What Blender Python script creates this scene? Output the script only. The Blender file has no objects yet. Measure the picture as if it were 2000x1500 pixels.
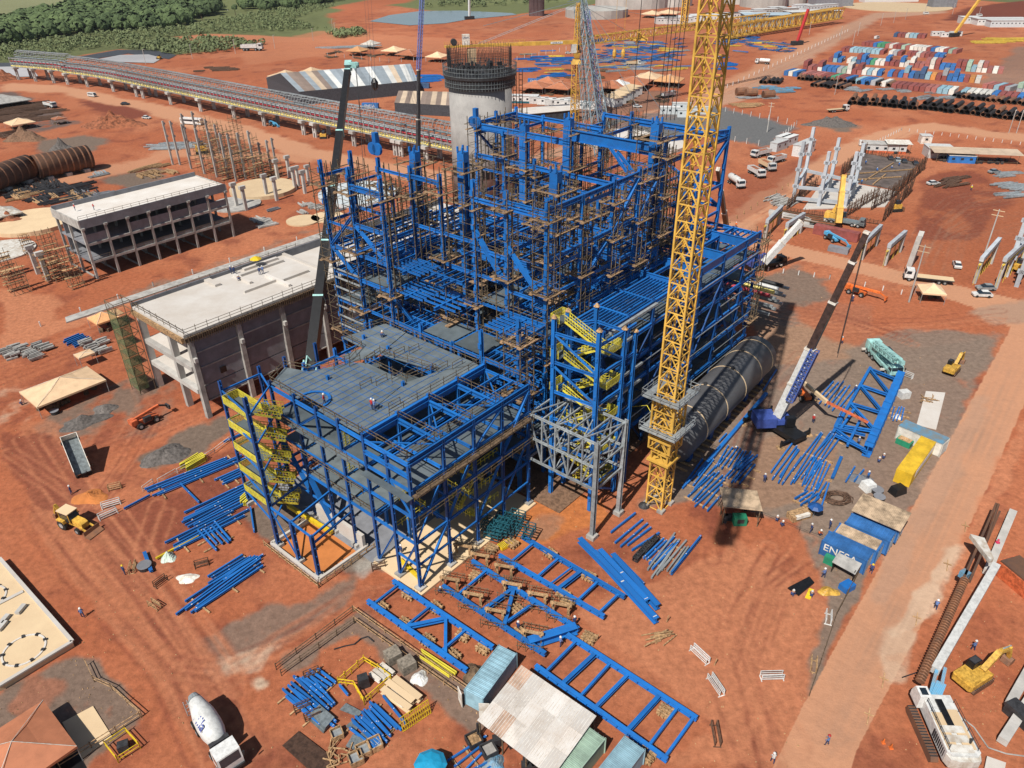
import bpy, math, random
import numpy as np
from mathutils import Vector, Matrix
R = math.radians
SC = bpy.context.scene
random.seed(7)
# ---------------- camera, sky, sun, exposure ----------------
H = 76.0; FPX = 1470.85; PITCH = 0.547562; ROLL = -0.0122475
cam = bpy.data.cameras.new('camera'); camo = bpy.data.objects.new('camera', cam); SC.collection.objects.link(camo)
cam.sensor_width = 36; cam.lens = 36*FPX/2000; cam.clip_start = .5; cam.clip_end = 9000
camo.location = (0, 0, H); SC.camera = camo
camo.rotation_mode = 'QUATERNION'
camo.rotation_quaternion = (Matrix.Rotation(math.pi/2-PITCH, 4, 'X') @ Matrix.Rotation(ROLL, 4, 'Z')).to_quaternion()
SUN_AZ, SUN_EL = R(57), R(52)      # direction in which shadows fall (from +X), height of the sun
w = bpy.data.worlds.new('World'); SC.world = w; w.use_nodes = True
nt = w.node_tree; bg = nt.nodes['Background']; sky = nt.nodes.new('ShaderNodeTexSky')
sky.sky_type = 'NISHITA'; sky.sun_disc = False; sky.sun_elevation = SUN_EL
tosun = Vector((-math.cos(SUN_AZ)*math.cos(SUN_EL), -math.sin(SUN_AZ)*math.cos(SUN_EL), math.sin(SUN_EL)))
sky.sun_rotation = math.atan2(tosun.x, tosun.y)
nt.links.new(sky.outputs[0], bg.inputs[0]); bg.inputs[1].default_value = .06
sl = bpy.data.lights.new('sun', 'SUN'); sl.energy = 4.8; sl.angle = R(.5); sl.color = (1, .955, .88)
so = bpy.data.objects.new('sun', sl); SC.collection.objects.link(so); so.location = (0, -50, 200)
so.rotation_mode = 'QUATERNION'; so.rotation_quaternion = tosun.to_track_quat('Z', 'Y')
SC.view_settings.view_transform = 'Standard'; SC.view_settings.look = 'None'; SC.view_settings.exposure = .22; SC.view_settings.gamma = 1
SC.cycles.max_bounces = 5; SC.cycles.diffuse_bounces = 2; SC.cycles.glossy_bounces = 2; SC.cycles.transparent_max_bounces = 6

# ---------------- survey helpers: photo point -> ground point ----------------
_cp, _sp, _cr, _sr = math.cos(PITCH), math.sin(PITCH), math.cos(ROLL), math.sin(ROLL)
def P(u, v, z=0.0):
 X, Y = (u-1000)/FPX, (750-v)/FPX
 x = X*_cr-Y*_sr; y = X*_sr+Y*_cr
 t = (z-H)/(y*_cp-_sp)
 return Vector((x*t, (y*_sp+_cp)*t, z))
AZ = R(49.2484)                      # heading of the site grid's A axis from +X
GA = Vector((math.cos(AZ), math.sin(AZ), 0)); GB = Vector((-math.sin(AZ), math.cos(AZ), 0))
GO = P(822, 1152)
def S(a, b, z=0.0): return GO+GA*a+GB*b+Vector((0, 0, z))
def head(p, q): d = q-p; return math.atan2(d.y, d.x)

# ---------------- materials ----------------
MATS = {}
def mat(name, col, rough=.7, metal=0., var=.12, scale=1.5, bump=.0, col2=None, mix=.5, stripes=None, spec=.4):
 if name in MATS: return MATS[name]
 m = bpy.data.materials.new(name); m.use_nodes = True; n = m.node_tree; b = n.nodes['Principled BSDF']
 b.inputs['Roughness'].default_value = rough; b.inputs['Metallic'].default_value = metal
 b.inputs['Specular IOR Level'].default_value = spec
 tc = n.nodes.new('ShaderNodeTexCoord'); no = n.nodes.new('ShaderNodeTexNoise'); no.inputs['Scale'].default_value = scale
 no.inputs['Detail'].default_value = 5; no.inputs['Roughness'].default_value = .65
 n.links.new(tc.outputs['Object'], no.inputs['Vector'])
 cr = n.nodes.new('ShaderNodeValToRGB'); c2 = col2 or tuple(c*(1-var*1.6) for c in col)
 cr.color_ramp.elements[0].position = .5-.2*mix-.05; cr.color_ramp.elements[1].position = .5+.2*mix
 cr.color_ramp.elements[0].color = (*c2, 1); cr.color_ramp.elements[1].color = (*tuple(min(1, c*(1+var*.5)) for c in col), 1)
 n.links.new(no.outputs[0], cr.inputs[0]); out = cr.outputs[0]
 if stripes:                       # corrugation or rib pattern: (axis, per-metre, strength)
  wv = n.nodes.new('ShaderNodeTexWave'); wv.bands_direction = stripes[0]; wv.inputs['Scale'].default_value = stripes[1]
  n.links.new(tc.outputs['Object'], wv.inputs['Vector'])
  bp = n.nodes.new('ShaderNodeBump'); bp.inputs['Strength'].default_value = stripes[2]; bp.inputs['Distance'].default_value = .06
  n.links.new(wv.outputs[0], bp.inputs['Height']); n.links.new(bp.outputs[0], b.inputs['Normal'])
 elif bump:
  bp = n.nodes.new('ShaderNodeBump'); bp.inputs['Strength'].default_value = bump; bp.inputs['Distance'].default_value = .05
  n.links.new(no.outputs[0], bp.inputs['Height']); n.links.new(bp.outputs[0], b.inputs['Normal'])
 oi = n.nodes.new('ShaderNodeObjectInfo'); rm = n.nodes.new('ShaderNodeMapRange'); rm.inputs[3].default_value = .82; rm.inputs[4].default_value = 1.16; n.links.new(oi.outputs['Random'], rm.inputs[0])
 hs = n.nodes.new('ShaderNodeHueSaturation'); n.links.new(rm.outputs[0], hs.inputs['Value']); n.links.new(out, hs.inputs['Color']); out = hs.outputs[0]
 n.links.new(out, b.inputs['Base Color']); MATS[name] = m; return m
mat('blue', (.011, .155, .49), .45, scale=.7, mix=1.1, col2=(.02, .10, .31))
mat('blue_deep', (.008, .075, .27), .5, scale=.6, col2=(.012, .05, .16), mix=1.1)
mat('blue_cont', (.03, .17, .48), .55, var=.2, scale=.5, stripes=('X', 1.6, .6))
mat('blue_dull', (.10, .27, .42), .6, var=.3, scale=.6, col2=(.22, .22, .2), stripes=('X', 1.6, .5))
mat('galv', (.36, .39, .40), .45, .3, var=.2, scale=1.2)
mat('grate', (.135, .165, .18), .5, .2, var=.3, scale=.35, mix=1.3)
mat('grate_b', (.19, .225, .24), .5, .2, var=.25, scale=.5, mix=1.)
mat('yellow', (.72, .50, .02), .5, var=.18)
mat('yellow_st', (.68, .58, .06), .5, var=.18)
mat('crane_y', (.68, .40, .075), .45, var=.18, scale=.5)
mat('jcb', (.62, .36, .06), .5, var=.3, scale=2)
mat('wood', (.42, .26, .13), .8, var=.4, scale=3)
mat('wood_m', (.30, .19, .105), .85, var=.4, scale=3)
mat('wood_d', (.13, .085, .05), .85, var=.4, scale=2)
mat('pole', (.20, .15, .095), .6, .2, var=.4, scale=4)
mat('conc', (.46, .44, .41), .85, var=.25, scale=.4, bump=.2, mix=1.2)
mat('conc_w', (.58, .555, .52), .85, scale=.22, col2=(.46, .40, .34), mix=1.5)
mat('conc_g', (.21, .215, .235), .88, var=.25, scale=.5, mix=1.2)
mat('conc_sand', (.58, .44, .27), .9, var=.15, scale=.3, col2=(.50, .36, .22), mix=1.5)
mat('conc_mid', (.36, .345, .32), .85, var=.2, scale=.7)
mat('black', (.012, .012, .013), .4, var=.2)
mat('dark', (.035, .035, .038), .6, var=.3)
mat('rubber', (.018, .017, .016), .85, var=.3)
mat('white', (.62, .62, .60), .45, var=.14, scale=2)
mat('white_d', (.62, .60, .55), .55, var=.2, scale=1, col2=(.45, .38, .3))
mat('glass', (.02, .03, .04), .08, var=.1, spec=.8)
mat('red', (.45, .03, .03), .5)
mat('orange', (.70, .16, .035), .5, var=.25)
mat('orange_d', (.55, .13, .05), .6, var=.3, scale=2)
mat('green', (.02, .22, .12), .5)
mat('teal', (.33, .58, .55), .5, var=.2, scale=1)
mat('tent', (.66, .46, .28), .7, var=.08, scale=.6)
mat('tent_r', (.40, .15, .075), .7, var=.1, scale=.6)
mat('soil_pile', (.30, .105, .05), .95, var=.4, scale=.7, bump=.8)
mat('gravel_pile', (.13, .115, .105), .95, var=.3, scale=2, bump=.9)
mat('gravel_brown', (.20, .115, .07), .95, var=.3, scale=2, bump=.9)
mat('rust', (.16, .075, .04), .75, .2, var=.5, scale=.4, col2=(.06, .045, .04), mix=1.4)
mat('rust_o', (.26, .11, .05), .75, var=.5, scale=.8, col2=(.08, .06, .05), mix=1.4)
mat('rebar', (.12, .065, .04), .8, var=.4, scale=3)
mat('pipe_b', (.03, .024, .022), .6, var=.4, scale=.6)
mat('vessel', (.10, .10, .105), .5, .1, var=.2, scale=.2, mix=1.2)
mat('skin', (.30, .17, .11), .6)
mat('navy', (.03, .055, .16), .8, var=.3, scale=6)
mat('hivis', (.75, .16, .03), .7)
mat('shirt', (.12, .2, .42), .8, var=.3, scale=6)
mat('roof_w', (.60, .58, .55), .5, scale=.4, col2=(.52, .45, .39), mix=.9)
mat('roof_rust', (.50, .34, .25), .6, var=.2, scale=.6)
mat('roof_tan', (.52, .38, .25), .6, var=.35, scale=.6, stripes=('X', 1.4, .7))
mat('mint', (.52, .62, .53), .55, var=.12, scale=.4, stripes=('X', 1.6, .5))
mat('tank_b', (.02, .32, .55), .4, var=.12)
mat('water', (.17, .215, .25), .12, var=.05, scale=.02)
mat('forest', (.085, .12, .042), .85, var=.5, scale=.04, col2=(.018, .035, .012), mix=1.2)
mat('forest_b', (.075, .115, .035), .85, var=.4, scale=.05, mix=1.2)
mat('scrub', (.14, .16, .07), .9, var=.4, scale=.06, col2=(.09, .12, .05), mix=1.4)
mat('net', (.13, .20, .09), .9, var=.3, scale=1)
mat('steel_plate', (.11, .06, .04), .7, .1, var=.3, scale=2, stripes=('X', 2.5, 1.))
mat('magenta', (.55, .03, .10), .6)
mat('purple', (.045, .08, .30), .5)
mat('wh_dark', (.055, .06, .07), .7, var=.2)
mat('wh_blue', (.35, .44, .50), .6)
mat('silo', (.40, .385, .365), .85, var=.35, scale=.22, col2=(.25, .24, .23), mix=1.3, bump=.3)
mat('red_pipe', (.36, .035, .05), .5); mat('yellow_pipe', (.66, .54, .16), .55); mat('soil_orange', (.55, .19, .05), .9, var=.1, scale=.4)
mat('roof_tan2', (.58, .53, .48), .55, var=.15, scale=.5); mat('tent_or', (.62, .32, .14), .7, var=.1); mat('navy_l', (.05, .08, .3), .5); mat('lift_blue', (.10, .38, .62), .45, var=.15); mat('boom_brown', (.06, .035, .03), .4, var=.3); mat('crane_gy', (.16, .19, .2), .5)
mat('teal_dark', (.025, .13, .17), .5, .2, var=.4, scale=3); mat('galv_d', (.19, .22, .23), .5, .3, var=.25, scale=2); mat('wood_g', (.27, .23, .18), .85, var=.3, scale=3); mat('dark_earth', (.12, .095, .085), .95, var=.3, scale=.3); mat('conc_blue', (.42, .455, .49), .8, var=.12, scale=.4); mat('yellow_w', (.60, .42, .06), .6, var=.25, scale=1); mat('roof_tan3', (.60, .46, .33), .6, var=.12, scale=.3); mat('galv_l', (.50, .54, .55), .55, var=.08); mat('conc_l', (.50, .48, .44), .85, var=.25, scale=.06, mix=1.2); mat('silo_r', (.10, .06, .06), .7, var=.3, scale=.1); mat('pond_pale', (.50, .47, .46), .3, var=.1, scale=.02)
for k_, c_ in (('w', (.66, .66, .63)), ('g', (.27, .31, .34)), ('t', (.55, .43, .31)), ('n', (.25, .19, .155))): mat('roofp_'+k_, c_, .6, var=.1, scale=.2)
CC = {'maroon': (.26, .075, .065), 'maroon_light': (.36, .13, .11), 'blue': (.04, .16, .42), 'navy': (.05, .1, .2), 'white': (.68, .66, .6), 'grey': (.34, .36, .38), 'pale_blue': (.27, .44, .52), 'orange': (.55, .24, .07), 'green': (.07, .28, .15), 'pale_green': (.33, .46, .36), 'tan': (.55, .42, .22), 'yellow': (.80, .50, .03)}
for k, c in CC.items(): mat('c_'+k, c, .6, var=.18, scale=.5, stripes=('X', 1.6, .5))

m_ = mat('net', (.16, .17, .09), .9); m_.node_tree.nodes['Principled BSDF'].inputs['Alpha'].default_value = .38
mat('wood_fol', (.055, .085, .03), .85, var=.5, scale=.03, col2=(.02, .04, .014), mix=1.4)
# ---------------- mesh builder ----------------
class MB:
 def __init__(s): s.v = []; s.f = []; s.mi = []; s.m = 0; s.smooth = False; s.sf = []
 def add(s, vs, fs):
  o = len(s.v); s.v += [tuple(x) for x in vs]; s.f += [tuple(i+o for i in f) for f in fs]; s.mi += [s.m]*len(fs); s.sf += [s.smooth]*len(fs); return s
 def hexa(s, c):                  # 8 corners: bottom 4 (ccw), top 4
  return s.add(c, [(3, 2, 1, 0), (4, 5, 6, 7), (0, 1, 5, 4), (1, 2, 6, 5), (2, 3, 7, 6), (3, 0, 4, 7)])
 def box(s, c, d, rz=0., taper=1.):
  x, y, z = d[0]/2, d[1]/2, d[2]/2; ca, sa = math.cos(rz), math.sin(rz); out = []
  for zz, t in ((-z, 1.), (z, taper)):
   for a, b in ((-x, -y), (x, -y), (x, y), (-x, y)):
    a *= t; b *= t; out.append((c[0]+a*ca-b*sa, c[1]+a*sa+b*ca, c[2]+zz))
  return s.hexa(out)
 def bar(s, p, q, w=.2, h=None, up=(0, 0, 1)):
  h = h or w; p = Vector(p); q = Vector(q); d = q-p
  if d.length < 1e-5: return s
  d.normalize(); u = Vector(up)
  if abs(d.dot(u)) > .97: u = GA
  sx = d.cross(u).normalized()*w/2; sz = sx.cross(d).normalized()*h/2
  return s.hexa([p-sx-sz, p+sx-sz, q+sx-sz, q-sx-sz, p-sx+sz, p+sx+sz, q+sx+sz, q-sx+sz])
 def ibeam(s, p, q, w=.3, h=.5, up=(0, 0, 1), t=.05):
  p = Vector(p); q = Vector(q); d = q-p
  if d.length < 1e-5: return s
  d.normalize(); u = Vector(up)
  if abs(d.dot(u)) > .97: u = GA
  sx = d.cross(u).normalized(); sz = sx.cross(d).normalized(); a, b = w/2, h/2
  pr = [(-a, -b), (a, -b), (a, -b+t), (t/2, -b+t), (t/2, b-t), (a, b-t), (a, b), (-a, b), (-a, b-t), (-t/2, b-t), (-t/2, -b+t), (-a, -b+t)]
  vs = [p+sx*x+sz*y for x, y in pr]+[q+sx*x+sz*y for x, y in pr]
  fs = [(i, (i+1) % 12, 12+(i+1) % 12, 12+i) for i in range(12)]+[tuple(range(11, -1, -1)), tuple(range(12, 24))]
  return s.add(vs, fs)
 def tube(s, p, q, r=.1, n=8, r2=None, caps=True):
  r2 = r if r2 is None else r2; p = Vector(p); q = Vector(q); d = (q-p)
  if d.length < 1e-5: return s
  d.normalize(); u = Vector((0, 0, 1)) if abs(d.z) < .95 else Vector((1, 0, 0)); x = d.cross(u).normalized(); y = d.cross(x)
  vs = [c+(x*math.cos(2*math.pi*i/n)+y*math.sin(2*math.pi*i/n))*rr for c, rr in ((p, r), (q, r2)) for i in range(n)]
  fs = [(i, (i+1) % n, n+(i+1) % n, n+i) for i in range(n)]
  if caps: fs += [tuple(range(n-1, -1, -1)), tuple(range(n, 2*n))]
  return s.add(vs, fs)
 def lathe(s, prof, c=(0, 0, 0), n=16, axis=None, x=None):   # prof: (r, h) pairs along axis
  ax = Vector(axis or (0, 0, 1)).normalized(); u = Vector((1, 0, 0)) if abs(ax.x) < .9 else Vector((0, 1, 0)); u = (u-ax*u.dot(ax)).normalized(); v = ax.cross(u); c = Vector(c)
  vs = [c+ax*h+(u*math.cos(2*math.pi*i/n)+v*math.sin(2*math.pi*i/n))*max(r, .001) for r, h in prof for i in range(n)]; k = len(prof)
  fs = [(j*n+i, j*n+(i+1) % n, (j+1)*n+(i+1) % n, (j+1)*n+i) for j in range(k-1) for i in range(n)]+[tuple(range(n-1, -1, -1)), tuple(range((k-1)*n, k*n))]
  return s.add(vs, fs)
 def prism(s, pts, z0, z1):       # pts ccw xy, vertical prism
  n = len(pts); a = sum(pts[i][0]*pts[(i+1) % n][1]-pts[(i+1) % n][0]*pts[i][1] for i in range(n))
  if a < 0: pts = pts[::-1]
  return s.add([(p[0], p[1], z0) for p in pts]+[(p[0], p[1], z1) for p in pts], [tuple(range(n-1, -1, -1)), tuple(range(n, 2*n))]+[(i, (i+1) % n, n+(i+1) % n, n+i) for i in range(n)])
 def side(s, pts, y0, y1):        # pts (x,z) profile extruded across y
  n = len(pts); a = sum(pts[i][0]*pts[(i+1) % n][1]-pts[(i+1) % n][0]*pts[i][1] for i in range(n))
  if a > 0: pts = pts[::-1]
  return s.add([(p[0], y0, p[1]) for p in pts]+[(p[0], y1, p[1]) for p in pts], [tuple(range(n-1, -1, -1)), tuple(range(n, 2*n))]+[(i, (i+1) % n, n+(i+1) % n, n+i) for i in range(n)])
 def quad(s, a, b, c, d, t=.05):
  a, b, c, d = map(Vector, (a, b, c, d)); nn = (b-a).cross(d-a).normalized()*t
  return s.hexa([a-nn, b-nn, c-nn, d-nn, a, b, c, d])
 def poly(s, pts, r=.05, n=5):
  for i in range(len(pts)-1): s.tube(pts[i], pts[i+1], r, n)
  return s
OFF = {}
def build(name, mb, m, parent=None, off=None, label=None, kind=None):
 me = bpy.data.meshes.new(name); o = bpy.data.objects.new(name, me); SC.collection.objects.link(o)
 root = Vector(off) if off is not None else (OFF.get(parent.name, Vector((0, 0, 0))) if parent else Vector((0, 0, 0)))
 if mb.v:
  va = np.array(mb.v, dtype=np.float64)-np.array(root); me.from_pydata(va.tolist(), [], mb.f)
 for k in (m if isinstance(m, (list, tuple)) else [m]): me.materials.append(MATS[k])
 if isinstance(m, (list, tuple)): me.polygons.foreach_set('material_index', mb.mi)
 if any(mb.sf): me.polygons.foreach_set('use_smooth', mb.sf)
 if parent: o.parent = parent; OFF[o.name] = root
 else: o.location = root; OFF[o.name] = root
 if label: o['label'] = label
 if kind: o['kind'] = kind
 return o
def tag(o, label, cat, group=None, kind=None):
 o['label'] = label; o['category'] = cat
 if group: o['group'] = group
 if kind: o['kind'] = kind
 return o
def thing(name, label, cat, loc=(0, 0, 0), rz=0., group=None, abs_=False):
 # abs_: parts will be given in world coordinates
 o = bpy.data.objects.new(name, None); SC.collection.objects.link(o); o.location = loc; o.rotation_euler = (0, 0, rz); o.empty_display_size = .5
 OFF[o.name] = Vector(loc) if abs_ else Vector((0, 0, 0)); return tag(o, label, cat, group)
def solo(name, mb, m, label, cat, group=None, loc=None, kind=None):
 if not mb.v: return None
 if loc is None: loc = mb.v[0]; zz = min(v[2] for v in mb.v); loc = (loc[0], loc[1], zz)
 o = build(name, mb, m, None, loc); return tag(o, label, cat, group, kind)
def dup(o, loc, rz=0., label=None, group=None, parent=None, sc=None):
 c = o.copy(); SC.collection.objects.link(c)
 if parent: c.parent = parent
 else:
  c.location = loc; c.rotation_euler = (0, 0, rz)
  if sc: c.scale = (sc,)*3 if not isinstance(sc, tuple) else sc
  if label: c['label'] = label
  if group: c['group'] = group
 for ch in list(o.children): dup(ch, None, parent=c)
 return c
def recolor(root, names, mname):     # give copied parts their own paint
 for ch in root.children_recursive:
  if ch.name.split('.')[0] in names:
   ch.data = ch.data.copy()
   ch.data.materials[0] = MATS[mname]
class Kind:                          # first placement uses the prototype, later ones copies
 def __init__(s, fn): s.fn = fn; s.o = None
 def __call__(s, loc, rz, label, group=None, sc=None):
  if s.o is None:
   s.o = s.fn(); o = s.o; o.location = loc; o.rotation_euler = (0, 0, rz); o['label'] = label
   if group: o['group'] = group
   if sc: o.scale = (sc,)*3 if not isinstance(sc, tuple) else sc
   return o
  o = dup(s.o, loc, rz, label, group, sc=sc)
  if not sc: o.scale = (1, 1, 1)
  if not group and 'group' in o: del o['group']
  return o
# ---------------- ground: one sheet, soil colours by zone ----------------
def wpoly(pts): return np.array([P(u, v)[:2] for u, v in pts])
def inside(x, y, poly):
 r = np.zeros(x.shape, bool); n = len(poly)
 for i in range(n):
  x1, y1 = poly[i]; x2, y2 = poly[(i+1) % n]
  c = ((y1 > y) != (y2 > y)); d = np.where(abs(y2-y1) < 1e-9, 1e-9, y2-y1)
  r ^= c & (x < (x2-x1)*(y-y1)/d+x1)
 return r
def vnoise(x, y, sc, seed=0):
 x = x/sc; y = y/sc; xi = np.floor(x).astype(np.int64); yi = np.floor(y).astype(np.int64); fx = x-xi; fy = y-yi
 fx = fx*fx*(3-2*fx); fy = fy*fy*(3-2*fy)
 def h(a, b):
  t = (a*374761393+b*668265263+seed*1274126177) & 0x7fffffff; t = ((t ^ (t >> 13))*1103515245) & 0x7fffffff; t ^= t >> 16; return (t & 0xffff)/65535.
 return (h(xi, yi)*(1-fx)*(1-fy)+h(xi+1, yi)*fx*(1-fy)+h(xi, yi+1)*(1-fx)*fy+h(xi+1, yi+1)*fx*fy)
def fbm(x, y, sc, seed=0, o=4):
 a = 0; t = 0
 for i in range(o): a = a+vnoise(x, y, sc/2**i, seed+i)*.6**i; t += .6**i
 return a/t
def ground_z(x, y): return 0*x
RED = np.array((.355, .112, .052)); DRED = np.array((.19, .055, .033)); LRED = np.array((.44, .172, .088)); ROAD = np.array((.47, .235, .135)); ROADG = np.array((.33, .20, .135))
GRV = np.array((.165, .12, .092)); GRVD = np.array((.105, .09, .082)); PALE = np.array((.56, .42, .30)); GREEN = np.array((.13, .145, .06)); GREEN2 = np.array((.19, .195, .10)); DGREEN = np.array((.04, .06, .02)); OCH = np.array((.50, .17, .05)); SAND = np.array((.60, .46, .27)); PAVE = np.array((.10, .10, .10))
def make_ground():
 ys = [14.0]
 while ys[-1] < 7000: ys.append(ys[-1]+max(.32, ys[-1]*.0046 if ys[-1] < 1600 else ys[-1]*.03))
 ys = np.array(ys); ks = np.linspace(-1.1, 1.1, 800); Y, K = np.meshgrid(ys, ks, indexing='ij'); X = K*(Y+6)
 dist = np.hypot(X, Y); px = X; py = Y
 wob = np.clip(dist*.012, .5, 6)
 nx = X+(fbm(X, Y, 9, 3)-.5)*wob*2.2+(fbm(X, Y, 2.2, 5)-.5)*1.6; ny = Y+(fbm(X, Y, 9, 11)-.5)*wob*2.2+(fbm(X, Y, 2.2, 13)-.5)*1.6
 n1 = fbm(X, Y, 30, 21)[..., None]; n2 = fbm(X, Y, 6, 31)[..., None]; n3 = fbm(X, Y, 110, 41, 3)[..., None]
 C = RED*(1-.0)+0*n1; t = np.clip((n1-.40)*3.2, 0, 1); C = C*(1-t)+(LRED*.6+RED*.4)*t; t = np.clip((.46-n2)*4, 0, 1)*.75; C = C*(1-t)+DRED*t
 AMP = np.ones(X.shape+(1,))
 NZ = fbm(X, Y, 3.2, 101, 5)*np.clip(1-dist/900, .25, 1)+.5*(1-np.clip(1-dist/900, .25, 1))
 def zone(pts, col, s=1., rag=2, n=None, lo=.0, world=False):
  nonlocal C, AMP
  W = np.array(pts) if world else wpoly(pts); m = inside(nx if rag else X, ny if rag else Y, W).astype(float)
  if rag:
   for q_ in range(rag*2):
    m[1:-1] = (m[:-2]+m[1:-1]*2+m[2:])/4; m[:, 2:-2] = (m[:, :-4]+m[:, 1:-3]+m[:, 2:-2]*2+m[:, 3:-1]+m[:, 4:])/6
   m = np.clip((m+(NZ-.5)*1.5-.5)*2.2+.5, 0, 1)*(m > .02)
  if n is not None: m = m*np.clip((n[..., 0]-lo)*6, 0, 1)
  m = (m*s)[..., None]; C = C*(1-m)+col*m
  if col is ROAD: AMP = np.minimum(AMP, 1-m*.75)
 zz = dict(
 )
 # fields far away
 zone([(-400, -60), (1500, -60), (1400, -5), (1180, 6), (990, 30), (830, 20), (760, 10), (700, 12), (640, 28), (660, 60), (600, 75), (480, 72), (340, 70), (420, 100), (340, 108), (230, 96), (150, 110), (60, 140), (-100, 170)], GREEN)
 zone([(-400, -60), (420, -60), (330, 20), (230, 30), (100, 50), (-100, 60)], GREEN2*1.15)
 zone([(345, -60), (900, -60), (660, 5), (560, 22), (470, 18), (380, 22)], GREEN*1.1)
 zone([(0, 70), (350, 60), (460, 45), (640, 25), (600, 60), (420, 85), (200, 100), (0, 130)], GREEN*.75, .8, n=n2, lo=.4)
 zone([(330, 72), (420, 66), (640, 75), (660, 82), (420, 84)], LRED)
 zone([(700, 0), (990, -30), (1500, -40), (1180, 0), (900, 12), (760, 8)], GREEN*1.1)
 zone([(760, -8), (830, -14), (800, 4), (690, 20), (640, 16)], RED*1.05)
 zone([(1480, -60), (2200, -60), (2200, 6), (1960, 4), (1480, -30)], GREEN*.9)
 zone([(640, 66), (700, 58), (730, 70), (650, 76)], GREEN)
 zone([(1840, 40), (1890, 15), (2010, 0), (2100, 10), (2050, 30), (1960, 40)], DRED*.8)
 # roads (left)
 zone([(0, 162), (100, 165), (300, 200), (480, 245), (600, 285), (760, 318), (880, 338), (880, 368), (620, 315), (430, 262), (280, 222), (120, 182), (0, 178)], ROAD)
 zone([(150, 190), (300, 222), (260, 235), (180, 215)], DRED)
 zone([(0, 460-100), (240, 320), (330, 290), (620, 300), (620, 318), (340, 308), (240, 340), (0, 390)], ROAD, .8)
 zone([(470, 95), (620, 60), (1180, 92), (1300, 90), (1120, 105), (700, 98), (480, 128)], LRED, .7)
 zone([(0, 178), (50, 182), (150, 240), (60, 262), (0, 235)], GRVD, .9, n=n2, lo=.3)
 zone([(60, 278), (170, 262), (215, 272), (170, 300), (80, 300)], GRV*1.05)
 zone([(200, 355), (300, 325), (330, 345), (260, 365)], GRV)
 zone([(235, 385), (290, 345), (330, 350), (330, 375)], GRV, .8)
 # concrete road parallel to b1
 zone([(0, 665), (300, 560), (640, 450), (640, 470), (300, 590), (0, 690)], LRED)
 for a, b, c in (((130, 620), (640, 440), 2.4), ):
  p, q = P(*a), P(*b); d = (q-p).normalized(); s_ = Vector((-d.y, d.x, 0))*c/2; zone([tuple((p-s_)[:2]), tuple((q-s_)[:2]), tuple((q+s_)[:2]), tuple((p+s_)[:2])], GRV*1.15, .8, world=True)
 zone([(0, 620), (60, 600), (130, 640), (0, 700)], LRED, .6)
 # work area soil: dark red patch, gravel patches
 zone([(60, 845), (120, 800), (260, 735), (330, 740), (340, 790), (300, 850), (150, 870)], GRV, .9, n=n2, lo=.33)
 zone([(250, 905), (300, 870), (440, 805), (470, 830), (370, 895), (300, 920)], GRV*.95)
 zone([(300, 930), (490, 860), (560, 940), (700, 1010), (800, 1090), (700, 1120), (560, 1110), (470, 1020), (430, 960)], DRED*.95, .7)
 zone([(560, 940), (780, 960), (950, 1010), (900, 1080), (760, 1120), (640, 1110), (530, 1070), (470, 1010)], GRV*1.05)
 zone([(380, 1255), (480, 1200), (600, 1170), (680, 1130), (720, 1100), (680, 1180), (560, 1260), (430, 1310), (390, 1300)], GRV*1.15, .85)
 zone([(700, 1110), (745, 1050), (775, 1075), (715, 1140)], np.array((.34, .31, .27)), .8)
 zone([(390, 1300), (560, 1260), (500, 1310), (420, 1330)], PALE, .7, n=n2, lo=.35)
 zone([(540, 1290), (700, 1195), (1000, 1400), (940, 1450), (880, 1400), (690, 1240), (560, 1320)], GRV*1.15, .9)
 zone([(0, 1340), (150, 1275), (190, 1290), (280, 1400), (160, 1500), (0, 1560)], GRV*1.05, .95)
 zone([(60, 1300), (130, 1330), (60, 1400), (20, 1380)], RED, .5)
 zone([(485, 1325), (525, 1322), (520, 1350), (490, 1355)], PALE*.95)
 zone([(0, 560), (130, 590), (60, 660), (0, 670)], LRED)
 zone([(-50, 790), (80, 740), (90, 790), (30, 830), (-50, 850)], PALE*.9, .6, n=n2, lo=.4)
 zone([(30, 830), (100, 820), (200, 1000), (420, 1300), (520, 1480), (420, 1500), (200, 1200), (60, 1000)], LRED*.92, .55)
 zone([(0, 850), (120, 850), (180, 930), (150, 1000), (60, 980), (0, 900)], DRED, .7)
 zone([(200, 1010), (330, 960), (420, 930), (470, 1000), (300, 1100), (250, 1080)], DRED, .8)
 # big yard right of low building
 zone([(1000, 985), (1150, 960), (1190, 1010), (1080, 1060), (980, 1080)], OCH, .8)
 zone([(1050, 1000), (1110, 1005), (1070, 1060), (1020, 1040)], GRV*1.4, .5)
 zone([(1120, 1200), (1450, 1060), (1640, 1200), (1560, 1500), (1250, 1500), (1420, 1420)], LRED, .75)
 zone([(1250, 990), (1480, 620), (1560, 580), (1700, 600), (1720, 780), (1680, 1010), (1700, 1100), (1640, 1220), (1600, 1140), (1560, 1020), (1440, 990), (1330, 980)], GRV*1.28)
 zone([(1430, 960), (1500, 850), (1640, 870), (1600, 980), (1480, 990)], np.array((.26, .155, .10)), .9)
 zone([(1470, 640), (1540, 590), (1690, 640), (1660, 700), (1480, 720)], np.array((.30, .175, .11)), .9)
 zone([(1640, 700), (1950, 660), (1900, 760), (1840, 900), (1700, 1100), (1640, 1230), (1580, 1390), (1560, 1380), (1630, 1150), (1690, 900)], GRV*1.2, .95)
 zone([(1500, 600), (1680, 560), (1960, 600), (1950, 650), (1820, 640), (1700, 690), (1540, 620)], RED, .8)
 zone([(1640, 680), (1760, 640), (1960, 652), (1920, 740), (1740, 750)], GRV*1.25, .95)
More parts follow.
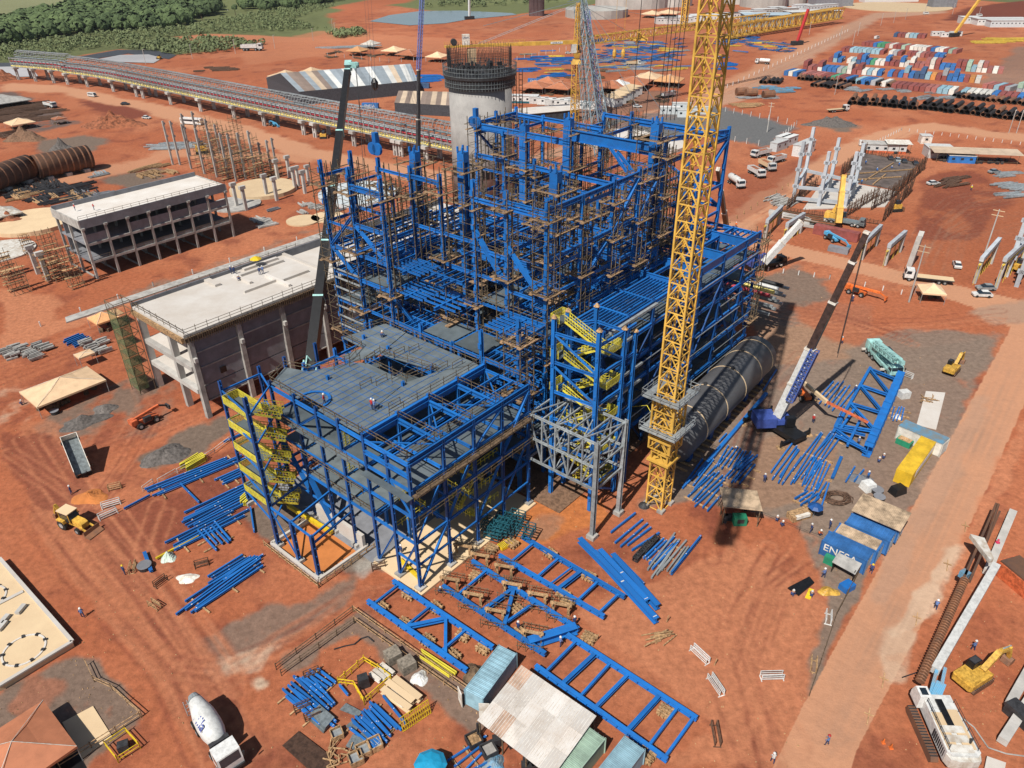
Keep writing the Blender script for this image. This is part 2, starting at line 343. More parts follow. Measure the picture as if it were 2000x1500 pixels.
 zone([(1475, 545), (1540, 515), (1610, 545), (1630, 590), (1560, 600), (1480, 575)], GRV*1.1, .95)
 zone([(1460, 590), (1540, 590), (1560, 640), (1450, 630)], GRV*1.2, .9)
 # main road on the right and its cross road
 zone([(1568, 1379), (1720, 1104), (1850, 869), (1975, 640), (1900, 600), (1780, 560), (1620, 520), (1480, 490), (1420, 470), (1430, 455), (1500, 468), (1700, 515), (1900, 565), (2100, 610), (2100, 640), (2040, 700), (1921, 968), (1780, 1260), (1676, 1460), (1640, 1560), (1480, 1560)], ROAD, rag=0)
 zone([(1690, 1170), (1800, 950), (1900, 770), (1940, 760), (1850, 960), (1740, 1180)], ROADG*1.15, .6)
 zone([(1920, 970), (2010, 800), (2010, 860), (1900, 1080), (1780, 1270)], LRED, .8)
 zone([(1830, 1090), (1880, 1060), (1840, 1160), (1760, 1240), (1740, 1240)], PALE, .7, n=n2, lo=.35)
 zone([(1740, 1240), (1790, 1230), (1770, 1340), (1720, 1330)], PALE*.95, .6, n=n2, lo=.4)
 zone([(1880, 610), (2050, 580), (2050, 625), (1950, 640)], ROADG*1.1)
 zone([(1480, 470), (1530, 470), (1500, 490)], RED)
 # road to the upper right
 zone([(1390, 440), (1560, 330), (1700, 258), (1800, 238), (2050, 268), (2050, 282), (1840, 256), (1720, 275), (1600, 350), (1440, 470)], ROAD)
 zone([(1420, 165), (1700, 25), (1850, 20), (1840, 26), (1720, 36), (1440, 200), (1000, 330), (960, 330)], ROADG*1.25, .85)
 zone([(1100, 305), (1420, 155), (1640, 45), (1660, 48), (1440, 172), (1140, 312)], ROAD, .7)
 zone([(1385, 205), (1560, 248), (1500, 288), (1380, 262)], PAVE*1.3)
 zone([(1160, 240), (1385, 205), (1380, 262), (1250, 275)], PAVE*1.3)
 zone([(1590, 245), (1650, 232), (1680, 250), (1640, 260)], GRV)
 zone([(1480, 330), (1610, 300), (1450, 440), (1400, 430), (1430, 350)], DRED*1.1, .5)
 zone([(1770, 520), (1840, 330), (1990, 330), (2010, 560), (1900, 560)], RED*.92, .9)
 zone([(1800, 345), (1900, 330), (1980, 380), (1900, 470), (1790, 470)], DRED, .8, n=n2, lo=.3)
 zone([(1980, 90), (2100, 90), (2100, 170), (1900, 165), (1960, 120)], GRV*1.3, .7)
 zone([(0, 330), (20, 320), (20, 400), (0, 400)], RED)
 zone([(1040, 195), (1200, 175), (1330, 180), (1290, 215), (1080, 245)], GRV*1.1, .6)
 for u, v in ((460, 430), (700, 165), (1250, 420), (1150, 470), (560, 400), (980, 430)): pass
 # wheel tracks
 def track(pts, w=2.2, col=DRED, s=.45, gap=None):
  nonlocal C
  W = [P(u, v) for u, v in pts]; D = np.full(X.shape, 1e9)
  for a, b in zip(W[:-1], W[1:]):
   dx, dy = b.x-a.x, b.y-a.y; L2 = dx*dx+dy*dy; t = np.clip(((X-a.x)*dx+(Y-a.y)*dy)/L2, 0, 1); D = np.minimum(D, np.hypot(X-a.x-t*dx, Y-a.y-t*dy))
  m = np.exp(-((D-w/2)/.28)**2)*s*np.clip(fbm(X, Y, 5, 77)*2-.3, 0, 1); m = m[..., None]; C = C*(1-m)+col*m
 rr = random.Random(4)
 for pts in ([(60, 860), (150, 1000), (300, 1180), (420, 1330), (500, 1480)], [(100, 850), (260, 1080), (420, 1300)], [(0, 880), (120, 960), (260, 1130), (440, 1400)], [(180, 1000), (330, 1160), (460, 1350)],
    [(60, 1250-250), (150, 1120), (330, 1320), (400, 1480)], [(330, 990), (300, 1080), (420, 1240), (480, 1330)], [(500, 1330), (560, 1260), (700, 1180), (850, 1150)], [(360, 1300), (430, 1310), (600, 1240), (700, 1160)],
    [(1480, 1480), (1420, 1330), (1460, 1180), (1560, 1050)], [(1500, 1500), (1450, 1300), (1500, 1150), (1600, 1080)], [(1540, 1460), (1470, 1350), (1420, 1200), (1480, 1080)], [(1400, 1480), (1500, 1300), (1560, 1200)], [(1350, 1180), (1450, 1250), (1560, 1300)],
    [(40, 700), (300, 600), (640, 480)], [(0, 740), (200, 660), (400, 560)], [(150, 900), (260, 860), (420, 790), (500, 760)], [(170, 1000), (240, 900), (300, 800), (280, 740)],
    [(1750, 540), (1800, 480), (1900, 430), (1990, 420)], [(1790, 520), (1830, 440), (1880, 400), (1990, 380)], [(1840, 540), (1860, 460), (1990, 440)], [(1520, 620), (1640, 640), (1800, 640), (1960, 620)], [(1500, 600), (1640, 620), (1760, 660)], [(1560, 700), (1480, 780), (1440, 900), (1400, 1080)],
    [(220, 280), (330, 300), (420, 270)], [(240, 260), (340, 250), (420, 220)], [(900, 340), (1400, 175), (1700, 40)], [(980, 325), (1420, 180)], [(1460, 420), (1640, 320), (1760, 262)], [(1620, 1450), (1760, 1180), (1880, 930), (1980, 700)], [(1650, 1440), (1790, 1160), (1960, 800)], [(1600, 1420), (1730, 1150), (1890, 840)]):
  onroad = pts[0][0] >= 1600
  for k in range(4):
   jx = rr.uniform(-24, 24); jy = rr.uniform(-14, 14); track([(u+jx, v+jy) for u, v in pts], col=ROADG*.9 if onroad else DRED if rr.random() < .6 else LRED*1.05, s=rr.uniform(.1, .28) if onroad else rr.uniform(.3, .65))
 C = C*(1+(.36*n3-.20)*(.4+.6*AMP))*(1+.14*AMP*(fbm(X, Y, 1.6, 61)[..., None]-.5))
 ny_, nx_ = X.shape
 me = bpy.data.meshes.new('ground'); ob = bpy.data.objects.new('ground', me); SC.collection.objects.link(ob)
 Z = (fbm(X, Y, 3, 91, 3)-.5)*.16; Z = np.where(Y > 300, 0, Z)
 V = np.stack([X, Y, Z], -1).reshape(-1, 3); idx = np.arange(ny_*nx_).reshape(ny_, nx_)
 F = np.stack([idx[:-1, :-1], idx[:-1, 1:], idx[1:, 1:], idx[1:, :-1]], -1).reshape(-1, 4)
 me.vertices.add(len(V)); me.vertices.foreach_set('co', V.ravel()); me.loops.add(F.size); me.loops.foreach_set('vertex_index', F.ravel()); me.polygons.add(len(F))
 me.polygons.foreach_set('loop_start', np.arange(0, F.size, 4)); me.polygons.foreach_set('loop_total', np.full(len(F), 4)); me.update()
 a = me.color_attributes.new('soil', 'FLOAT_COLOR', 'POINT'); a.data.foreach_set('color', np.concatenate([C.reshape(-1, 3), AMP.reshape(-1, 1)], 1).ravel())
 m = bpy.data.materials.new('soil'); m.use_nodes = True; n = m.node_tree; b = n.nodes['Principled BSDF']; b.inputs['Roughness'].default_value = .95; b.inputs['Specular IOR Level'].default_value = .15
 at = n.nodes.new('ShaderNodeAttribute'); at.attribute_name = 'soil'; tc = n.nodes.new('ShaderNodeTexCoord')
 no = n.nodes.new('ShaderNodeTexNoise'); no.inputs['Scale'].default_value = 1.1; no.inputs['Detail'].default_value = 9; no.inputs['Roughness'].default_value = .72; n.links.new(tc.outputs['Object'], no.inputs['Vector'])
 mr = n.nodes.new('ShaderNodeMapRange'); mr.inputs[1].default_value = .3; mr.inputs[2].default_value = .7; mr.inputs[3].default_value = .68; mr.inputs[4].default_value = 1.25; n.links.new(no.outputs[0], mr.inputs[0])
 mx = n.nodes.new('ShaderNodeMix'); mx.data_type = 'RGBA'; mx.blend_type = 'MULTIPLY'; n.links.new(at.outputs['Alpha'], mx.inputs[0]); n.links.new(at.outputs['Color'], mx.inputs[6]); n.links.new(mr.outputs[0], mx.inputs[7])
 n.links.new(mx.outputs[2], b.inputs['Base Color'])
 bp = n.nodes.new('ShaderNodeBump'); bp.inputs['Strength'].default_value = .55; bp.inputs['Distance'].default_value = .25; n.links.new(no.outputs[0], bp.inputs['Height']); n.links.new(bp.outputs[0], b.inputs['Normal'])
 me.materials.append(m); ob['kind'] = 'structure'
 return ob
make_ground()
# ---------------- shared steelwork pieces ----------------
def rail(mb, pts, h=1.1, r=.045, step=2.2, closed=False):
 pts = [Vector(p) for p in pts]
 if closed: pts = pts+[pts[0]]
 for a, b in zip(pts[:-1], pts[1:]):
  L = (b-a).length; n = max(1, int(L/step)); z = Vector((0, 0, 1))
  for hh in (h, h*.52): mb.bar(a+z*hh, b+z*hh, r*1.5)
  for i in range(n+1): q = a+(b-a)*(i/n); mb.bar(q, q+z*(h+random.choice((0, 0, .35))), r*1.5)
def scaffold(a, b, z0, z1, s=1.5, label='', lift=None, planks=(), dens=1.):
 """cage of poles with plank decks round a column, site coordinates"""
 t = thing('scaffold_tower', label, 'scaffolding', S(a, b, z0), 0, 'pole scaffolds round the blue columns', True)
 mb = MB(); pls = []; n = max(1, int((z1-z0)/2.0)); rn = random.Random(int(a*31+b*17+z0))
 for i, j in ((-s, -s), (s, -s), (s, s), (-s, s), (0, -s), (s, 0)): mb.bar(S(a+i, b+j, z0), S(a+i, b+j, z1+1.2), .11)
 for k in range(n+1):
  z = z0+k*(z1-z0)/n
  c = [S(a+i, b+j, z) for i, j in ((-s-.3, -s), (s+.3, -s), (s+.3, s), (-s-.3, s))]
  for q in range(4): mb.bar(c[q], c[(q+1) % 4], .055)
  if k < n: q = rn.randrange(4); mb.bar(c[q], c[(q+1) % 4]+Vector((0, 0, (z1-z0)/n)), .06)
  if rn.random() < .5: mb.bar(S(a-s-1, b-s*.2, z+.9), S(a+s+.6, b-s*.2, z+.9), .06)
 lv = planks or [z0+(z1-z0)*f for f in (.05, .5, .93)]
 for z in lv:
  z += rn.uniform(-.4, .4); pl = MB(); pls.append(pl)
  for k in range(4):
   i = -s-.55+rn.uniform(-.2, .2); w = .3
   if k < 2: pl.hexa([S(a+x, b+y, z+zz) for zz in (0, .09) for x, y in ((i, (-s, s)[k]-w), (s+.5+rn.uniform(0, .8), (-s, s)[k]-w), (s+.5, (-s, s)[k]+w), (i, (-s, s)[k]+w))])
   elif rn.random() < .8: pl.hexa([S(a+x, b+y, z+.1+zz) for zz in (0, .09) for x, y in (((-s, s)[k-2]-w, -s-.4), ((-s, s)[k-2]+w, -s-.4), ((-s, s)[k-2]+w, s+.6), ((-s, s)[k-2]-w, s+.4))])
  c = [S(a+i, b+j, z+1) for i, j in ((-s-.5, -s-.4), (s+.5, -s-.4), (s+.5, s+.4), (-s-.5, s+.4))]
  for q in range(4): mb.bar(c[q], c[(q+1) % 4], .07)
 build('pole_frame', mb, 'pole', t)
 for q in pls: build('plank_deck', q, 'wood_m', t)
 return t
class Limit:                        # the first 100 of a kind are parts of their own, the rest one part
 def __init__(s, root, name, m): s.r = root; s.n = name; s.m = m; s.k = 0; s.items = []
 def add(s, mb, size=1.): s.items.append((size, mb))
 def flush(s):
  s.items.sort(key=lambda t: -t[0])
  for i, (z, mb) in enumerate(s.items[:100]): build(s.n, mb, s.m, s.r)
  rest = MB()
  for z, mb in s.items[100:]: rest.add(mb.v, mb.f)
  if rest.v: build(s.n, rest, s.m, s.r, kind='stuff')
def ladder(mb, p, q, w=.5, side=None):
 side = side or GA; p = Vector(p); q = Vector(q)
 for s_ in (-1, 1): mb.bar(p+side*w/2*s_, q+side*w/2*s_, .07)
 n = int((q-p).length/.45)
 for i in range(n): c = p+(q-p)*(i/n); mb.bar(c-side*w/2, c+side*w/2, .05)

# ---------------- boiler house: the tall blue frame ----------------
MAIN = thing('boiler_steel_frame', 'tallest blue steel frame, dense with columns, girders and scaffolds, behind the yellow mast', 'steel frame', S(55, 18), 0, None, True)
COLS = Limit(MAIN, 'column', 'blue'); BEAMS = Limit(MAIN, 'beam', 'blue'); BRACE = Limit(MAIN, 'brace', 'blue'); JOI = Limit(MAIN, 'joist_panel', 'blue'); DECK = Limit(MAIN, 'floor_grating', 'grate')
rr = random.Random(11)
AL = [24.4, 30.4, 38.4, 46.2, 53.1, 60.4, 66.1, 72.1, 82.2]; BL = [3.1, 10.3, 16.5, 23.2, 29.5, 36.8, 43.6]
top = {}
for a in AL:
 for b in BL: top[a, b] = 0
def T(a, z, **k):
 for b, v in k.items(): top[a, BL[int(b[1])]] = v
for b, z in zip(BL, (30, 26, 22, 23, 45, 45, 45)): top[24.4, b] = z
for b, z in zip(BL, (45.3, 45, 45.4, 45, 45.2, 45.2, 45.2)): top[30.4, b] = z
for b, z in zip(BL, (44, 36, 33, 0, 34, 40, 38)): top[38.4, b] = z
for b, z in zip(BL, (44.6, 38, 30, 30, 31, 0, 32)): top[46.2, b] = z
for b, z in zip(BL, (44.6, 38, 0, 34, 0, 31, 30)): top[53.1, b] = z
for b, z in zip(BL, (47, 40, 36, 0, 40, 44, 45.6)): top[60.4, b] = z
for b, z in zip(BL, (41, 0, 38, 44, 0, 0, 45.6)): top[66.1, b] = z
for b, z in zip(BL, (40, 38, 0, 44, 44.5, 44.7, 45.4)): top[72.1, b] = z
for b, z in zip(BL, (45.4, 38, 38, 45.4, 44.5, 30, 28)): top[82.2, b] = z
for (a, b), z in top.items():
 if z:
  m = MB(); m.ibeam(S(a, b, 0), S(a, b, z), .52, .52, GA, .09)
  for k in range(3, int(z), 5): m.bar(S(a-.42, b, k), S(a-.42, b, k+.9), .5, .12)
  COLS.add(m, z)
FAT = [(38.4, 37, 44.5), (38.4, 26, 46.2), (38.6, 8, 46.2), (60.4, 31.8, 45.7), (60.4, 22, 48), (60.4, 5, 49.5)]
for a, b, z in FAT:
 c = MB(); c.ibeam(S(a, b, 0), S(a, b, z-1.6), 1.4, 1.4, GA, .3); c.bar(S(a, b, 0), S(a, b, z-2), .6, 1.3, GA)
 for k in range(4, int(z), 7): c.bar(S(a, b, k), S(a, b, k+.12), 1.5, 1.5, GA)
 p = build('main_column', c, 'blue', MAIN)
 hd = MB(); hd.bar(S(a, b, z-1.6), S(a, b, z), 1.4, 1.2, GA)
 for i, j in ((-.6, -.5), (.6, -.5), (.6, .5), (-.6, .5)): hd.bar(S(a+i, b+j, z), S(a+i, b+j, z+.8), .25)
 build('head_block', hd, 'blue', p)
LV = [6, 11, 16, 21.3, 26.5, 31, 36, 43.4]
def has(a, b, z): return top.get((a, b), 0) >= z-.2
for z in LV:
 full = z < 28
 for i, a in enumerate(AL):
  for j, b in enumerate(BL):
   if not has(a, b, z): continue
   # beam to the next column in B and in A, skipping columns that stop below
   for di, dj in ((0, 1), (1, 0)):
    ii, jj = i+di, j+dj
    while ii < len(AL) and jj < len(BL) and not has(AL[ii], BL[jj], z): ii += di; jj += dj
    if ii >= len(AL) or jj >= len(BL) or (ii-i+jj-j) > 3: continue
    if z > 34 and z < 42 and rr.random() < .35: continue
    if z > 42 and not (a in (60.4, 72.1) or b in (3.1, 43.6) or a == 30.4 and rr.random() < .4 or rr.random() < .25): continue
    if a == 24.4 and ii > i and z > 40 and b < 30: continue
    m = MB(); h = rr.choice((.5, .7, .7, .95)); zz = z+rr.choice((0, 0, -.9)) if z > 28 else z
    m.ibeam(S(a, b, zz), S(AL[ii], BL[jj], zz), .27, h*.66, t=.05); BEAMS.add(m, z*.3+(20 if a < 31 or b < 4 else 0)+((S(AL[ii], BL[jj])-S(a, b)).length))
# deep girders
def girder(p, q, h=2.0, w=.7, name='girder'):
 h *= .66; w *= .62; m = MB(); m.ibeam(p, q, w, h, t=.12); n = int((q-p).length/1.6)
 for k in range(1, n): c = p+(q-p)*(k/n); m.bar(c-Vector((0, 0, h/2-.1)), c+Vector((0, 0, h/2-.1)), w*.9, .1, GA)
 return build(name, m, 'blue', MAIN)
girder(S(60.4, 43.6, 43.9), S(60.4, 22, 43.9), 1.6); girder(S(60.4, 22, 45.3), S(60.4, 5, 45.3), 2.8, 1.); girder(S(60.4, 43.6, 38.4), S(60.4, 5, 38.4), 1.2)
girder(S(30.4, 3.1, 43.6), S(82.2, 3.1, 43.6), 1.0); girder(S(72.1, 43.6, 44), S(72.1, 23.2, 44), 1.1); girder(S(60.4, 43.6, 44.2), S(72.1, 43.6, 44.2), 1.1)
girder(S(82.2, 29.5, 44), S(82.2, 3.1, 44), 1.1); girder(S(60.4, 5, 46.8), S(82.2, 3.1, 44.5), 1.2); girder(S(24.4, 36.8, 42), S(24.4, 29.5, 42), 1.3)
girder(S(38.4, 37, 30), S(38.4, 8, 30), 1.8); girder(S(53.1, 36.8, 29), S(53.1, 3.1, 29), 1.8); girder(S(46.2, 10.3, 36), S(46.2, 3.1, 36), 1.)
girder(S(30.4, 16.5, 42.6), S(30.4, 3.1, 42.6), .9); girder(S(30.4, 29.5, 43.6), S(30.4, 23.2, 43.6), .9); girder(S(30.4, 3.1, 36.5), S(60.4, 3.1, 36.5), 1.); girder(S(38.4, 3.1, 29.5), S(60.4, 3.1, 29.5), 1.)
def brace(p, q, w=.8, h=.7): w *= .6; h *= .6; m = MB(); m.ibeam(p, q, w, h, t=.1); BRACE.add(m, (q-p).length)
brace(S(53.1, 3.1, 43), S(46.2, 3.1, 36), 1.); brace(S(46.2, 3.1, 36), S(38.4, 3.1, 30), 1.); brace(S(30.4, 10.3, 37), S(30.4, 3.1+6.2*.1, 30.5), 1.1)
brace(S(24.4, 29.5, 26), S(30.4, 23.2, 12), 1.1); brace(S(30.4, 16.5, 38), S(30.4, 10.3, 30.6), 1.3); brace(S(30.4, 10.3, 20), S(30.4, 3.1, 13), .8)
brace(S(24.4, 43.6, 31), S(24.4, 36.8, 37.5), .8); brace(S(24.4, 43.6, 31), S(24.4, 36.8, 26), .8); brace(S(30.4, 16.5, 22), S(30.4, 23.2, 15), .8); brace(S(24.4, 36.8, 36), S(24.4, 29.5, 31), .8); brace(S(24.4, 36.8, 31.5), S(24.4, 29.5, 35), .6)
brace(S(60.4, 43.6, 43), S(66.1, 43.6, 37.5), .8); brace(S(60.4, 5, 38), S(60.4, 12, 44), .8); brace(S(72.1, 23.2, 43), S(72.1, 16.5, 36.5), .8); brace(S(82.2, 16.5, 38), S(82.2, 3.1, 31), .9); brace(S(82.2, 3.1, 43), S(72.1, 3.1, 36), .9)
brace(S(46.2, 3.1, 26), S(53.1, 3.1, 20), .8); brace(S(60.4, 3.1, 43), S(53.1, 3.1, 36), .8); brace(S(60.4, 3.1, 30), S(53.1, 3.1, 22), .8)
for k in range(34):
 a = rr.choice(AL[1:-1]); b = rr.choice(BL[:-1]); z = rr.choice((6, 11, 16, 21.3, 26.5)); i = AL.index(a); j = BL.index(b)
 if rr.random() < .5: brace(S(a, b, z), S(a, BL[j+1], z+5), .5, .4)
 else: brace(S(a, b, z), S(AL[i+1], b, z+5), .5, .4)
# floors: joists and gratings
for z in (6, 11, 16, 21.3, 26.5, 30.6):
 for i in range(len(AL)-1):
  for j in range(len(BL)-1):
   a0, a1, b0, b1 = AL[i], AL[i+1], BL[j], BL[j+1]
   if z > 28 and (i > 4 or rr.random() < .55): continue
   if z > 20 and 1 <= i <= 2 and 2 <= j <= 3: continue
   r = rr.random()
   if z < 22 and r < .42 or z == 26.5 and r < .16:
    m = MB(); m.hexa([S(a, b, z+q) for q in (.3, .38) for a, b in ((a0+.3, b0+.3), (a1-.3, b0+.3), (a1-.3, b1-.3), (a0+.3, b1-.3))]); DECK.add(m, z)
   if r < .85:
    m = MB(); n = rr.choice((3, 5, 6, 7)); along = rr.random() < .6
    for k in range(1, n):
     f = k/n
     if along: m.ibeam(S(a0, b0+(b1-b0)*f, z+.05), S(a1, b0+(b1-b0)*f, z+.05), .17, .3, t=.04)
     else: m.ibeam(S(a0+(a1-a0)*f, b0, z+.05), S(a0+(a1-a0)*f, b1, z+.05), .17, .3, t=.04)
    if along: m.ibeam(S((a0+a1)/2, b0, z-.1), S((a0+a1)/2, b1, z-.1), .3, .5)
    else: m.ibeam(S(a0, (b0+b1)/2, z-.1), S(a1, (b0+b1)/2, z-.1), .3, .5)
    JOI.add(m, z)
# long joist roofs seen on the left flank
for z, b0, b1 in ((31.2, 30, 43.4), (26.6, 37, 43.4), (16, 30, 43.4)):
 m = MB()
 for k in range(10): b = b0+(b1-b0)*k/9; m.ibeam(S(24.6, b, z+.3), S(46 if z > 27 else 38, b, z+.3), .22, .35, t=.05)
 JOI.add(m, 99)
# closed dark boxes added inside the frame to stand in for its deep shade
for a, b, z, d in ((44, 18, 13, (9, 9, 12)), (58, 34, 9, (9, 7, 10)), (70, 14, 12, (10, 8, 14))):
 m = MB(); m.hexa([S(a+x*d[0]/2, b+y*d[1]/2, z+q*d[2]/2) for q in (-1, 1) for x, y in ((-1, -1), (1, -1), (1, 1), (-1, 1))]); build('inner_shade_box', m, 'dark', MAIN)
for f in (COLS, BEAMS, BRACE, JOI, DECK): f.flush()
m = MB()
for z in (22.6, 24.4, 26.2, 28., 29.8, 31.6, 33.2):
 m.bar(S(24.0, 43.9, z-6), S(24.0, 36.5, z-6), .12, .28)
build('cladding_rail', m, 'galv', MAIN)
m = MB()
for a, b, z, n in ((30.4, 36.8, 46.6, 1), (60.4, 43.6, 44.6, 1)):
 m = MB()
 for s_ in (-.55, .55): m.lathe([(.95, -.22), (.95, .22)], S(a-.3, b+s_, z), 14, axis=GA)
 m.bar(S(a, b, z-1), S(a, b, z+2.4), .8); build('gusset_plate', m, 'blue', MAIN)
m = MB()
for z in (6, 11, 16, 21.3, 26.5):
 rail(m, [S(24.2, 3.0, z+.4), S(24.2, 43.4, z+.4)] if z < 21 else [S(30.2, 3.0, z+.4), S(30.2, 29, z+.4)]); rail(m, [S(30.4, 2.8, z+.4), S(82, 2.8, z+.4)])
for a in (38.4, 46.2, 53.1, 60.4): rail(m, [S(a, 10, 31), S(a, 36, 31)])
build('guard_rail', m, 'pole', MAIN)
# floodable clutter on floors: planks
m = MB()
for k in range(150):
 a = rr.uniform(26, 80); b = rr.uniform(4, 42); z = rr.choice((6, 11, 16, 21.3, 26.5))+.45
 if rr.random() < .5: m.hexa([S(a+x, b+y, z+q) for q in (0, .15) for x, y in ((0, 0), (3, 0), (3, .8), (0, .8))])
 else: m.hexa([S(a+x, b+y, z+q) for q in (0, .15) for x, y in ((0, 0), (.8, 0), (.8, 3), (0, 3))])
build('loose_planks', m, 'wood_m', MAIN)
# scaffolds round the columns
k = 0
ordn = {24.4: 'nearest left flank', 30.4: 'front', 38.4: 'second', 46.2: 'third', 53.1: 'fourth', 60.4: 'deep girder', 66.1: 'sixth', 72.1: 'rear', 82.2: 'farthest right'}
names = {3.1: 'right face', 10.3: 'second line from the right', 16.5: 'centre right', 23.2: 'centre', 29.5: 'centre left', 36.8: 'second line from the left', 43.6: 'left face'}
for (a, b), z in top.items():
 if z < 29 or rr.random() < .15 and a > 31: continue
 lo = 20 if a < 31 else 27
 lo = max(4, z-rr.choice((12, 16, 22, 28))) if a > 31 else rr.choice((8, 14, 20))
 scaffold(a, b, lo, z-rr.uniform(.5, 2.5), rr.choice((1.15, 1.35, 1.5)), 'scaffold on the %s column at the %s of the tall frame' % (ordn[a]+(' row' if 'row' not in ordn[a] and 'flank' not in ordn[a] else ''), names[b]))
for (a, b, z), nm in zip(FAT, ('left of the front fat trio', 'middle of the front fat trio', 'right of the front fat trio', 'left end of the deep girder', 'middle of the deep girder', 'right end of the deep girder')):
 scaffold(a, b, z-26, z-2, 2.1, 'wide scaffold round the fat blue column, '+nm, planks=[z-25, z-19, z-13.5, z-8, z-2.4])

# ---------------- right annex of the boiler house ----------------
ANN = thing('annex_steel_frame', 'lower blue steel annex with pale horizontal girts along the dark cylinder vessel', 'steel frame', S(58, -1), 0, None, True)
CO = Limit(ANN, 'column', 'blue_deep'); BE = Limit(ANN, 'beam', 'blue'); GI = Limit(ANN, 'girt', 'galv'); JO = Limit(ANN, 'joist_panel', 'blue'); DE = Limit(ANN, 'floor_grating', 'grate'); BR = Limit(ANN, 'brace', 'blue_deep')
AA = [34.3, 41.0, 47.9, 55.5, 63.0, 71.3, 80.0, 85.7]; BB = [-4.3, 1.2, 9.0]
for i, a in enumerate(AA):
 for b in BB:
  z = 26.6 if not (a < 50 and b > 5) else 22
  m = MB(); m.ibeam(S(a, b, 0), S(a, b, z), .46, .46, GA, .08)
  for k in range(2, 26, 3): m.bar(S(a, b-.4, k), S(a, b-.4, k+.5), .3, .2)
  CO.add(m)
for z in (5, 9.4, 13.8, 18.2, 22.4, 26.2):
 for i in range(len(AA)-1):
  for b in BB:
   m = MB(); h = 1.6 if z > 26 and i > 2 and b < 0 else .6; m.ibeam(S(AA[i], b, z), S(AA[i+1], b, z), .35, h, t=.07); BE.add(m, 10+z)
  r = rr.random()
  for j in range(2):
   m = MB(); h = 1.7 if z > 26 and 3 <= i else .55; m.ibeam(S(AA[i], BB[j], z), S(AA[i], BB[j+1], z), .35, h, t=.07); BE.add(m, z)
   if z < 26 and rr.random() < .7:
    m = MB(); m.hexa([S(x, y, z+q) for q in (.3, .38) for x, y in ((AA[i]+.2, BB[j]+.3), (AA[i+1]-.2, BB[j]+.3), (AA[i+1]-.2, BB[j+1]-.3), (AA[i]+.2, BB[j+1]-.3))]); DE.add(m)
   if i < 3 or rr.random() < .4 or (z < 26 and rr.random() < .6):
    m = MB(); n = 9 if (z > 26 and i < 3) else 5
    for k in range(1, n): y = BB[j]+(BB[j+1]-BB[j])*k/n; m.ibeam(S(AA[i], y, z+.1), S(AA[i+1], y, z+.1), .16, .28, t=.04)
    JO.add(m)
 m = MB(); m.ibeam(S(85.7, -4.3, z), S(85.7, 9, z), .35, .6); BE.add(m, z)
for i, z0, z1 in ((1, 22, 9.4), (4, 22, 9.4), (6, 22, 9.4), (3, 9.4, 18), (5, 9.4, 22), (2, 13.8, 22.4), (7, 18, 5), (4, .4, 9.4), (2, 9.4, .4)): m = MB(); m.ibeam(S(AA[i-1], -4.4, z0), S(AA[i], -4.4, z1), .26, .26); BR.add(m)
for p, q in ((S(80, -4.3, 26), S(85.7, 1.2, 26)), (S(85.7, 1.2, 26), S(80, 9, 26)), (S(34.3, -4.4, 3), S(41, -4.4, 11)), (S(71, -4.4, 18), S(80, -4.4, 5))): m = MB(); m.ibeam(p, q, .3, .3); BR.add(m)
for k in range(7):
 z = 4.5+k*3.1
 for i in range(len(AA)-1):
  if rr.random() < .38: continue
  m = MB(); m.bar(S(AA[i]+.1, -4.85, z), S(AA[i+1]-.1, -4.85, z), .08, .16); GI.add(m)
for k, (a, a1) in enumerate(((34.3, 47), (34.3, 41), (34.5, 42), (35, 44), (35, 44))): m = MB(); m.bar(S(a, -5.4, 26.6-k*3.0), S(a1, -5.4, 26.6-k*3.0), .45, .35); GI.add(m, 2)
for f in (CO, BE, GI, JO, DE, BR): f.flush()
m = MB()
for z in (5, 9.4, 13.8, 18.2, 22.4): rail(m, [S(34.5, -4, z+.4), S(85.5, -4, z+.4)])
build('guard_rail', m, 'pole', ANN)
m = MB()
for a in (36, 38.4): m.bar(S(a, -3, 25.0), S(a+7, -3, 25.0), .4, .4)
build('monorail_beam', m, 'yellow', ANN)
for a, b, z0, z1 in ((85.7, -4.3, 8, 26), (80, 9, 12, 27), (71.3, 9, 15, 30)): scaffold(a, b, z0, z1, 1.3, 'pole scaffold on the blue annex column %s' % {(85.7): 'at the far right corner', 80: 'nearest the far right corner, inner row', 71.3: 'behind the yellow mast, inner row'}[a])
# free-standing tall column at the far right
# ---------------- stair tower with yellow stairs (right) ----------------
def stair_flight(mb, tr, p, q, w=.95, side=GA):
 """grated side panels and treads between two points"""
 side = Vector(side); d = q-p; n = max(4, int(d.length/.45))
 for s_ in (-w/2, w/2):
  a, b = p+side*s_, q+side*s_
  mb.bar(a, b, .08, .3)
  for h in (.55, 1.05): mb.bar(a+Vector((0, 0, h)), b+Vector((0, 0, h)), .07)
  for k in range(0, n+1): c = a+(b-a)*(k/n); mb.bar(c, c+Vector((0, 0, 1.05)), .05)
 for k in range(n): c = p+d*((k+.5)/n); tr.bar(c-side*w/2, c+side*w/2, .28, .05)
def basket(mb, tr, c, a, b, open_=()):
 """landing with mesh sides, site-aligned"""
 cs = [c+GA*x+GB*y for x, y in ((-a/2, -b/2), (a/2, -b/2), (a/2, b/2), (-a/2, b/2))]
 tr.hexa([x-Vector((0, 0, .1)) for x in cs]+cs)
 for i in range(4):
  p, q = cs[i], cs[(i+1) % 4]; L = (q-p).length
  if i in open_: continue
  for h in (.12, .34, .56, .78, 1.0, 1.2): mb.bar(p+Vector((0, 0, h)), q+Vector((0, 0, h)), .06)
  n = int(L/.33)
  for k in range(n+1): x = p+(q-p)*(k/n); mb.bar(x, x+Vector((0, 0, 1.2)), .045)
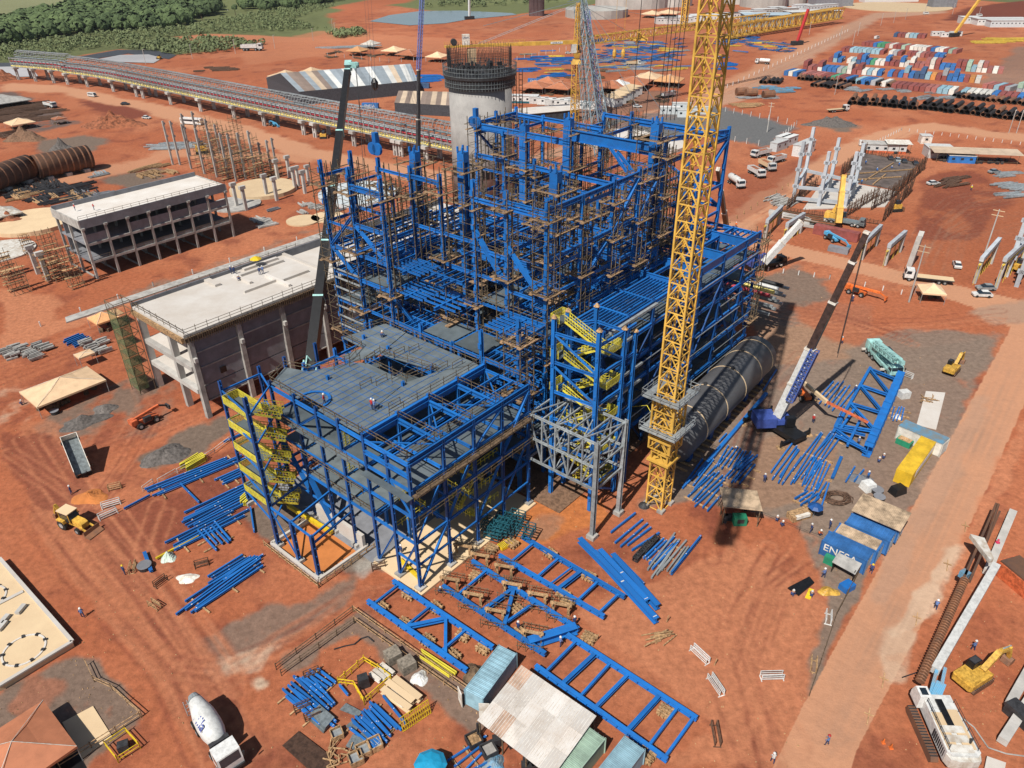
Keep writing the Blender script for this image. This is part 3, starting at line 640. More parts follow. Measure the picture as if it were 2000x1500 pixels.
ST = thing('stair_tower', 'tall blue stair tower with bright yellow zigzag stairs between the grey frame and the mast', 'stair tower', S(30.5, -5), 0, None, True)
for a, b, z in ((27.0, -1.0, 30.5), (27.6, -8.0, 30.5), (33.6, -8.2, 28.5), (33.6, -3.4, 30.5), (30.2, -1.0, 30.3), (36.5, -8.2, 27)):
 m = MB(); m.ibeam(S(a, b, 0), S(a, b, z), .55, .55, GA, .1)
 for k in range(2, 28, 3): m.bar(S(a-.35, b, k), S(a-.35, b, k+.5), .3, .2)
 c = build('column', m, 'blue', ST); m = MB(); m.lathe([(.5, 0), (.08, .5)], S(a, b, z), 6); build('cap', m, 'wood', c)
for z in (4.5, 9.5, 14.2, 18.8, 23.6, 28.2):
 for p, q in (((27, -1), (27.6, -8)), ((27.6, -8), (33.6, -8.2)), ((33.6, -8.2), (33.6, -3.4)), ((33.6, -3.4), (30.2, -1)), ((30.2, -1), (27, -1)), ((33.6, -8.2), (36.5, -8.2))):
  m = MB(); m.ibeam(S(*p, z), S(*q, z), .28, .4, t=.05); build('beam', m, 'blue', ST)
for p, q in ((S(27, -1, 28), S(27.6, -8, 23.8)), (S(27.6, -8, 28), S(33.6, -8.2, 24)), (S(27.6, -8.1, 4.5), S(33.6, -8.2, .5)), (S(27, -1, 23), S(27.6, -8, 19)), (S(27, -1, 9), S(27.6, -8, 14))): m = MB(); m.bar(p, q, .25); build('brace', m, 'blue', ST)
for k, z in enumerate((29.4, 23.9, 18.4, 12.9, 7.4)):
 y = MB(); tr = MB(); hi = S(29.2, -1.6, z); lo = S(31.0, -6.7, z-3.6)
 stair_flight(y, tr, hi, lo, 1.1, GA); stair_flight(y, tr, S(32.3, -6.7, z-3.6), S(30.5, -3.0, max(0, z-5.3)), .9, GA)
 f = build('stair_flight', y, 'yellow_st', ST); build('treads', tr, 'grate', f)
 y = MB(); tr = MB(); basket(y, tr, lo+GA*.7-GB*.6, 3.2, 1.7, (2,)); f = build('landing', y, 'yellow_st', ST); build('landing_floor', tr, 'grate', f)
 y = MB(); tr = MB(); basket(y, tr, hi+GB*.9-GA*.3, 2.6, 1.5, (0,)); f = build('landing', y, 'yellow_st', ST); build('landing_floor', tr, 'grate', f)

# ---------------- low building: blue frame with grey decks ----------------
LOW = thing('low_steel_frame', 'lower blue steel frame with grey grating decks in front of the tall one', 'steel frame', S(11, 16), 0, None, True)
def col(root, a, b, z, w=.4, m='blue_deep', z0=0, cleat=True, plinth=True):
 mb = MB(); mb.ibeam(S(a, b, z0), S(a, b, z), w, w, GA, .09)
 if cleat:
  for k in np.arange(z0+1.2, z-.6, 1.45): mb.bar(S(a, b-w*.55, k), S(a, b-w*.95, k), .16, .12)
 c = build('column', mb, m, root)
 if plinth and z0 < .5: mb = MB(); mb.box(S(a, b, .3), (1.2, 1.2, .75), AZ); build('plinth', mb, 'conc_mid', c)
 return c
def bm(root, p, q, w=.35, h=.6, name='beam', m='blue', t=.05): mb = MB(); mb.ibeam(p, q, w*.72, h*.68, t=t); return build(name, mb, m, root)
FB = [0, 3.95, 8.2, 13.2, 17.8, 22.6, 28.2]; FA = [0, 5.8, 11.4, 17, 22.7]
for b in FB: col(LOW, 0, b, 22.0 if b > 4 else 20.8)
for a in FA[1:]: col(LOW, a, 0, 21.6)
for a in (5.8, 11.4, 17, 22.7):
 for b in (8.2, 13.2, 22.6, 28.2):
  if (a, b) in ((11.4, 22.6), ): continue
  col(LOW, a, b, 22.3 if b > 8 else 20.6, m='blue', cleat=False, plinth=False)
for b in (8.2, 28.2, 33.5): col(LOW, 22.7, b, 21, m='blue', cleat=False)
col(LOW, 5.8, 33.2, 21.5); col(LOW, 11.4, 33.2, 21.5, cleat=False)
for z, q in ((20.9, .8), (16.9, .5), (12.6, .5), (8.2, .5), (4.4, .35)):
 for i in range(len(FB)-1):
  if z < 5 and i in (1, 2, 3): continue
  bm(LOW, S(0, FB[i], z), S(0, FB[i+1], z), .35, q)
 for i in range(4): bm(LOW, S(FA[i], 0, z), S(FA[i+1], 0, z), .35, 1.3 if z > 20 else q)
 if z > 5:
  for a in FA[1:]:
   bm(LOW, S(a, 0, z), S(a, 8.2, z)); bm(LOW, S(a, 8.2, z), S(a, 28.2, z))
  for b in (8.2, 13.2, 22.6, 28.2): bm(LOW, S(0, b, z), S(22.7, b, z), .35, .6 if z < 20 or b > 9 else 1.4)
# top frame of the open front bays: deep beams and horizontal bracing
for a in (5.8, 11.4, 17): bm(LOW, S(a, 0, 20.9), S(a, 8.2, 20.9), .5, 1.)
for i in range(4):
 a = FA[i]; bm(LOW, S(a, 0.3, 20.7), S(a+5.7, 8, 20.7), .25, .25, 'roof_brace') if i % 2 else bm(LOW, S(a, 8, 20.7), S(a+5.7, .3, 20.7), .25, .25, 'roof_brace')
 for y in (2.7, 5.4): bm(LOW, S(a, y, 21.1), S(a+5.7, y, 21.1), .25, .4, 'joist')
bm(LOW, S(-.2, 8.2, 21.6), S(22.7, 8.2, 21.6), .6, 1., 'girder'); bm(LOW, S(0, 0, 21.3), S(22.7, 0, 21.3), .55, 1.1, 'girder'); bm(LOW, S(-.1, 0, 19.2), S(-.1, 8.2, 19.2), .5, .8, 'girder')
for p, q, w_ in (((0, 28.2, 12.4), (0, 22.8, 5.0), .8), ((0, 28.2, 12.6), (0, 22.6, 16.6), .5), ((0, 22.6, 16.8), (0, 17.8, 20.6), .5), ((0, 22.6, 8), (0, 17.9, .6), .9), ((0, 3.95, .5), (0, 0, 8.2), .4), ((0, 8.2, .5), (0, 3.95, 8), .4), ((5.8, 0, 8.2), (0, 0, .5), .45), ((5.8, 0, 8.2), (11.4, 0, 16.8), .45), ((17, 0, 12.6), (11.4, 0, 4.4), .45), ((22.7, 0, 20.6), (17, 0, 12.8), .6), ((11.4, 0, 16.8), (17, 0, 20.6), .45), ((0, 0, 8.2), (5.8, 0, 16.6), .3), ((17, 0, 4.4), (22.7, 0, 12.6), .35), ((0, 0, 12.6), (0, 3.95, 16.9), .3)):
 bm(LOW, S(*p), S(*q), w_, w_*.8, 'brace')
def deck(root, pts, z, mname='grate', name='deck', t=.12):
 mb = MB(); w_ = [S(a, b) for a, b in pts]; mb.prism([(p.x, p.y) for p in w_], z, z+t); return build(name, mb, mname, root)
deck(LOW, [(0.1, 9), (0.1, 17.4), (1.2, 17.4), (1.2, 21.8), (0.1, 21.8), (0.1, 28), (4.0, 30.3), (5.4, 26.6), (11, 24), (12.4, 22), (12.4, 13.6), (5, 12), (5, 9)], 21.45, 'grate_b')
deck(LOW, [(11, 24), (15.2, 22.6), (22.6, 24.8), (22.6, 29.6), (15.2, 31.2), (15, 26), (11.4, 26.6)], 21.47, 'grate_b')
deck(LOW, [(15.4, 22.5), (17.2, 12.4), (22.4, 9.4), (22.5, 24.6)], 21.46, 'grate_b'); deck(LOW, [(5, 9), (5, 11.9), (12.4, 13.5), (17.1, 12.3), (22.3, 9.3), (22.3, 8.7), (5, 8.7)], 21.44, 'grate_b')
# deck panel seams: narrow raised seams of blue joist showing between the grating panels
mb = MB()
for k in range(16): b = 9.5+k*1.25; mb.bar(S(.2, b, 21.62), S(11 if b > 13 else 16, b, 21.62), .05, .03) if b < 28 else None
for k in range(9): a = 1.2+k*1.25; mb.bar(S(a, 9.2, 21.62), S(a, 26 if a < 4.5 or a > 8 else 27, 21.62), .04, .03)
for k in range(5): mb.bar(S(15.4+k*1.5, 12+.3*k, 21.62), S(15.4+k*1.5, 30, 21.62), .04, .03)
for k in range(7): mb.bar(S(15.6, 11.8+k*2.7, 21.62), S(22.4, 11.8+k*2.7, 21.62), .05, .03)
build('panel_seams', mb, 'blue', LOW)
mb = MB()                           # openings hole rims
for k in range(12):
 t0, t1 = math.pi*k/12, math.pi*(k+1)/12; mb.ibeam(S(3.2+2.2*math.sin(t0)-2.2, 19.6+2.2*math.cos(t0), 21.5), S(3.2+2.2*math.sin(t1)-2.2, 19.6+2.2*math.cos(t1), 21.5), .4, .6)
build('opening_rim', mb, 'blue', LOW)
deck(LOW, [(.2, 0.5), (5.6, .5), (5.6, 8), (.2, 8)], 16.3, 'grate_b'); deck(LOW, [(5.9, .4), (22.5, .4), (22.5, 7.9), (5.9, 7.9)], 16.35, 'grate')
deck(LOW, [(.3, 8.5), (22.4, 8.5), (22.4, 28), (.3, 28)], 16.6, 'grate')
deck(LOW, [(.2, 4), (5.6, 4), (5.6, 27.6), (.2, 27.6)], 12.4, 'grate_b'); deck(LOW, [(.2, 9), (20, 9), (20, 22.6), (.2, 22.6)], 8.2, 'grate_b'); deck(LOW, [(6, 9), (22, 9), (22, 28), (6, 28)], 12.2, 'grate'); deck(LOW, [(12, .5), (22, .5), (22, 8), (12, 8)], 12.2, 'grate')
deck(LOW, [(-.1, 17.8), (-.9, 17.8), (-.9, 8.6), (-.1, 8.6)], 16.6, 'grate_b', 'walkway'); deck(LOW, [(0, -1.1), (22.4, -1.1), (22.4, -.2), (0, -.2)], 16.2, 'wood_d', 'walkway'); deck(LOW, [(-1.2, -.6), (-.2, -.6), (-.2, 8.2), (-1.2, 8.2)], 16.2, 'grate', 'walkway'); deck(LOW, [(-.9, 17.8), (-.1, 17.8), (-.1, 27.6), (-.9, 27.6)], 16.55, 'grate', 'walkway')
mb = MB()
rail(mb, [S(.1, 28.1, 21.6), S(.1, 9, 21.6)]); rail(mb, [S(.1, 28.1, 21.6), S(4, 30.2, 21.6), S(5.4, 26.7, 21.6), S(11, 24.2, 21.6), S(15, 26.2, 21.6), S(15.2, 31, 21.6), S(22.4, 29.5, 21.6), S(22.4, 9.5, 21.6)])
rail(mb, [S(12.4, 22, 21.6), S(12.4, 13.6, 21.6), S(17.2, 12.5, 21.6), S(15.4, 22.5, 21.6), S(12.4, 22, 21.6)]); rail(mb, [S(5, 8.8, 21.6), S(22.5, 8.8, 21.6)]); rail(mb, [S(0, 0, 22), S(22.7, 0, 22), S(22.7, 8, 22)]); rail(mb, [S(0, 0, 22), S(0, 8.2, 22)])
rail(mb, [S(5.8, .3, 21.5), S(5.8, 8, 21.5)]); rail(mb, [S(11.4, .3, 21.5), S(11.4, 8, 21.5)]); rail(mb, [S(17, .3, 21.5), S(17, 8, 21.5)])
for z in (16.7, 12.5): rail(mb, [S(-.9, 27.5, z), S(-.9, 8.6, z)]); rail(mb, [S(0, -1.1, z-.3), S(22.4, -1.1, z-.3)])
rail(mb, [S(.2, 22.4, 8.3), S(.2, 9, 8.3)])
for k in range(14): rail(mb, [S(6+k, 10+(k*7) % 15, 21.6), S(8+k, 10+(k*7) % 15, 21.6)])
build('guard_rail', mb, 'pole', LOW)
mb = MB()
for z in (12.5, 8.3): mb = MB(); rail(mb, [S(5.6, 8.4, z), S(5.6, 4, z), S(.2, 4, z)], r=.05, step=1); build('yellow_rail', mb, 'yellow_st', LOW)
for z in (4.5, 8.3, 12.4): mb = MB(); rail(mb, [S(17, 1, z), S(11, 1, z), S(11, 6, z), S(17, 6, z)], r=.05, step=.8); build('yellow_rail', mb, 'yellow_st', LOW)
mb = MB(); ladder(mb, S(1, 14, 12.5), S(1, 14, 21.4), .7); ladder(mb, S(1.6, 14, 12.5), S(1.6, 14, 21.4), .7)
build('cage_ladder', mb, 'yellow_st', LOW)
mb = MB(); tr = MB(); stair_flight(mb, tr, S(11, 3, 12.2), S(15.5, 3, 8), 1., GB); stair_flight(mb, tr, S(16, 4.5, 8), S(12, 4.5, 4), 1., GB); stair_flight(mb, tr, S(12, 3, 4), S(16, 3, 0), 1., GB)
f = build('stair_flight', mb, 'yellow_st', LOW); build('treads', tr, 'grate', f)
# joists seen under the decks through the openings
mb = MB()
for z in (16.2, 12, 7.9):
 for k in range(12): mb.ibeam(S(.3, 9+k*1.6, z), S(22, 9+k*1.6, z), .2, .35, t=.05)
build('joist_panel', mb, 'blue', LOW)
# portal frame in front of the left pit
for b in (21.7, 16.8, 12.3): col(LOW, -7.35, b, 7.6 if b < 20 else 25.4, .5)
for b in (21.7, 16.8, 12.3): bm(LOW, S(-7.35, b, 7.4), S(-.1, b+1.0, 7.6), .3, .45)
bm(LOW, S(-7.35, 21.7, 7.4), S(-7.35, 12.3, 7.4), .3, .45); bm(LOW, S(-7.35, 12.3, 6.2), S(-.1, 13.2, 6.4), .3, .45); bm(LOW, S(-7.35, 21.7, 7), S(-7.35, 16.8, .6), .25, .25, 'brace')
# ---------------- yellow stairs on the left corner ----------------
SL = thing('corner_stair', 'yellow stairs and mesh landings on the left corner of the low blue frame', 'stairs', S(-6, 28), 0, None, True)
col(SL, -4.7, 33.2, 22.2); c1 = S(-4.7, 33.2); c2 = S(-7.35, 21.7); c3 = S(-.1, 28.2); c4 = S(1.5, 33)
Z3 = Vector((0, 0, 1)); col(SL, 1.5, 33.2, 21.8)
for z in (20.6, 15.8, 11.2, 6.6, 2.5):
 for p, q in ((c1, c2+Z3*2.2), (c2+Z3*2, c3+Z3*.6), (c1, c4), (c4, c3)): bm(SL, p+Z3*z, q+Z3*z, .25, .35)
for z in (19.0, 15.2, 11.4, 7.6, 3.8):
 y = MB(); tr = MB(); cc = (c1+c2)*.5+GA*1.0+Z3*(z+1.4); basket(y, tr, cc, 2.4, 5.6, (0,)); f = build('landing', y, 'yellow_st', SL); build('landing_floor', tr, 'grate', f)
 y = MB(); tr = MB(); cc2 = cc+GA*3.4-GB*3.6-Z3*2.0
 stair_flight(y, tr, cc-GB*2.4+GA*.4, cc2+GA*.2+GB*.4, 1.1, GB*.7+GA*.7); stair_flight(y, tr, cc-GB*.8+GA*.9, cc2+GA*1.2+GB*1.4, 1.1, GB*.7+GA*.7)
 f = build('stair_flight', y, 'yellow_st', SL); build('treads', tr, 'grate', f)
# pits and slabs under the low building
sl_ = MB()
for p, q in (((-7.9, 11.6), (-7.9, 22.6)), ((-7.9, 22.6), (.6, 22.6)), ((.6, 22.6), (.6, 11.6)), ((.6, 11.6), (-7.9, 11.6))): sl_.bar(S(*p, .35), S(*q, .35), .4, .7)
sl_.box(S(.2, 17, 1.4), (.5, 10.6, 2.6), AZ)
solo('pit_wall', sl_, 'conc_w', 'low concrete wall round the orange floored pit below the blue portal frame', 'wall')
sl_ = MB(); sl_.hexa([S(a, b, z) for z in (.02, .12) for a, b in ((-7.6, 12), (.2, 12), (.2, 22.4), (-7.6, 22.4))]); o = build('pit_floor', sl_, 'soil_orange', None, S(-4, 17)); o['kind'] = 'structure'
sl_ = MB(); sl_.hexa([S(a, b, z) for z in (.0, .35) for a, b in ((-.9, -1), (23.4, -1), (23.4, 8.6), (-.9, 8.6))]); o = build('floor_slab', sl_, 'conc_sand', None, S(11, 4)); o['kind'] = 'structure'
sl_ = MB(); sl_.hexa([S(a, b, z) for z in (.0, .14) for a, b in ((-.9, 8.7), (23.4, 8.7), (23.4, 33), (-.9, 33))]); o = build('floor_slab', sl_, 'conc_g', None, S(11, 20)); o['kind'] = 'structure'
sl_ = MB(); sl_.hexa([S(a, b, z) for z in (.0, .2) for a, b in ((24, -5), (87, -5), (87, 46), (24, 46))]); o = build('floor_slab', sl_, 'gravel_brown', None, S(55, 20)); o['kind'] = 'structure'
mb = MB()
for p, q, z in (((-8.6, 23.4), (-8.6, 10.8), .9), ((-8.6, 10.8), (1.2, 10.8), .9), ((-8.6, 23.4), (-8.6, 10.8), .4), ((-8.6, 10.8), (1.2, 10.8), .4), ((-1.4, 23.2), (-7.6, 23.2), .9)): mb.bar(S(*p, z), S(*q, z), .09)
for k in range(8): mb.bar(S(-8.6, 10.8+k*1.8, 0), S(-8.6, 10.8+k*1.8, 1.1), .12); mb.bar(S(-8.6+k*1.4, 10.8, 0), S(-8.6+k*1.4, 10.8, 1.1), .12)
solo('timber_railing', mb, 'wood', 'timber railing around the orange floored pit', 'railing')
mb = MB(); mb.bar(P(563, 988, .8), P(648, 1040, .8), .55, .55); solo('steel_beam', mb, 'yellow', 'thick yellow beam lying above the pit under the low blue frame', 'beam')
mb = MB(); mb.bar(P(780, 1092, .6), P(818, 1128, .6), .45, .45); solo('steel_beam', mb, 'yellow', 'yellow beam lying on the sandy slab inside the near corner of the low frame', 'beam')
# ---------------- grey galvanised bridge frame ----------------
GF = thing('grey_steel_frame', 'unpainted grey steel box frame on two tall legs joining the blue frames', 'steel frame', S(26, -6), 0, None, True)
for a in (22.9, 29.7):
 mb = MB(); mb.ibeam(S(a, -11.8, 0), S(a, -11.8, 17), .6, .6, GA, .1); c = build('column', mb, 'galv', GF); mb = MB(); mb.box(S(a, -11.8, .3), (1.3, 1.3, .7), AZ); build('plinth', mb, 'conc_mid', c)
for z in (16.6, 12.6, 8.8):
 for a in (22.9, 29.7): bm(GF, S(a, 0, z), S(a, -11.8, z), .4, .45, m='galv')
 for k in range(6): b = -11.8*k/5; bm(GF, S(22.9, b, z), S(29.7, b, z), .3, .35, m='galv')
 for k in range(5): bm(GF, S((22.9, 29.7)[k % 2], -11.8*k/5, z), S((22.9, 29.7)[(k+1) % 2], -11.8*(k+1)/5, z), .22, .22, 'brace', 'galv') if z > 9 or k % 2 else None
for a in (22.9, 29.7):
 for k in range(6): b = -11.8*k/5; bm(GF, S(a, b, 8.8), S(a, b, 16.6), .3, .3, 'post', 'galv')
 for k in range(5): bm(GF, S(a, -11.8*k/5, 16.4 if k < 3 else 9), S(a, -11.8*(k+1)/5, 9 if k < 3 else 16.4), .26, .26, 'brace', 'galv')
for k in range(3): bm(GF, S(22.9, -11.8, 12.6-k*3.9), S(29.7, -11.8, 12.6-k*3.9), .3, .4, m='galv') if k < 2 else None
mb = MB(); mb.hexa([S(a, b, z) for z in (17.3, 17.4) for a, b in ((29.9, -8), (30.7, -8), (30.7, 1), (29.9, 1))]); build('plank_deck', mb, 'wood_d', GF)
# ---------------- concrete buildings ----------------
def quadbox(mb, pts, z0, z1): mb.hexa([S(a, b, z) for z in (z0, z1) for a, b in pts]); return mb
def rect(a0, b0, a1, b1): return [(a0, b0), (a1, b0), (a1, b1), (a0, b1)]
B1 = thing('concrete_building', 'long three-storey open concrete frame building with pale roof slab, smaller and farther', 'building', S(40, 147), 0, None, True)
q = lambda r, z0, z1, n, m, par=B1: build(n, quadbox(MB(), rect(*r), z0, z1), m, par)
q((20, 139.8, 59.8, 155.2), 14.2, 14.7, 'roof', 'conc_w'); q((20, 139.5, 59.8, 139.8), 13.2, 15.4, 'parapet', 'conc_g'); q((20, 155.2, 59.8, 155.5), 14.2, 15.9, 'parapet', 'conc_g'); q((59.8, 139.5, 60.1, 155.5), 13.6, 15.0, 'parapet', 'conc_mid'); q((19.7, 139.5, 20, 155.5), 13.2, 15.4, 'parapet', 'conc_mid')
q((20.2, 140, 59.6, 155), 8.8, 9.2, 'floor', 'conc_g'); q((20.2, 140, 59.6, 155), 4.3, 4.8, 'floor', 'conc_g')
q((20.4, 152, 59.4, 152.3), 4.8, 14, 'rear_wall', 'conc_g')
for k in range(8):
 a = 20.3+k*5.6
 for b in (139.9, 147.5, 154.8): m = MB(); m.bar(S(a, b, 0), S(a, b, 14), .55, .55, GA); m.box(S(a, b-.3, 13.2), (.9, .9, .5), AZ); build('column', m, 'conc_mid', B1)
 if k < 7:
  for z, h in ((9.0, .6), (4.5, .6)): q((a+.3, 139.6, a+5.3, 139.95), z-h/2, z+h/2, 'beam', 'conc_mid')
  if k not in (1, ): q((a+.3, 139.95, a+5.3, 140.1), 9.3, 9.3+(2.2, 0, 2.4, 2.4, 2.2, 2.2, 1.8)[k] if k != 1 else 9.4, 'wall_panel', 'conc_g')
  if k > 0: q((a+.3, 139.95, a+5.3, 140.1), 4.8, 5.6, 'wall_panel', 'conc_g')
  m = MB(); m.bar(S(a, 140, .3), S(a, 154, .3), .3, .4); build('ground_beam', m, 'conc_mid', B1)
m = MB(); rail(m, [S(20, 139.6, 15.3), S(59.8, 139.6, 15.3), S(59.8, 155, 15)]); rail(m, [S(20.2, 139.7, 4.7), S(59, 139.7, 4.7)]); build('guard_rail', m, 'pole', B1)
B2 = thing('concrete_building', 'big concrete building with white roof slab and dark panelled front behind the low blue frame', 'building', S(40, 69), 0, None, True)
Q = lambda r, z0, z1, n, m: q(r, z0, z1, n, m, B2)
Q((3.5, 60, 36, 78), 16.4, 17, 'roof', 'conc_w'); Q((36, 60, 84, 78), 15.6, 16.1, 'roof', 'conc_w'); Q((36, 60, 36.6, 78), 16.1, 17.4, 'parapet', 'conc_w'); Q((3.5, 78, 84, 78.4), 16, 17.7, 'parapet', 'conc_g')
Q((3.4, 59.5, 50, 59.9), 15.7, 16.5, 'formwork', 'wood_d'); Q((3.0, 60, 3.4, 78), 15.6, 16.6, 'formwork', 'wood')
m = MB()
for k in range(110): m.bar(S(4+k*.42, 59.4, 15.4), S(4+k*.42, 59.4, 16.9), .12, .1)
build('formwork_props', m, 'wood_d', B2)
for z0, z1 in ((13.1, 15.7), (10.1, 12.9), (6.4, 9.8), (3.4, 6.2)):
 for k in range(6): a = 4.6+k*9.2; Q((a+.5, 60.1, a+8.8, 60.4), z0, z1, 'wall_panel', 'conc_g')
for z in (9.95, 3.2, 13.0):
 for k in range(6): a = 4.6+k*9.2; Q((a+.5, 59.95, a+8.8, 60.45), z-.12, z+.12, 'beam', 'conc_mid')
for k in range(7):
 a = 4.3+k*9.2
 m = MB(); m.bar(S(a, 60, 0), S(a, 60, 16), 1.0, .9, GA); c = build('column', m, 'conc_mid', B2)
 m = MB(); m.box(S(a-.1, 59.3, 12.2), (.6, .8, .8), AZ); build('corbel', m, 'conc', c)
for b in (66.5, 77.5): m = MB(); m.bar(S(4.2, b, 0), S(4.2, b, 16), .9, 1.1, GA); build('column', m, 'conc', B2)
for z in (10.2, 5.6): Q((3.6, 60.4, 4.6, 77.4), z-.5, z+.4, 'beam', 'conc'); Q((4.6, 60.4, 60, 77.4), z, z+.4, 'floor', 'conc_w')
Q((3.7, 60.4, 4.4, 77.4), 14.7, 15.6, 'beam', 'conc'); Q((30, 76, 84, 77.9), 0, 15.6, 'rear_wall', 'conc_g'); Q((62, 60.2, 84, 60.6), 0, 15.6, 'wall_panel', 'conc_g')
for a, b, l, w_, ax in ((20, 67, 7, .4, 0), (28, 66, 6, .4, 0), (18, 74, 1.2, 4, 1), (26, 76.5, 8, .8, 0), (27, 63, .6, 8, 1), (23, 70, .6, 6, 1), (24, 74.5, 10, .5, 0)): Q((a, b, a+l, b+w_), 17, 17.5, 'roof_upstand', 'conc_w')
m = MB(); rail(m, [S(3.6, 59.8, 17), S(50, 59.8, 17)]); rail(m, [S(3.6, 59.8, 17), S(3.6, 78, 17), S(40, 78.6, 17)]); build('guard_rail', m, 'pole', B2)
for a in (9, 55): m = MB(); m.box(S(a, 59.93, 8), (1.2, .08, 1.2), AZ); build('wall_opening', m, 'black', B2)
# netted scaffold on its corner
t = thing('scaffold_tower', 'green netted scaffold tower on the end of the big concrete building', 'scaffolding', S(1.5, 79, 0), 0, None, True)
m = MB()
for k in range(9):
 z = k*2.1
 for i, j in ((0, 0), (3, 0), (3, 3.4), (0, 3.4)): m.bar(S(i, 77+j, z), S(i, 77+j, z+2.2), .09)
 c = [S(i, 77+j, z+2.1) for i, j in ((0, 0), (3, 0), (3, 3.4), (0, 3.4))]
 for i in range(4): m.bar(c[i], c[(i+1) % 4], .09)
 m.bar(S(0, 77, z), S(3, 77, z+2.1) if k % 2 else S(0, 80.4, z+2.1), .08)
build('pole_frame', m, 'pole', t)
for k in range(8): m = MB(); quadbox(m, rect(.2, 77.1, 1.6 if k % 2 else 2.9, 80.2), 2+k*2.1, 2.1+k*2.1); build('plank_deck', m, 'wood', t)
m = MB(); quadbox(m, rect(-.05, 76.95, .05, 80.4), 1, 17); quadbox(m, rect(0, 76.9, 1.9, 76.98), 1, 16.5); build('netting', m, 'net', t)
def scaf_at(p, z1, s, label, m_='wood', grp='pole scaffolds left of the buildings', planks=6, rz=AZ, z0=0):
 t = thing('scaffold_tower', label, 'scaffolding', p, rz, grp); mb = MB(); n = int((z1-z0)/1.5); rn = random.Random(int(p.x*7+p.y))
 for i in (-s, 0, s):
  for j in (-s, s): mb.bar((i, j, z0), (i, j, z1), .1)
 for k in range(n):
  z = z0+k*1.5
  for j in (-s, s): mb.bar((-s-.5, j, z), (s+.5, j, z), .08); mb.bar((j, -s-.5, z), (j, s+.5, z), .08)
  if k % 2: mb.bar((-s, -s, z), (s, -s, z+1.5), .07)
 build('pole_frame', mb, 'pole', t); 
 for k in range(planks): z = z0+.8+k*(z1-z0)/planks+rn.uniform(-.3, .3); pl = MB(); w_ = rn.uniform(.5, 1.2); y = rn.choice((-s, s-w_)); pl.box((rn.uniform(-.4, .4), y+w_/2, z), (2*s+rn.uniform(0, 1.5), w_, .1)); build('plank_deck', pl, m_, t)
 return t
B1S = P(100, 470)
for (u, v), h, s, lb in (((118, 545), 13, 1.6, 'brown pole scaffold on the left corner of the farther concrete building'), ((150, 560), 11, 1.4, 'short brown pole scaffold leaning beside the left corner columns of the farther building'), ((40, 570), 7, 1.8, 'dense pole scaffold at the far left edge, around pale column heads'), ((15, 540), 7, 1.6, 'pole scaffold cut by the left edge of the picture'), ((105, 545), 7.5, 1.8, 'tangled pole scaffold round two white topped stubs'), ((60, 500), 6, 1.0, 'slim dark pole scaffold round a stub behind the gravel ramp')):
 scaf_at(P(u, v), h, s, lb)
# precast columns with capitals on the left
def mk_tcol():
 o = thing('concrete_column', '', 'column'); m = MB(); m.box((0, 0, 3.5), (.9, .9, 7)); build('shaft', m, 'conc', o); m = MB(); m.box((0, 0, 7.3), (2.0, 1.1, 1.0)); build('capital', m, 'conc', o); return o
TC = Kind(mk_tcol)
for u, v, s, l in ((463, 404, 1, 'front left of the T-headed pale columns'), (481, 411, 1, 'nearest T-headed pale column'), (522, 386, 1, 'T-headed pale column before the round tank slab, left'), (541, 392, 1, 'T-headed pale column before the round tank slab, right'), (544, 355, 1, 'T-headed pale column behind the round slab beside scaffolds'), (566, 347, 1, 'farthest T-headed pale column'), (577, 371, 1, 'T-headed pale column between the far pair'), (596, 378, 1, 'rightmost T-headed pale column'), (584, 364, .9, 'slim pale column behind the right pair'), (604, 362, .9, 'slim pale column nearest the blue frame'), (75, 535, 1, 'T-headed pale column in the left scaffolds'), (95, 548, 1, 'second T-headed pale column in the left scaffolds')):
 TC(P(u, v), AZ, l, 'T-headed concrete columns', s)
def mk_pcol():
 o = thing('precast_column', '', 'column'); m = MB(); m.box((0, 0, 8), (.6, .6, 16)); build('shaft', m, 'conc_mid', o)
 for z in (5.5, 10.5, 15): m = MB(); m.box((.45, 0, z), (.6, .5, .7)); build('corbel', m, 'conc', o)
 return o
PC = Kind(mk_pcol)
for i, (u, v, u2, v2) in enumerate(((338, 322, 322, 240), (352, 322, 335, 245), (374, 330, 357, 248), (372, 305, 360, 235), (400, 340, 378, 238), (424, 346, 403, 240), (392, 300, 385, 228), (418, 318, 402, 232), (447, 350, 425, 250), (462, 355, 445, 245), (480, 350, 462, 270), (500, 345, 480, 262), (515, 340, 505, 278), (530, 335, 520, 282), (540, 330, 534, 285), (430, 300, 422, 240), (455, 320, 448, 240))):
 PC(P(u, v), AZ, 'tall thin precast column number %d' % 0 if 0 else 'tall thin precast column with corbels in the field beyond the farther building', 'tall precast columns in the left field', (1, 1, 1 if i < 12 else .7))
for i, (u, v, h) in enumerate(((400, 335, 12), (424, 340, 14), (440, 345, 15), (452, 320, 14), (470, 345, 13), (486, 350, 12), (500, 330, 13), (520, 345, 9), (470, 300, 15), (430, 290, 11), (540, 345, 7), (505, 352, 9), (412, 300, 14), (448, 352, 9))):
 scaf_at(P(u, v), h, 1.6, 'brown pole scaffold among the tall thin precast columns', grp='scaffolds among the precast columns', planks=5)
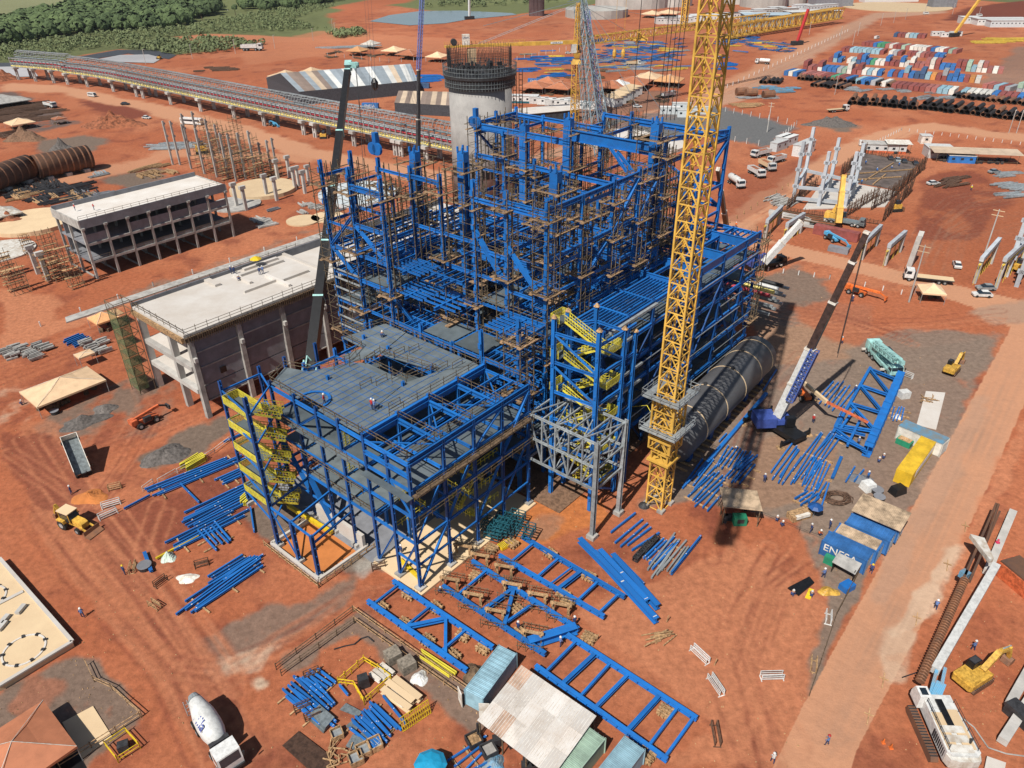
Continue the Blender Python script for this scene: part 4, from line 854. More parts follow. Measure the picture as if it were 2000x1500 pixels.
# ---------------- chimney shell ----------------
SI = thing('concrete_chimney', 'large round raw concrete chimney shell with dark scaffold crown and rebar', 'chimney', P(945, 400), 0, None)
rad = 9.3; hh = 39.5
m = MB(); m.smooth = True
m.lathe([(rad, 0), (rad, hh)], n=56); build('shell', m, 'silo', SI)
mat('silo2', (.3, .3, .3))
m = MB()
for k in range(12):
 a = R(200+k*9); m.box((math.cos(a)*(rad+.02), math.sin(a)*(rad+.02), 12), (.4, .9, 2.6), a)
for k in range(12):
 a = R(200+k*9); m.box((math.cos(a)*(rad+.02), math.sin(a)*(rad+.02), 4.0), (.4, .9, 3.6), a)
build('opening_slots', m, 'black', SI)
m = MB(); m.lathe([(rad+.3, hh-3.8), (rad+.8, hh-3.6), (rad+.9, hh-1.2), (rad+1.3, hh-.8), (rad+1.4, hh+.2), (rad-.6, hh+.2)], n=48); build('climbing_platform', m, 'dark', SI)
m = MB()
for k in range(72):
 a = 2*math.pi*k/72; c, s_ = math.cos(a), math.sin(a)
 for r_, z0, z1 in ((rad+1.4, hh-.2, hh+2.6), (rad+1.0, hh-3.8, hh-.6)): m.bar((c*r_, s_*r_, z0), (c*r_, s_*r_, z1), .1)
 a2 = 2*math.pi*(k+1)/72
 for r_, z in ((rad+1.4, hh+1.1), (rad+1.4, hh+2.2), (rad+1.0, hh-3), (rad+1.0, hh-2), (rad+1.4, hh)): m.bar((c*r_, s_*r_, z), (math.cos(a2)*r_, math.sin(a2)*r_, z), .12)
build('platform_rail', m, 'galv_d', SI)
m = MB()
for k in range(150):
 a = 2*math.pi*k/150; r_ = rad-.25+.25*(k % 2); m.bar((math.cos(a)*r_, math.sin(a)*r_, hh), (math.cos(a)*r_, math.sin(a)*r_, hh+6.3+.5*(k % 3)), .07)
for z in range(8):
 for k in range(50): a = 2*math.pi*k/50; a2 = 2*math.pi*(k+1)/50; m.bar((math.cos(a)*rad, math.sin(a)*rad, hh+1+z*.7), (math.cos(a2)*rad, math.sin(a2)*rad, hh+1+z*.7), .05)
build('rebar', m, 'dark', SI)
m = MB()
for k in range(60):
 a = random.uniform(0, 6.28); r_ = random.uniform(2, rad-1); m.box((math.cos(a)*r_, math.sin(a)*r_, hh+random.uniform(.4, 2)), (random.uniform(.3, 2), random.uniform(.2, 1), random.uniform(.3, 1.6)), a)
build('inner_formwork', m, 'dark', SI)
# two climbing masts at the chimney
for u, l in ((1012, 'left'), (1023, 'right')):
 t = thing('hoist_mast', 'dark lattice hoist mast beside the chimney, the %s of the pair' % l, 'mast', P(u-5, 385), 0, 'hoist masts', False); m = MB()
 for i, j in ((-.5, -.5), (.5, -.5), (.5, .5), (-.5, .5)): m.bar((i, j, 0), (i, j, 39), .14)
 for k in range(26):
  for i in range(4): cs = ((-.5, -.5), (.5, -.5), (.5, .5), (-.5, .5)); m.bar((*cs[i], k*1.5), (*cs[(i+1) % 4], k*1.5+(1.5 if i % 2 else 0)), .1)
 build('lattice', m, 'rebar', t)
# ---------------- lattice helper and cranes ----------------
def lattice(mb, p, q, w=2., h=2., n=12, r=.16, rl=.09, up=(0, 0, 1), w2=None, kk=False):
 p = Vector(p); q = Vector(q); d = (q-p).normalized(); u = Vector(up)
 if abs(d.dot(u)) > .95: u = GA
 x = d.cross(u).normalized(); y = x.cross(d).normalized(); w2 = w2 or w; hr = h/w
 def c(i, t): ww = w+(w2-w)*t; return p+(q-p)*t+x*((-1, 1, 1, -1)[i]*ww/2)+y*((-1, -1, 1, 1)[i]*ww*hr/2)
 for i in range(4):
  mb.bar(c(i, 0), c(i, 1), r*1.6)
  for k in range(n):
   t0, t1 = k/n, (k+1)/n; j = (i+1) % 4; mb.bar(c(i, t0), c(j, t0), rl*1.5)
   if kk: mid = (c(i, t1)+c(j, t1))*.5; mb.bar(c(i, t0), mid, rl*1.6); mb.bar(c(j, t0), mid, rl*1.6)
   else: mb.bar(c(i, t0) if k % 2 else c(j, t0), c(j, t1) if k % 2 else c(i, t1), rl*1.5)
# tower crane 1 (yellow mast in the foreground)
TB = P(1285, 985); TC1 = thing('tower_crane', 'giant yellow lattice tower crane mast rising out of the picture by the grey frame', 'tower crane', TB, 0, None, True)
def mastseg(z0, z1, w_=2.6): m = MB(); n = max(1, round((z1-z0)/2.05)); lattice(m, TB+Vector((0, 0, z0)), TB+Vector((0, 0, z1)), w_, w_, n, .15, .085, GA, kk=True); return m
zz = 0
while zz < 79: build('mast_section', mastseg(zz, zz+6.15), 'crane_y', TC1); zz += 6.15
build('climbing_cage', mastseg(11.0, 19.8, 3.4), 'crane_y', TC1)
for z in (14.5, 20.0):
 m = MB(); cs = [TB+GA*i*2.9+GB*j*2.9+Vector((0, 0, z)) for i, j in ((-1, -1), (1, -1), (1, 1), (-1, 1))]; ci = [TB+GA*i*1.8+GB*j*1.8+Vector((0, 0, z)) for i, j in ((-1, -1), (1, -1), (1, 1), (-1, 1))]
 for i in range(4): j = (i+1) % 4; m.quad(ci[i], cs[i], cs[j], ci[j], .12)
 rail(m, cs, 1.2, .05, 1.2, True); build('work_platform', m, 'galv', TC1)
m = MB(); m.box(TB+Vector((0, 0, 8.9)), (3.6, 3.6, .35), AZ); m.box(TB+Vector((0, 0, 12.8)), (3.7, 3.7, .4), AZ); build('cage_collar', m, 'crane_y', TC1)
m = MB()
for i, j in ((-1, -1), (1, -1), (1, 1), (-1, 1)): m.box(TB+GA*i*1.3+GB*j*1.3+Vector((0, 0, .25)), (1, 1, .5), AZ)
build('base_foot', m, 'conc_mid', TC1)
m = MB(); m.box(TB+Vector((0, 0, 80)), (3.4, 3.4, 1.6), AZ); build('slewing_ring', m, 'crane_y', TC1)
jd = Vector((math.cos(R(-113.8)), math.sin(R(-113.8)), 0)); jt = TB+Vector((0, 0, 84))
m = MB(); lattice(m, jt, jt+jd*71+Vector((0, 0, 3)), 2.6, 2.6, 30, .18, .1); build('jib', m, 'crane_y', TC1); m = MB(); m.bar(jt+jd*2, jt+jd*71+Vector((0, 0, 3)), 1.3, .12); m.box(jt+jd*69+Vector((0, 0, 1)), (2.2, 2.2, 2.2)); build('jib_shadow_bar', m, 'galv', TC1)  # unseen solid bar and end block added to thicken the jib's cast shadow
m = MB(); m.bar(jt, jt-jd*17, 2.2, .7); build('counter_jib', m, 'crane_y', TC1); m = MB(); m.bar(jt-jd*12-Vector((0, 0, 1)), jt-jd*17-Vector((0, 0, 1)), 3, 3.6); build('counterweight', m, 'conc_mid', TC1)
m = MB(); m.lathe([(.9, 0), (.75, .25), (.3, .55), (.1, .6)], TB+P(1258, 988)-TB, 14); solo('cable_drum', m, 'dark', 'dark round cable coil at the foot of the yellow mast', 'coil')
m = MB(); e = P(1225, 795, 9); m.poly([TB+Vector((0, 0, 12.5)), (TB+e)*.5+Vector((0, 0, 9.2)), e], .05); build('tie_cable', m, 'yellow_st', TC1)
# tower crane 2 in the background
def vz(p, z): return Vector((p.x, p.y, z))
T2 = P(1122, 238); Z2 = 27.0
TC2 = thing('tower_crane', 'yellow tower crane behind the boiler frame with white cab and flat counter-jib', 'tower crane', T2, 0, None, True)
m = MB(); lattice(m, T2, vz(T2, 24.5), 2.6, 2.6, 11, .18, .1, GA); build('mast', m, 'crane_y', TC2)
m = MB(); m.hexa([T2+Vector((x, y, z)) for z, s_ in ((24.3, 2.2), (26.2, 1.4)) for x, y in ((-s_, -s_), (s_, -s_), (s_, s_), (-s_, s_))]); m.hexa([T2+Vector((x, y, z)) for z, s_ in ((26.5, .9), (28.6, 1.5)) for x, y in ((-s_, -s_), (s_, -s_), (s_, s_), (-s_, s_))]); build('slewing_ring', m, 'crane_y', TC2)
cj = P(868, 91, 33); jj = P(1500, 28, 34); hp = vz(T2, 33)
dj = (vz(cj, 0)-vz(T2, 0)).normalized(); LC = (vz(cj, 0)-vz(T2, 0)).length
m = MB(); m.box(hp+dj*1.2+Vector((0, 0, -2.5)), (2.4, 2.2, 3.4), head(T2, cj)); c = build('cab', m, 'white', TC2); m = MB(); m.box(hp-dj*.2+Vector((0, 0, -2.2)), (1.2, 2.25, 2.), head(T2, cj)); build('cab_window', m, 'glass', c)
m = MB(); lattice(m, hp-Vector((0, 0, 4)), hp+Vector((0, 0, 15)), 2., 2., 9, .16, .1, GA, w2=1.); build('tower_head', m, 'crane_y', TC2)
m = MB(); m.bar(hp, hp+dj*LC*.45, 1.6, 1.5); m.bar(hp+dj*LC*.42, hp+dj*LC*.75, 1.8, 1.2); m.bar(hp+dj*LC*.72, hp+dj*LC, 2.4, .8); rail(m, [hp+dj*LC*.4+Vector((0, 0, .6)), hp+dj*LC+Vector((0, 0, .6))]); cjb = build('counter_jib', m, 'crane_y', TC2)
m = MB(); m.lathe([(1.3, -1.3), (1.3, 1.3)], hp+dj*LC*.93+Vector((0, 0, 1.6)), 14, axis=(dj.y, -dj.x, 0)); build('hoist_winch', m, 'dark', cjb)
m = MB(); m.box(hp+dj*LC*.84+Vector((0, 0, 2.4)), (3.0, 2.2, 4), head(T2, cj)); build('machinery_cabinet', m, 'white_d', cjb)
m = MB(); m.box(hp+dj*LC*.80+Vector((0, 0, -4)), (3.6, 2.4, 6), head(T2, cj)); build('counterweight', m, 'conc_sand', cjb)
m = MB(); m.box(hp+dj*LC*.16+Vector((0, 0, .1)), (5.2, 1.9, .8), head(T2, cj)); sg = build('name_board', m, 'white', cjb)
m = MB(); dk = (vz(jj, 0)-vz(T2, 0)); lattice(m, hp+dk.normalized()*3, hp+dk, 2.4, 3.0, 34, .2, .13); build('jib', m, 'crane_y', TC2)
m = MB()
for t_ in (.25, .6): m.bar(hp+Vector((0, 0, 15)), hp+dk*t_, .14)
m.bar(hp+Vector((0, 0, 15)), hp+dj*LC*.75+Vector((0, 0, .8)), .16); m.bar(hp+Vector((0, 0, 14.4)), hp+dj*LC*.72+Vector((0, 0, .8)), .16); build('tie_bar', m, 'galv', TC2)
m = MB(); tr = hp+dk*.28-Vector((0, 0, 2.4))
for k in range(7): m.lathe([(.9, -.15), (.9, .15)], tr+Vector((random.uniform(-3.5, 3.5), 0, random.uniform(-1.5, 1))), 8, axis=(1, 0, 0))
m.box(tr, (8, 2, 1)); m.lathe([(1.3, -.8), (1.3, .8)], tr+Vector((0, 0, 2)), 12, axis=(1, 0, 0)); build('trolley', m, 'crane_y', TC2)
def text(root, s_, pos, size, rot, mname, name='lettering'):
 cu = bpy.data.curves.new(name, 'FONT'); cu.body = s_; cu.size = size; cu.align_x = 'CENTER'; cu.align_y = 'CENTER'; cu.extrude = .02
 tmp = bpy.data.objects.new('t', cu); SC.collection.objects.link(tmp); dg = bpy.context.evaluated_depsgraph_get(); me = bpy.data.meshes.new_from_object(tmp.evaluated_get(dg)); bpy.data.objects.remove(tmp)
 o = bpy.data.objects.new(name, me); SC.collection.objects.link(o); o.parent = root; me.materials.clear(); me.materials.append(MATS[mname])
 base = OFF.get(root.name, Vector((0, 0, 0))); o.location = Vector(pos)-base; o.rotation_euler = rot; return o
hd_ = head(cj, T2); side_ = Vector((math.sin(hd_), -math.cos(hd_), 0))
text(sg, 'LIEBHERR'[:0]+'U R B A C', hp+dj*LC*.16+side_*.97+Vector((0, 0, .1)), .85, (R(90), 0, hd_), 'dark')
text(cjb, 'URBAC', hp+dj*LC*.84+side_*1.13+Vector((0, 0, 3.2)), 1., (R(90), 0, hd_), 'navy')
# yellow mast hanging spreader hooks behind
t = thing('lifting_hook', 'pair of yellow and black crane hook blocks hanging in front of the far steel yard', 'crane hook', P(1210, 118, 14), 0, None, True)
for u in (1200, 1217):
 m = MB(); p_ = P(u, 105, 14); m.lathe([(.5, -2.5), (1.1, -1), (1.1, 1), (.5, 2.6)], p_, 8); m.bar(p_, p_+Vector((0, 0, 40)), .12); build('hook_block', m, 'jcb', t)
# grey lattice boom crossing
def boomlat(u, v, z, u2, v2, z2, w_, label, mname, n=18, r=.22, cat='crane', w2=None, grp=None):
 p, q_ = P(u, v, z), P(u2, v2, z2); t = thing('lattice_boom', label, cat, p, 0, grp, True); m = MB(); lattice(m, p, q_, w_, w_, n, r, r*.55, GA, w2=w2); build('lattice', m, mname, t); return t, p, q_
mat('boom_grey', (.16, .20, .22), .5, .2); mat('boom_blue', (.06, .10, .30), .5)
t, p_, q_ = boomlat(1180, 300, 4, 1137, 0, 47, 5.0, 'wide grey lattice crane boom leaning behind the yellow crane cab', 'boom_grey', 22, .24, w2=2.6)
m = MB()
for k in range(3): m.bar(p_+GA*(k-1)*.8, q_+GA*(k-1)*.5, .16)
m.bar(q_+GB*8-Vector((0, 0, 1)), q_-GB*26+Vector((0, 0, 8)), .3); m.bar(q_+GB*60+Vector((0, 0, -14)), q_, .22); m.bar(q_, P(1335, 275, 12), .12); m.bar(q_, P(1250, 220, 12), .12)
build('luffing_rope', m, 'boom_grey', t)
t, p_, q_ = boomlat(1147, 240, 8, 1128, 10, 44, 2.4, 'slimmer dark lattice mast standing just left of the wide grey boom', 'boom_grey', 20, .16)
t, p_, q_ = boomlat(1172, 235, 6, 1147, 20, 40, 1.6, 'blue tinted lattice section inside the wide grey boom', 'boom_blue', 20, .14)
# hanging ropes
t = thing('hoist_ropes', 'long thin crane ropes hanging over the boiler frame right of centre', 'ropes', P(1300, 250, 40), 0, None, True); m = MB()
for u in (1240, 1268, 1292, 1300, 1308, 1316, 1324): m.bar(P(u-7, 235, 44), P(u+4, 235, 44)+Vector((0, 0, 60)), .09)
build('rope', m, 'dark', t)
t = thing('hoist_ropes', 'crane ropes hanging left of centre with a black hook block above the pipe rack', 'ropes', P(730, 180, 20), 0, None, True); m = MB()
for u, u2 in ((727, 712), (732, 718), (737, 725)): a = P(u, 235, 25); m.bar(a, P(u2, 0, 25+20*(1)), .10)
build('rope', m, 'dark', t); m = MB(); p_ = P(732, 165, 28); m.lathe([(.1, -2.2), (1.2, -1), (1.3, .8), (.4, 2.2)], p_, 10); build('hook_block', m, 'black', t)
# telescopic booms
def teleboom(name, label, p, q_, w0, w1, mname, n=4, collar='white_d', cat='mobile crane', root=None, fr=None):
 t = root or thing(name, label, cat, p, 0, None, True); fr = fr or [i/n for i in range(n+1)]
 for i in range(len(fr)-1):
  a, b = p+(q_-p)*fr[i], p+(q_-p)*fr[i+1]; ww = w0+(w1-w0)*i/max(1, len(fr)-2); m = MB(); m.bar(a, b, ww, ww*1.15); s_ = build('boom_section', m, mname, t)
  d = (b-a).normalized(); m = MB(); m.bar(b-d*.35, b+d*.02, ww*1.1, ww*1.28); build('collar', m, collar, s_)
 return t
p_, q_ = P(603, 745, 8), P(681, 124, 50)
K = teleboom('mobile_crane', 'long black telescopic crane boom with pale green base in front of the concrete building', p_, q_, 1.75, 1.25, 'black', fr=[0, .22, .38, .55, .74, .97], collar='teal')
d = (q_-p_).normalized(); m = MB(); lattice(m, p_-d*2-GA*.3, p_+d*4.5-GA*.2, 1.9, 1.9, 4, .14, .09, GA); m.bar(p_-d*2, p_+d*5, 1.85, .5, GB); build('base_section', m, 'teal', K)
m = MB(); m.bar(q_-d*1.4, q_+d*.2, 1.5, 1.6); m.bar(q_-d*.3-GB*.2, q_-d*.3-GB*2.6+GA*.4, 1.1, 1.1); m.lathe([(.6, -.2), (.6, .2)], q_-GB*2.6, 10, axis=GA); build('boom_head', m, 'teal', K)
m = MB(); m.bar(q_-GB*2.6, P(735, 700, 16), .09); m.bar(q_-GB*2.2, vz(q_-GB*2.2, 30), .09); build('rope', m, 'dark', K)
p_, q_ = P(817, 330, 0), P(818, 112, 31)
q_ = vz(p_, 0)+Vector((2, 6, 33)); K = teleboom('mobile_crane', 'thin upright dark telescopic boom with blue lattice jib left of the chimney', vz(p_, 1), q_, 1.15, .9, 'dark', 2)
m = MB(); lattice(m, q_, q_+Vector((2.2, 9, 24)), 1.1, 1.1, 24, .11, .07, GA); build('lattice_jib', m, 'boom_blue', K)
# ---------------- pipe rack ----------------
PR = thing('pipe_rack', 'long silver pipe rack with red and yellow pipes running to the left horizon', 'pipe rack', S(147, 250), 0, None, True)
path = [(126.5, 481), (131, 465), (138, 440), (142, 420), (144.5, 394), (146, 330), (147.5, 250), (151, 120)]
def rp(t, off=0, z=0):              # t: B coordinate along the rack
 for (a0, b0), (a1, b1) in zip(path[:-1], path[1:]):
  if b0 >= t >= b1: f = (b0-t)/(b0-b1); return S(a0+(a1-a0)*f+off, t, z)
 return S(path[-1][0]+off, t, z)
bs = list(np.arange(481, 121, -6.0)); up = Vector((0, 0, 1))
zb = lambda t: 6.2+(1.0 if t > 440 else 0)
spans = [bs[i:i+5] for i in range(0, len(bs)-1, 4)]
for sp in spans:
 m = MB()
 for t0, t1 in zip(sp[:-1], sp[1:]):
  z = zb(t0)
  for off in (-.5, 5.2):
   for dz in (0, 2.4, 4.8): m.bar(rp(t0, off, z+dz), rp(t1, off, z+dz), .3)
   m.bar(rp(t0, off, z), rp(t0, off, z+5.4), .32); m.bar(rp((t0+t1)/2, off, z), rp((t0+t1)/2, off, z+4.8), .26); m.bar(rp(t0, off, z+2.4), rp((t0+t1)/2, off, z), .2); m.bar(rp((t0+t1)/2, off, z), rp(t1, off, z+2.4), .2)
  for dz in (0, 2.4, 4.8): m.bar(rp(t0, -.5, z+dz), rp(t0, 5.2, z+dz), .22); m.bar(rp((t0+t1)/2, -.5, z+dz), rp((t0+t1)/2, 5.2, z+dz), .22)
 build('truss_span', m, 'galv', PR)
 m = MB()
 for t0, t1 in zip(sp[:-1], sp[1:]):
  z = zb(t0)+6.2
  for k in range(6):
   o0 = 2.9+k*.95; m.bar(rp(t0, o0, z+(.0, 1.6, 2.3, 2.3, 1.6, 0)[k]), rp(t1, o0, z+(.0, 1.6, 2.3, 2.3, 1.6, 0)[k]), .2)
   if k < 5:
    for tt in (t0, (t0*2+t1)/3, (t0+2*t1)/3): m.bar(rp(tt, o0, z+(.0, 1.6, 2.3, 2.3, 1.6, 0)[k]), rp(tt, o0+.95, z+(1.6, 2.3, 2.3, 1.6, 0)[k]), .16)
    m.bar(rp(t0, o0, z+(.0, 1.6, 2.3, 2.3, 1.6, 0)[k]), rp(t1, o0+.95, z+(1.6, 2.3, 2.3, 1.6, 0)[k]), .12)
  for o0 in (2.9, 7.6): m.bar(rp(t0, o0, z-1.4), rp(t0, o0, z), .2)
 build('conveyor_gallery', m, 'galv', PR)
for nm, off, dz, r_, mm in (('red_pipe', .1, 3.1, .3, 'red_pipe'), ('yellow_pipe', -.1, .5, .5, 'yellow_pipe'), ('yellow_pipe', 1.2, .5, .45, 'yellow_pipe'), ('grey_pipe', 2.2, 3.1, .4, 'galv'), ('dark_pipe', 1.1, 3.0, .35, 'dark'), ('grey_pipe', 3.4, 5.0, .4, 'galv_d'), ('grey_pipe', 4.4, 3.0, .5, 'galv_d')):
 m = MB()
 for t0, t1 in zip(bs[:-1], bs[1:]): m.tube(rp(t0, off, zb(t0)+dz), rp(t1, off, zb(t1)+dz), r_, 6)
 build(nm, m, mm, PR)
m = MB()
for t0, t1 in zip(bs[:-1], bs[1:]): z = zb(t0)+2.5; m.hexa([rp(t, o_, z+q_) for q_ in (0, .15) for t, o_ in ((t0, .7), (t1, .7), (t1, 2.9), (t0, 2.9))])
build('gap_shade_sheet', m, 'dark', PR)  # dark sheet standing in for the shaded gap between the rack lanes
for k, (u, v) in enumerate([(37, 156), (72, 159), (103, 163), (135, 165), (173, 170), (223, 179), (270, 189), (282, 192), (331, 205), (392, 218), (458, 233), (532, 243), (601, 262), (618, 268), (695, 285), (783, 301), (795, 303), (840, 315)]):
 p_ = P(u, v); rel = p_-GO; b = rel.dot(GB)
 m = MB(); z = zb(b)
 for off in (-.3, 6.8):
  for s_ in (-.7, .7): m.bar(rp(b+s_, off, 0), rp(b+s_, off, z-1.1), .7, .7, GA)
  m.bar(rp(b-.9, off, 2.2), rp(b+.9, off, 2.2), .5, .6)
 m.bar(rp(b, -1.7, z-.6), rp(b, 1.2, z-.6), 2.6, 1.1); m.bar(rp(b, 5.4, z-.6), rp(b, 8.2, z-.6), 2.6, 1.1); build('support', m, 'conc', PR)
# ---------------- kinds of vehicle, people and site furniture (x is forward) ----------------
def wheel(root, x, y, r=.55, w_=.35, m='rubber'):
 mb = MB(); mb.lathe([(r*.6, -w_/2), (r, -w_/2+.04), (r, w_/2-.04), (r*.6, w_/2)], (x, y, r), 12, axis=(0, 1, 0)); o = build('wheel', mb, m, root)
 mb = MB(); mb.lathe([(r*.5, -w_/2-.02), (r*.5, w_/2+.02)], (x, y, r), 8, axis=(0, 1, 0)); build('rim', mb, 'galv', o); return o
def wheels(root, xs, y, r=.52, w_=.35):
 for x in xs:
  for s_ in (-1, 1): wheel(root, x, s_*y, r, w_)
def cabin(root, x, m='white', L=2.0, W=2.4, H0=.9, H1=2.9):
 mb = MB(); mb.side([(x-L/2, H0), (x+L/2, H0), (x+L/2, H0+.9), (x+L/2-.3, H1), (x-L/2, H1)], -W/2, W/2); c = build('cab', mb, m, root)
 mb = MB(); mb.quad((x+L/2+.01, -W*.42, H0+1.0), (x+L/2+.01, W*.42, H0+1.0), (x+L/2-.24, W*.42, H1-.15), (x+L/2-.24, -W*.42, H1-.15), .03); build('windscreen', mb, 'glass', c)
 for s_ in (-1, 1): mb = MB(); mb.side([(x-L*.2, H0+1.0), (x+L*.42, H0+1.0), (x+L*.3, H1-.25), (x-L*.2, H1-.25)], s_*(W/2)-.02, s_*(W/2)+.02); build('side_window', mb, 'glass', c)
 mb = MB(); mb.box((x+L/2+.08, 0, H0), (.2, W, .35)); build('bumper', mb, 'dark', c)
 for s_ in (-1, 1): mb = MB(); mb.box((x+L/2+.1, s_*(W/2+.15), H0+1.5), (.12, .2, .6)); build('mirror', mb, 'dark', c)
 return c
def chassis(root, x0, x1, z=.95): mb = MB(); mb.bar((x0, -.4, z), (x1, -.4, z), .12, .3); mb.bar((x0, .4, z), (x1, .4, z), .12, .3); mb.box(((x0+x1)/2, 0, z-.1), (x1-x0, .8, .1)); build('chassis', mb, 'dark', root)
def mk_dump(load='soil_pile', body='white'):
 def f():
  o = thing('dump_truck', '', 'truck'); chassis(o, -4.6, 2.6); cabin(o, 3.2); wheels(o, (2.9, 1.3, -2.4, -3.7), 1.05)
  mb = MB(); mb.side([(-4.8, 1.2), (1.9, 1.2), (2.1, 2.6), (-4.9, 2.5)], -1.2, -1.1); mb.side([(-4.8, 1.2), (1.9, 1.2), (2.1, 2.6), (-4.9, 2.5)], 1.1, 1.2); mb.box((-1.4, 0, 1.25), (6.8, 2.3, .12)); mb.box((2.0, 0, 2.0), (.1, 2.4, 1.5)); mb.box((-4.85, 0, 1.9), (.1, 2.4, 1.2)); mb.box((2.6, 0, 2.75), (1.1, 2.3, .08))
  b = build('tipper_body', mb, body, o); mb = MB(); mb.box((-1.4, 0, 2.1), (6.4, 2.15, .5), 0, .8); build('load', mb, load, b); return o
 return f
def mk_tanker():
 o = thing('tank_truck', '', 'truck'); chassis(o, -4.6, 2.6); cabin(o, 3.2); wheels(o, (2.9, -2.4, -3.7), 1.05)
 mb = MB(); mb.smooth = True; mb.lathe([(.3, -3.3), (1.0, -3.1), (1.15, -2.6), (1.15, 2.6), (1.0, 3.1), (.3, 3.3)], (-1.5, 0, 2.2), 16, axis=(1, 0, 0)); t = build('tank', mb, 'white', o); mb = MB(); mb.lathe([(.3, 0), (.3, .2)], (-1.5, 0, 3.3), 10); build('hatch', mb, 'dark', t); return o
def mk_flat():
 o = thing('flatbed_truck', '', 'truck'); chassis(o, -6.5, 2.6); cabin(o, 3.2); wheels(o, (3.0, -3.6, -4.9), 1.05)
 mb = MB(); mb.box((-2.6, 0, 1.3), (8.4, 2.5, .16)); b = build('flatbed', mb, 'conc_sand', o); mb = MB(); mb.box((-2.6, -1.26, 1.2), (8.4, .06, .3)); mb.box((-2.6, 1.26, 1.2), (8.4, .06, .3)); build('side_rail', mb, 'dark', b)
 mb = MB(); mb.box((2.1, 0, 1.9), (.5, 2.2, 1.2)); build('crane_column', mb, 'dark', o); return o
def mk_car(m='white'):
 def f():
  o = thing('parked_car', '', 'car'); mb = MB(); mb.side([(-2.1, .35), (2.1, .35), (2.15, .75), (1.1, .95), (-1.9, 1.0), (-2.15, .8)], -.85, .85); b = build('body', mb, m, o)
  mb = MB(); mb.hexa([(-1.7, -.8, .95), (1.1, -.8, .95), (1.1, .8, .95), (-1.7, .8, .95), (-1.3, -.62, 1.45), (.35, -.62, 1.45), (.35, .62, 1.45), (-1.3, .62, 1.45)]); g = build('cabin', mb, 'glass', b); mb = MB(); mb.box((-.45, 0, 1.47), (1.55, 1.2, .05)); build('roof', mb, m, g)
  for x in (-1.3, 1.35):
   for s_ in (-1, 1): mb = MB(); mb.lathe([(.32, -.1), (.32, .1)], (x, s_*.8, .32), 10, axis=(0, 1, 0)); build('wheel', mb, 'rubber', o)
  for s_ in (-1, 1): mb = MB(); mb.box((2.12, s_*.6, .68), (.08, .35, .15)); build('headlight', mb, 'white', b)
  return o
 return f
def mk_bus():
 o = thing('bus', '', 'bus'); mb = MB(); mb.box((0, 0, 1.75), (11.5, 2.5, 2.6)); b = build('body', mb, 'white', o)
 for s_ in (-1, 1): mb = MB(); mb.box((0, s_*1.26, 2.1), (10.6, .04, .8)); build('window_band', mb, 'glass', b)
 mb = MB(); mb.box((5.77, 0, 2.0), (.04, 2.2, 1.2)); build('windscreen', mb, 'glass', b); wheels(o, (3.6, -3.2), 1.1, .5); mb = MB(); mb.box((0, 0, 3.1), (3, 1.6, .25)); build('roof_unit', mb, 'white_d', b); return o
def mk_van():
 o = thing('van', '', 'van'); mb = MB(); mb.side([(-2.5, .4), (2.5, .4), (2.5, 1.1), (1.7, 2.1), (-2.5, 2.15)], -.95, .95); b = build('body', mb, 'white', o); mb = MB(); mb.quad((2.52, -.8, 1.15), (2.52, .8, 1.15), (1.78, .75, 2.05), (1.78, -.75, 2.05), .03); build('windscreen', mb, 'glass', b)
 for s_ in (-1, 1): mb = MB(); mb.box((-.2, s_*.96, 1.6), (3.6, .03, .55)); build('window_band', mb, 'glass', b)
 wheels(o, (1.7, -1.6), .85, .35, .25); return o
def tracks(root, L, W, w_=.6, h=.8, m='rubber'):
 for s_ in (-1, 1):
  mb = MB(); y = s_*W/2; mb.side([(-L/2+.3, 0), (L/2-.3, 0), (L/2, h*.5), (L/2-.3, h), (-L/2+.3, h), (-L/2, h*.5)], y-w_/2, y+w_/2); o = build('track', mb, m, root)
  mb = MB()
  for k in range(int(L/.35)): mb.box((-L/2+.4+k*.35, y, h+.03), (.12, w_, .06))
  build('track_plates', mb, 'dark', o)
def mk_exc():
 o = thing('excavator', '', 'excavator'); tracks(o, 4.4, 2.5, .7, .9, 'rust')
 mb = MB(); mb.prism([(-3.0, -1.2), (-2.7, -1.45), (1.6, -1.45), (1.6, 1.45), (-2.7, 1.45), (-3.0, 1.2)], 1.05, 2.0); mb.box((-1.9, -.1, 2.2), (1.9, 2.5, .5), 0, .85); u = build('upper_body', mb, 'jcb', o)
 mb = MB(); mb.side([(-.3, 1.95), (1.7, 1.95), (1.7, 2.6), (1.3, 3.1), (-.3, 3.1)], .35, 1.4); c = build('cab', mb, 'black', u); mb = MB(); mb.box((.5, .88, 3.15), (1.3, .9, .06)); build('roof', mb, 'dark', c)
 mb = MB(); pts = [(.9, 2.1), (3.4, 4.4), (5.9, 3.5)]
 for i in range(2): mb.bar((pts[i][0], -.3, pts[i][1]), (pts[i+1][0], -.3, pts[i+1][1]), .5, .75-.2*i, (0, 1, 0))
 b = build('boom', mb, 'jcb', u); mb = MB(); mb.bar((5.8, -.3, 3.9), (7.0, -.3, 1.1), .4, .5, (0, 1, 0)); a = build('stick', mb, 'jcb', b)
 mb = MB(); mb.side([(6.4, .1), (7.4, .2), (7.6, .9), (7.1, 1.3), (6.6, .9)], -.95, .35); build('bucket', mb, 'rust_o', a); mb = MB(); mb.tube((2.2, -.3, 2.4), (3.9, -.3, 3.8), .12, 6); mb.tube((4.0, -.3, 4.6), (5.9, -.3, 4.1), .1, 6); build('ram', mb, 'galv', b); return o
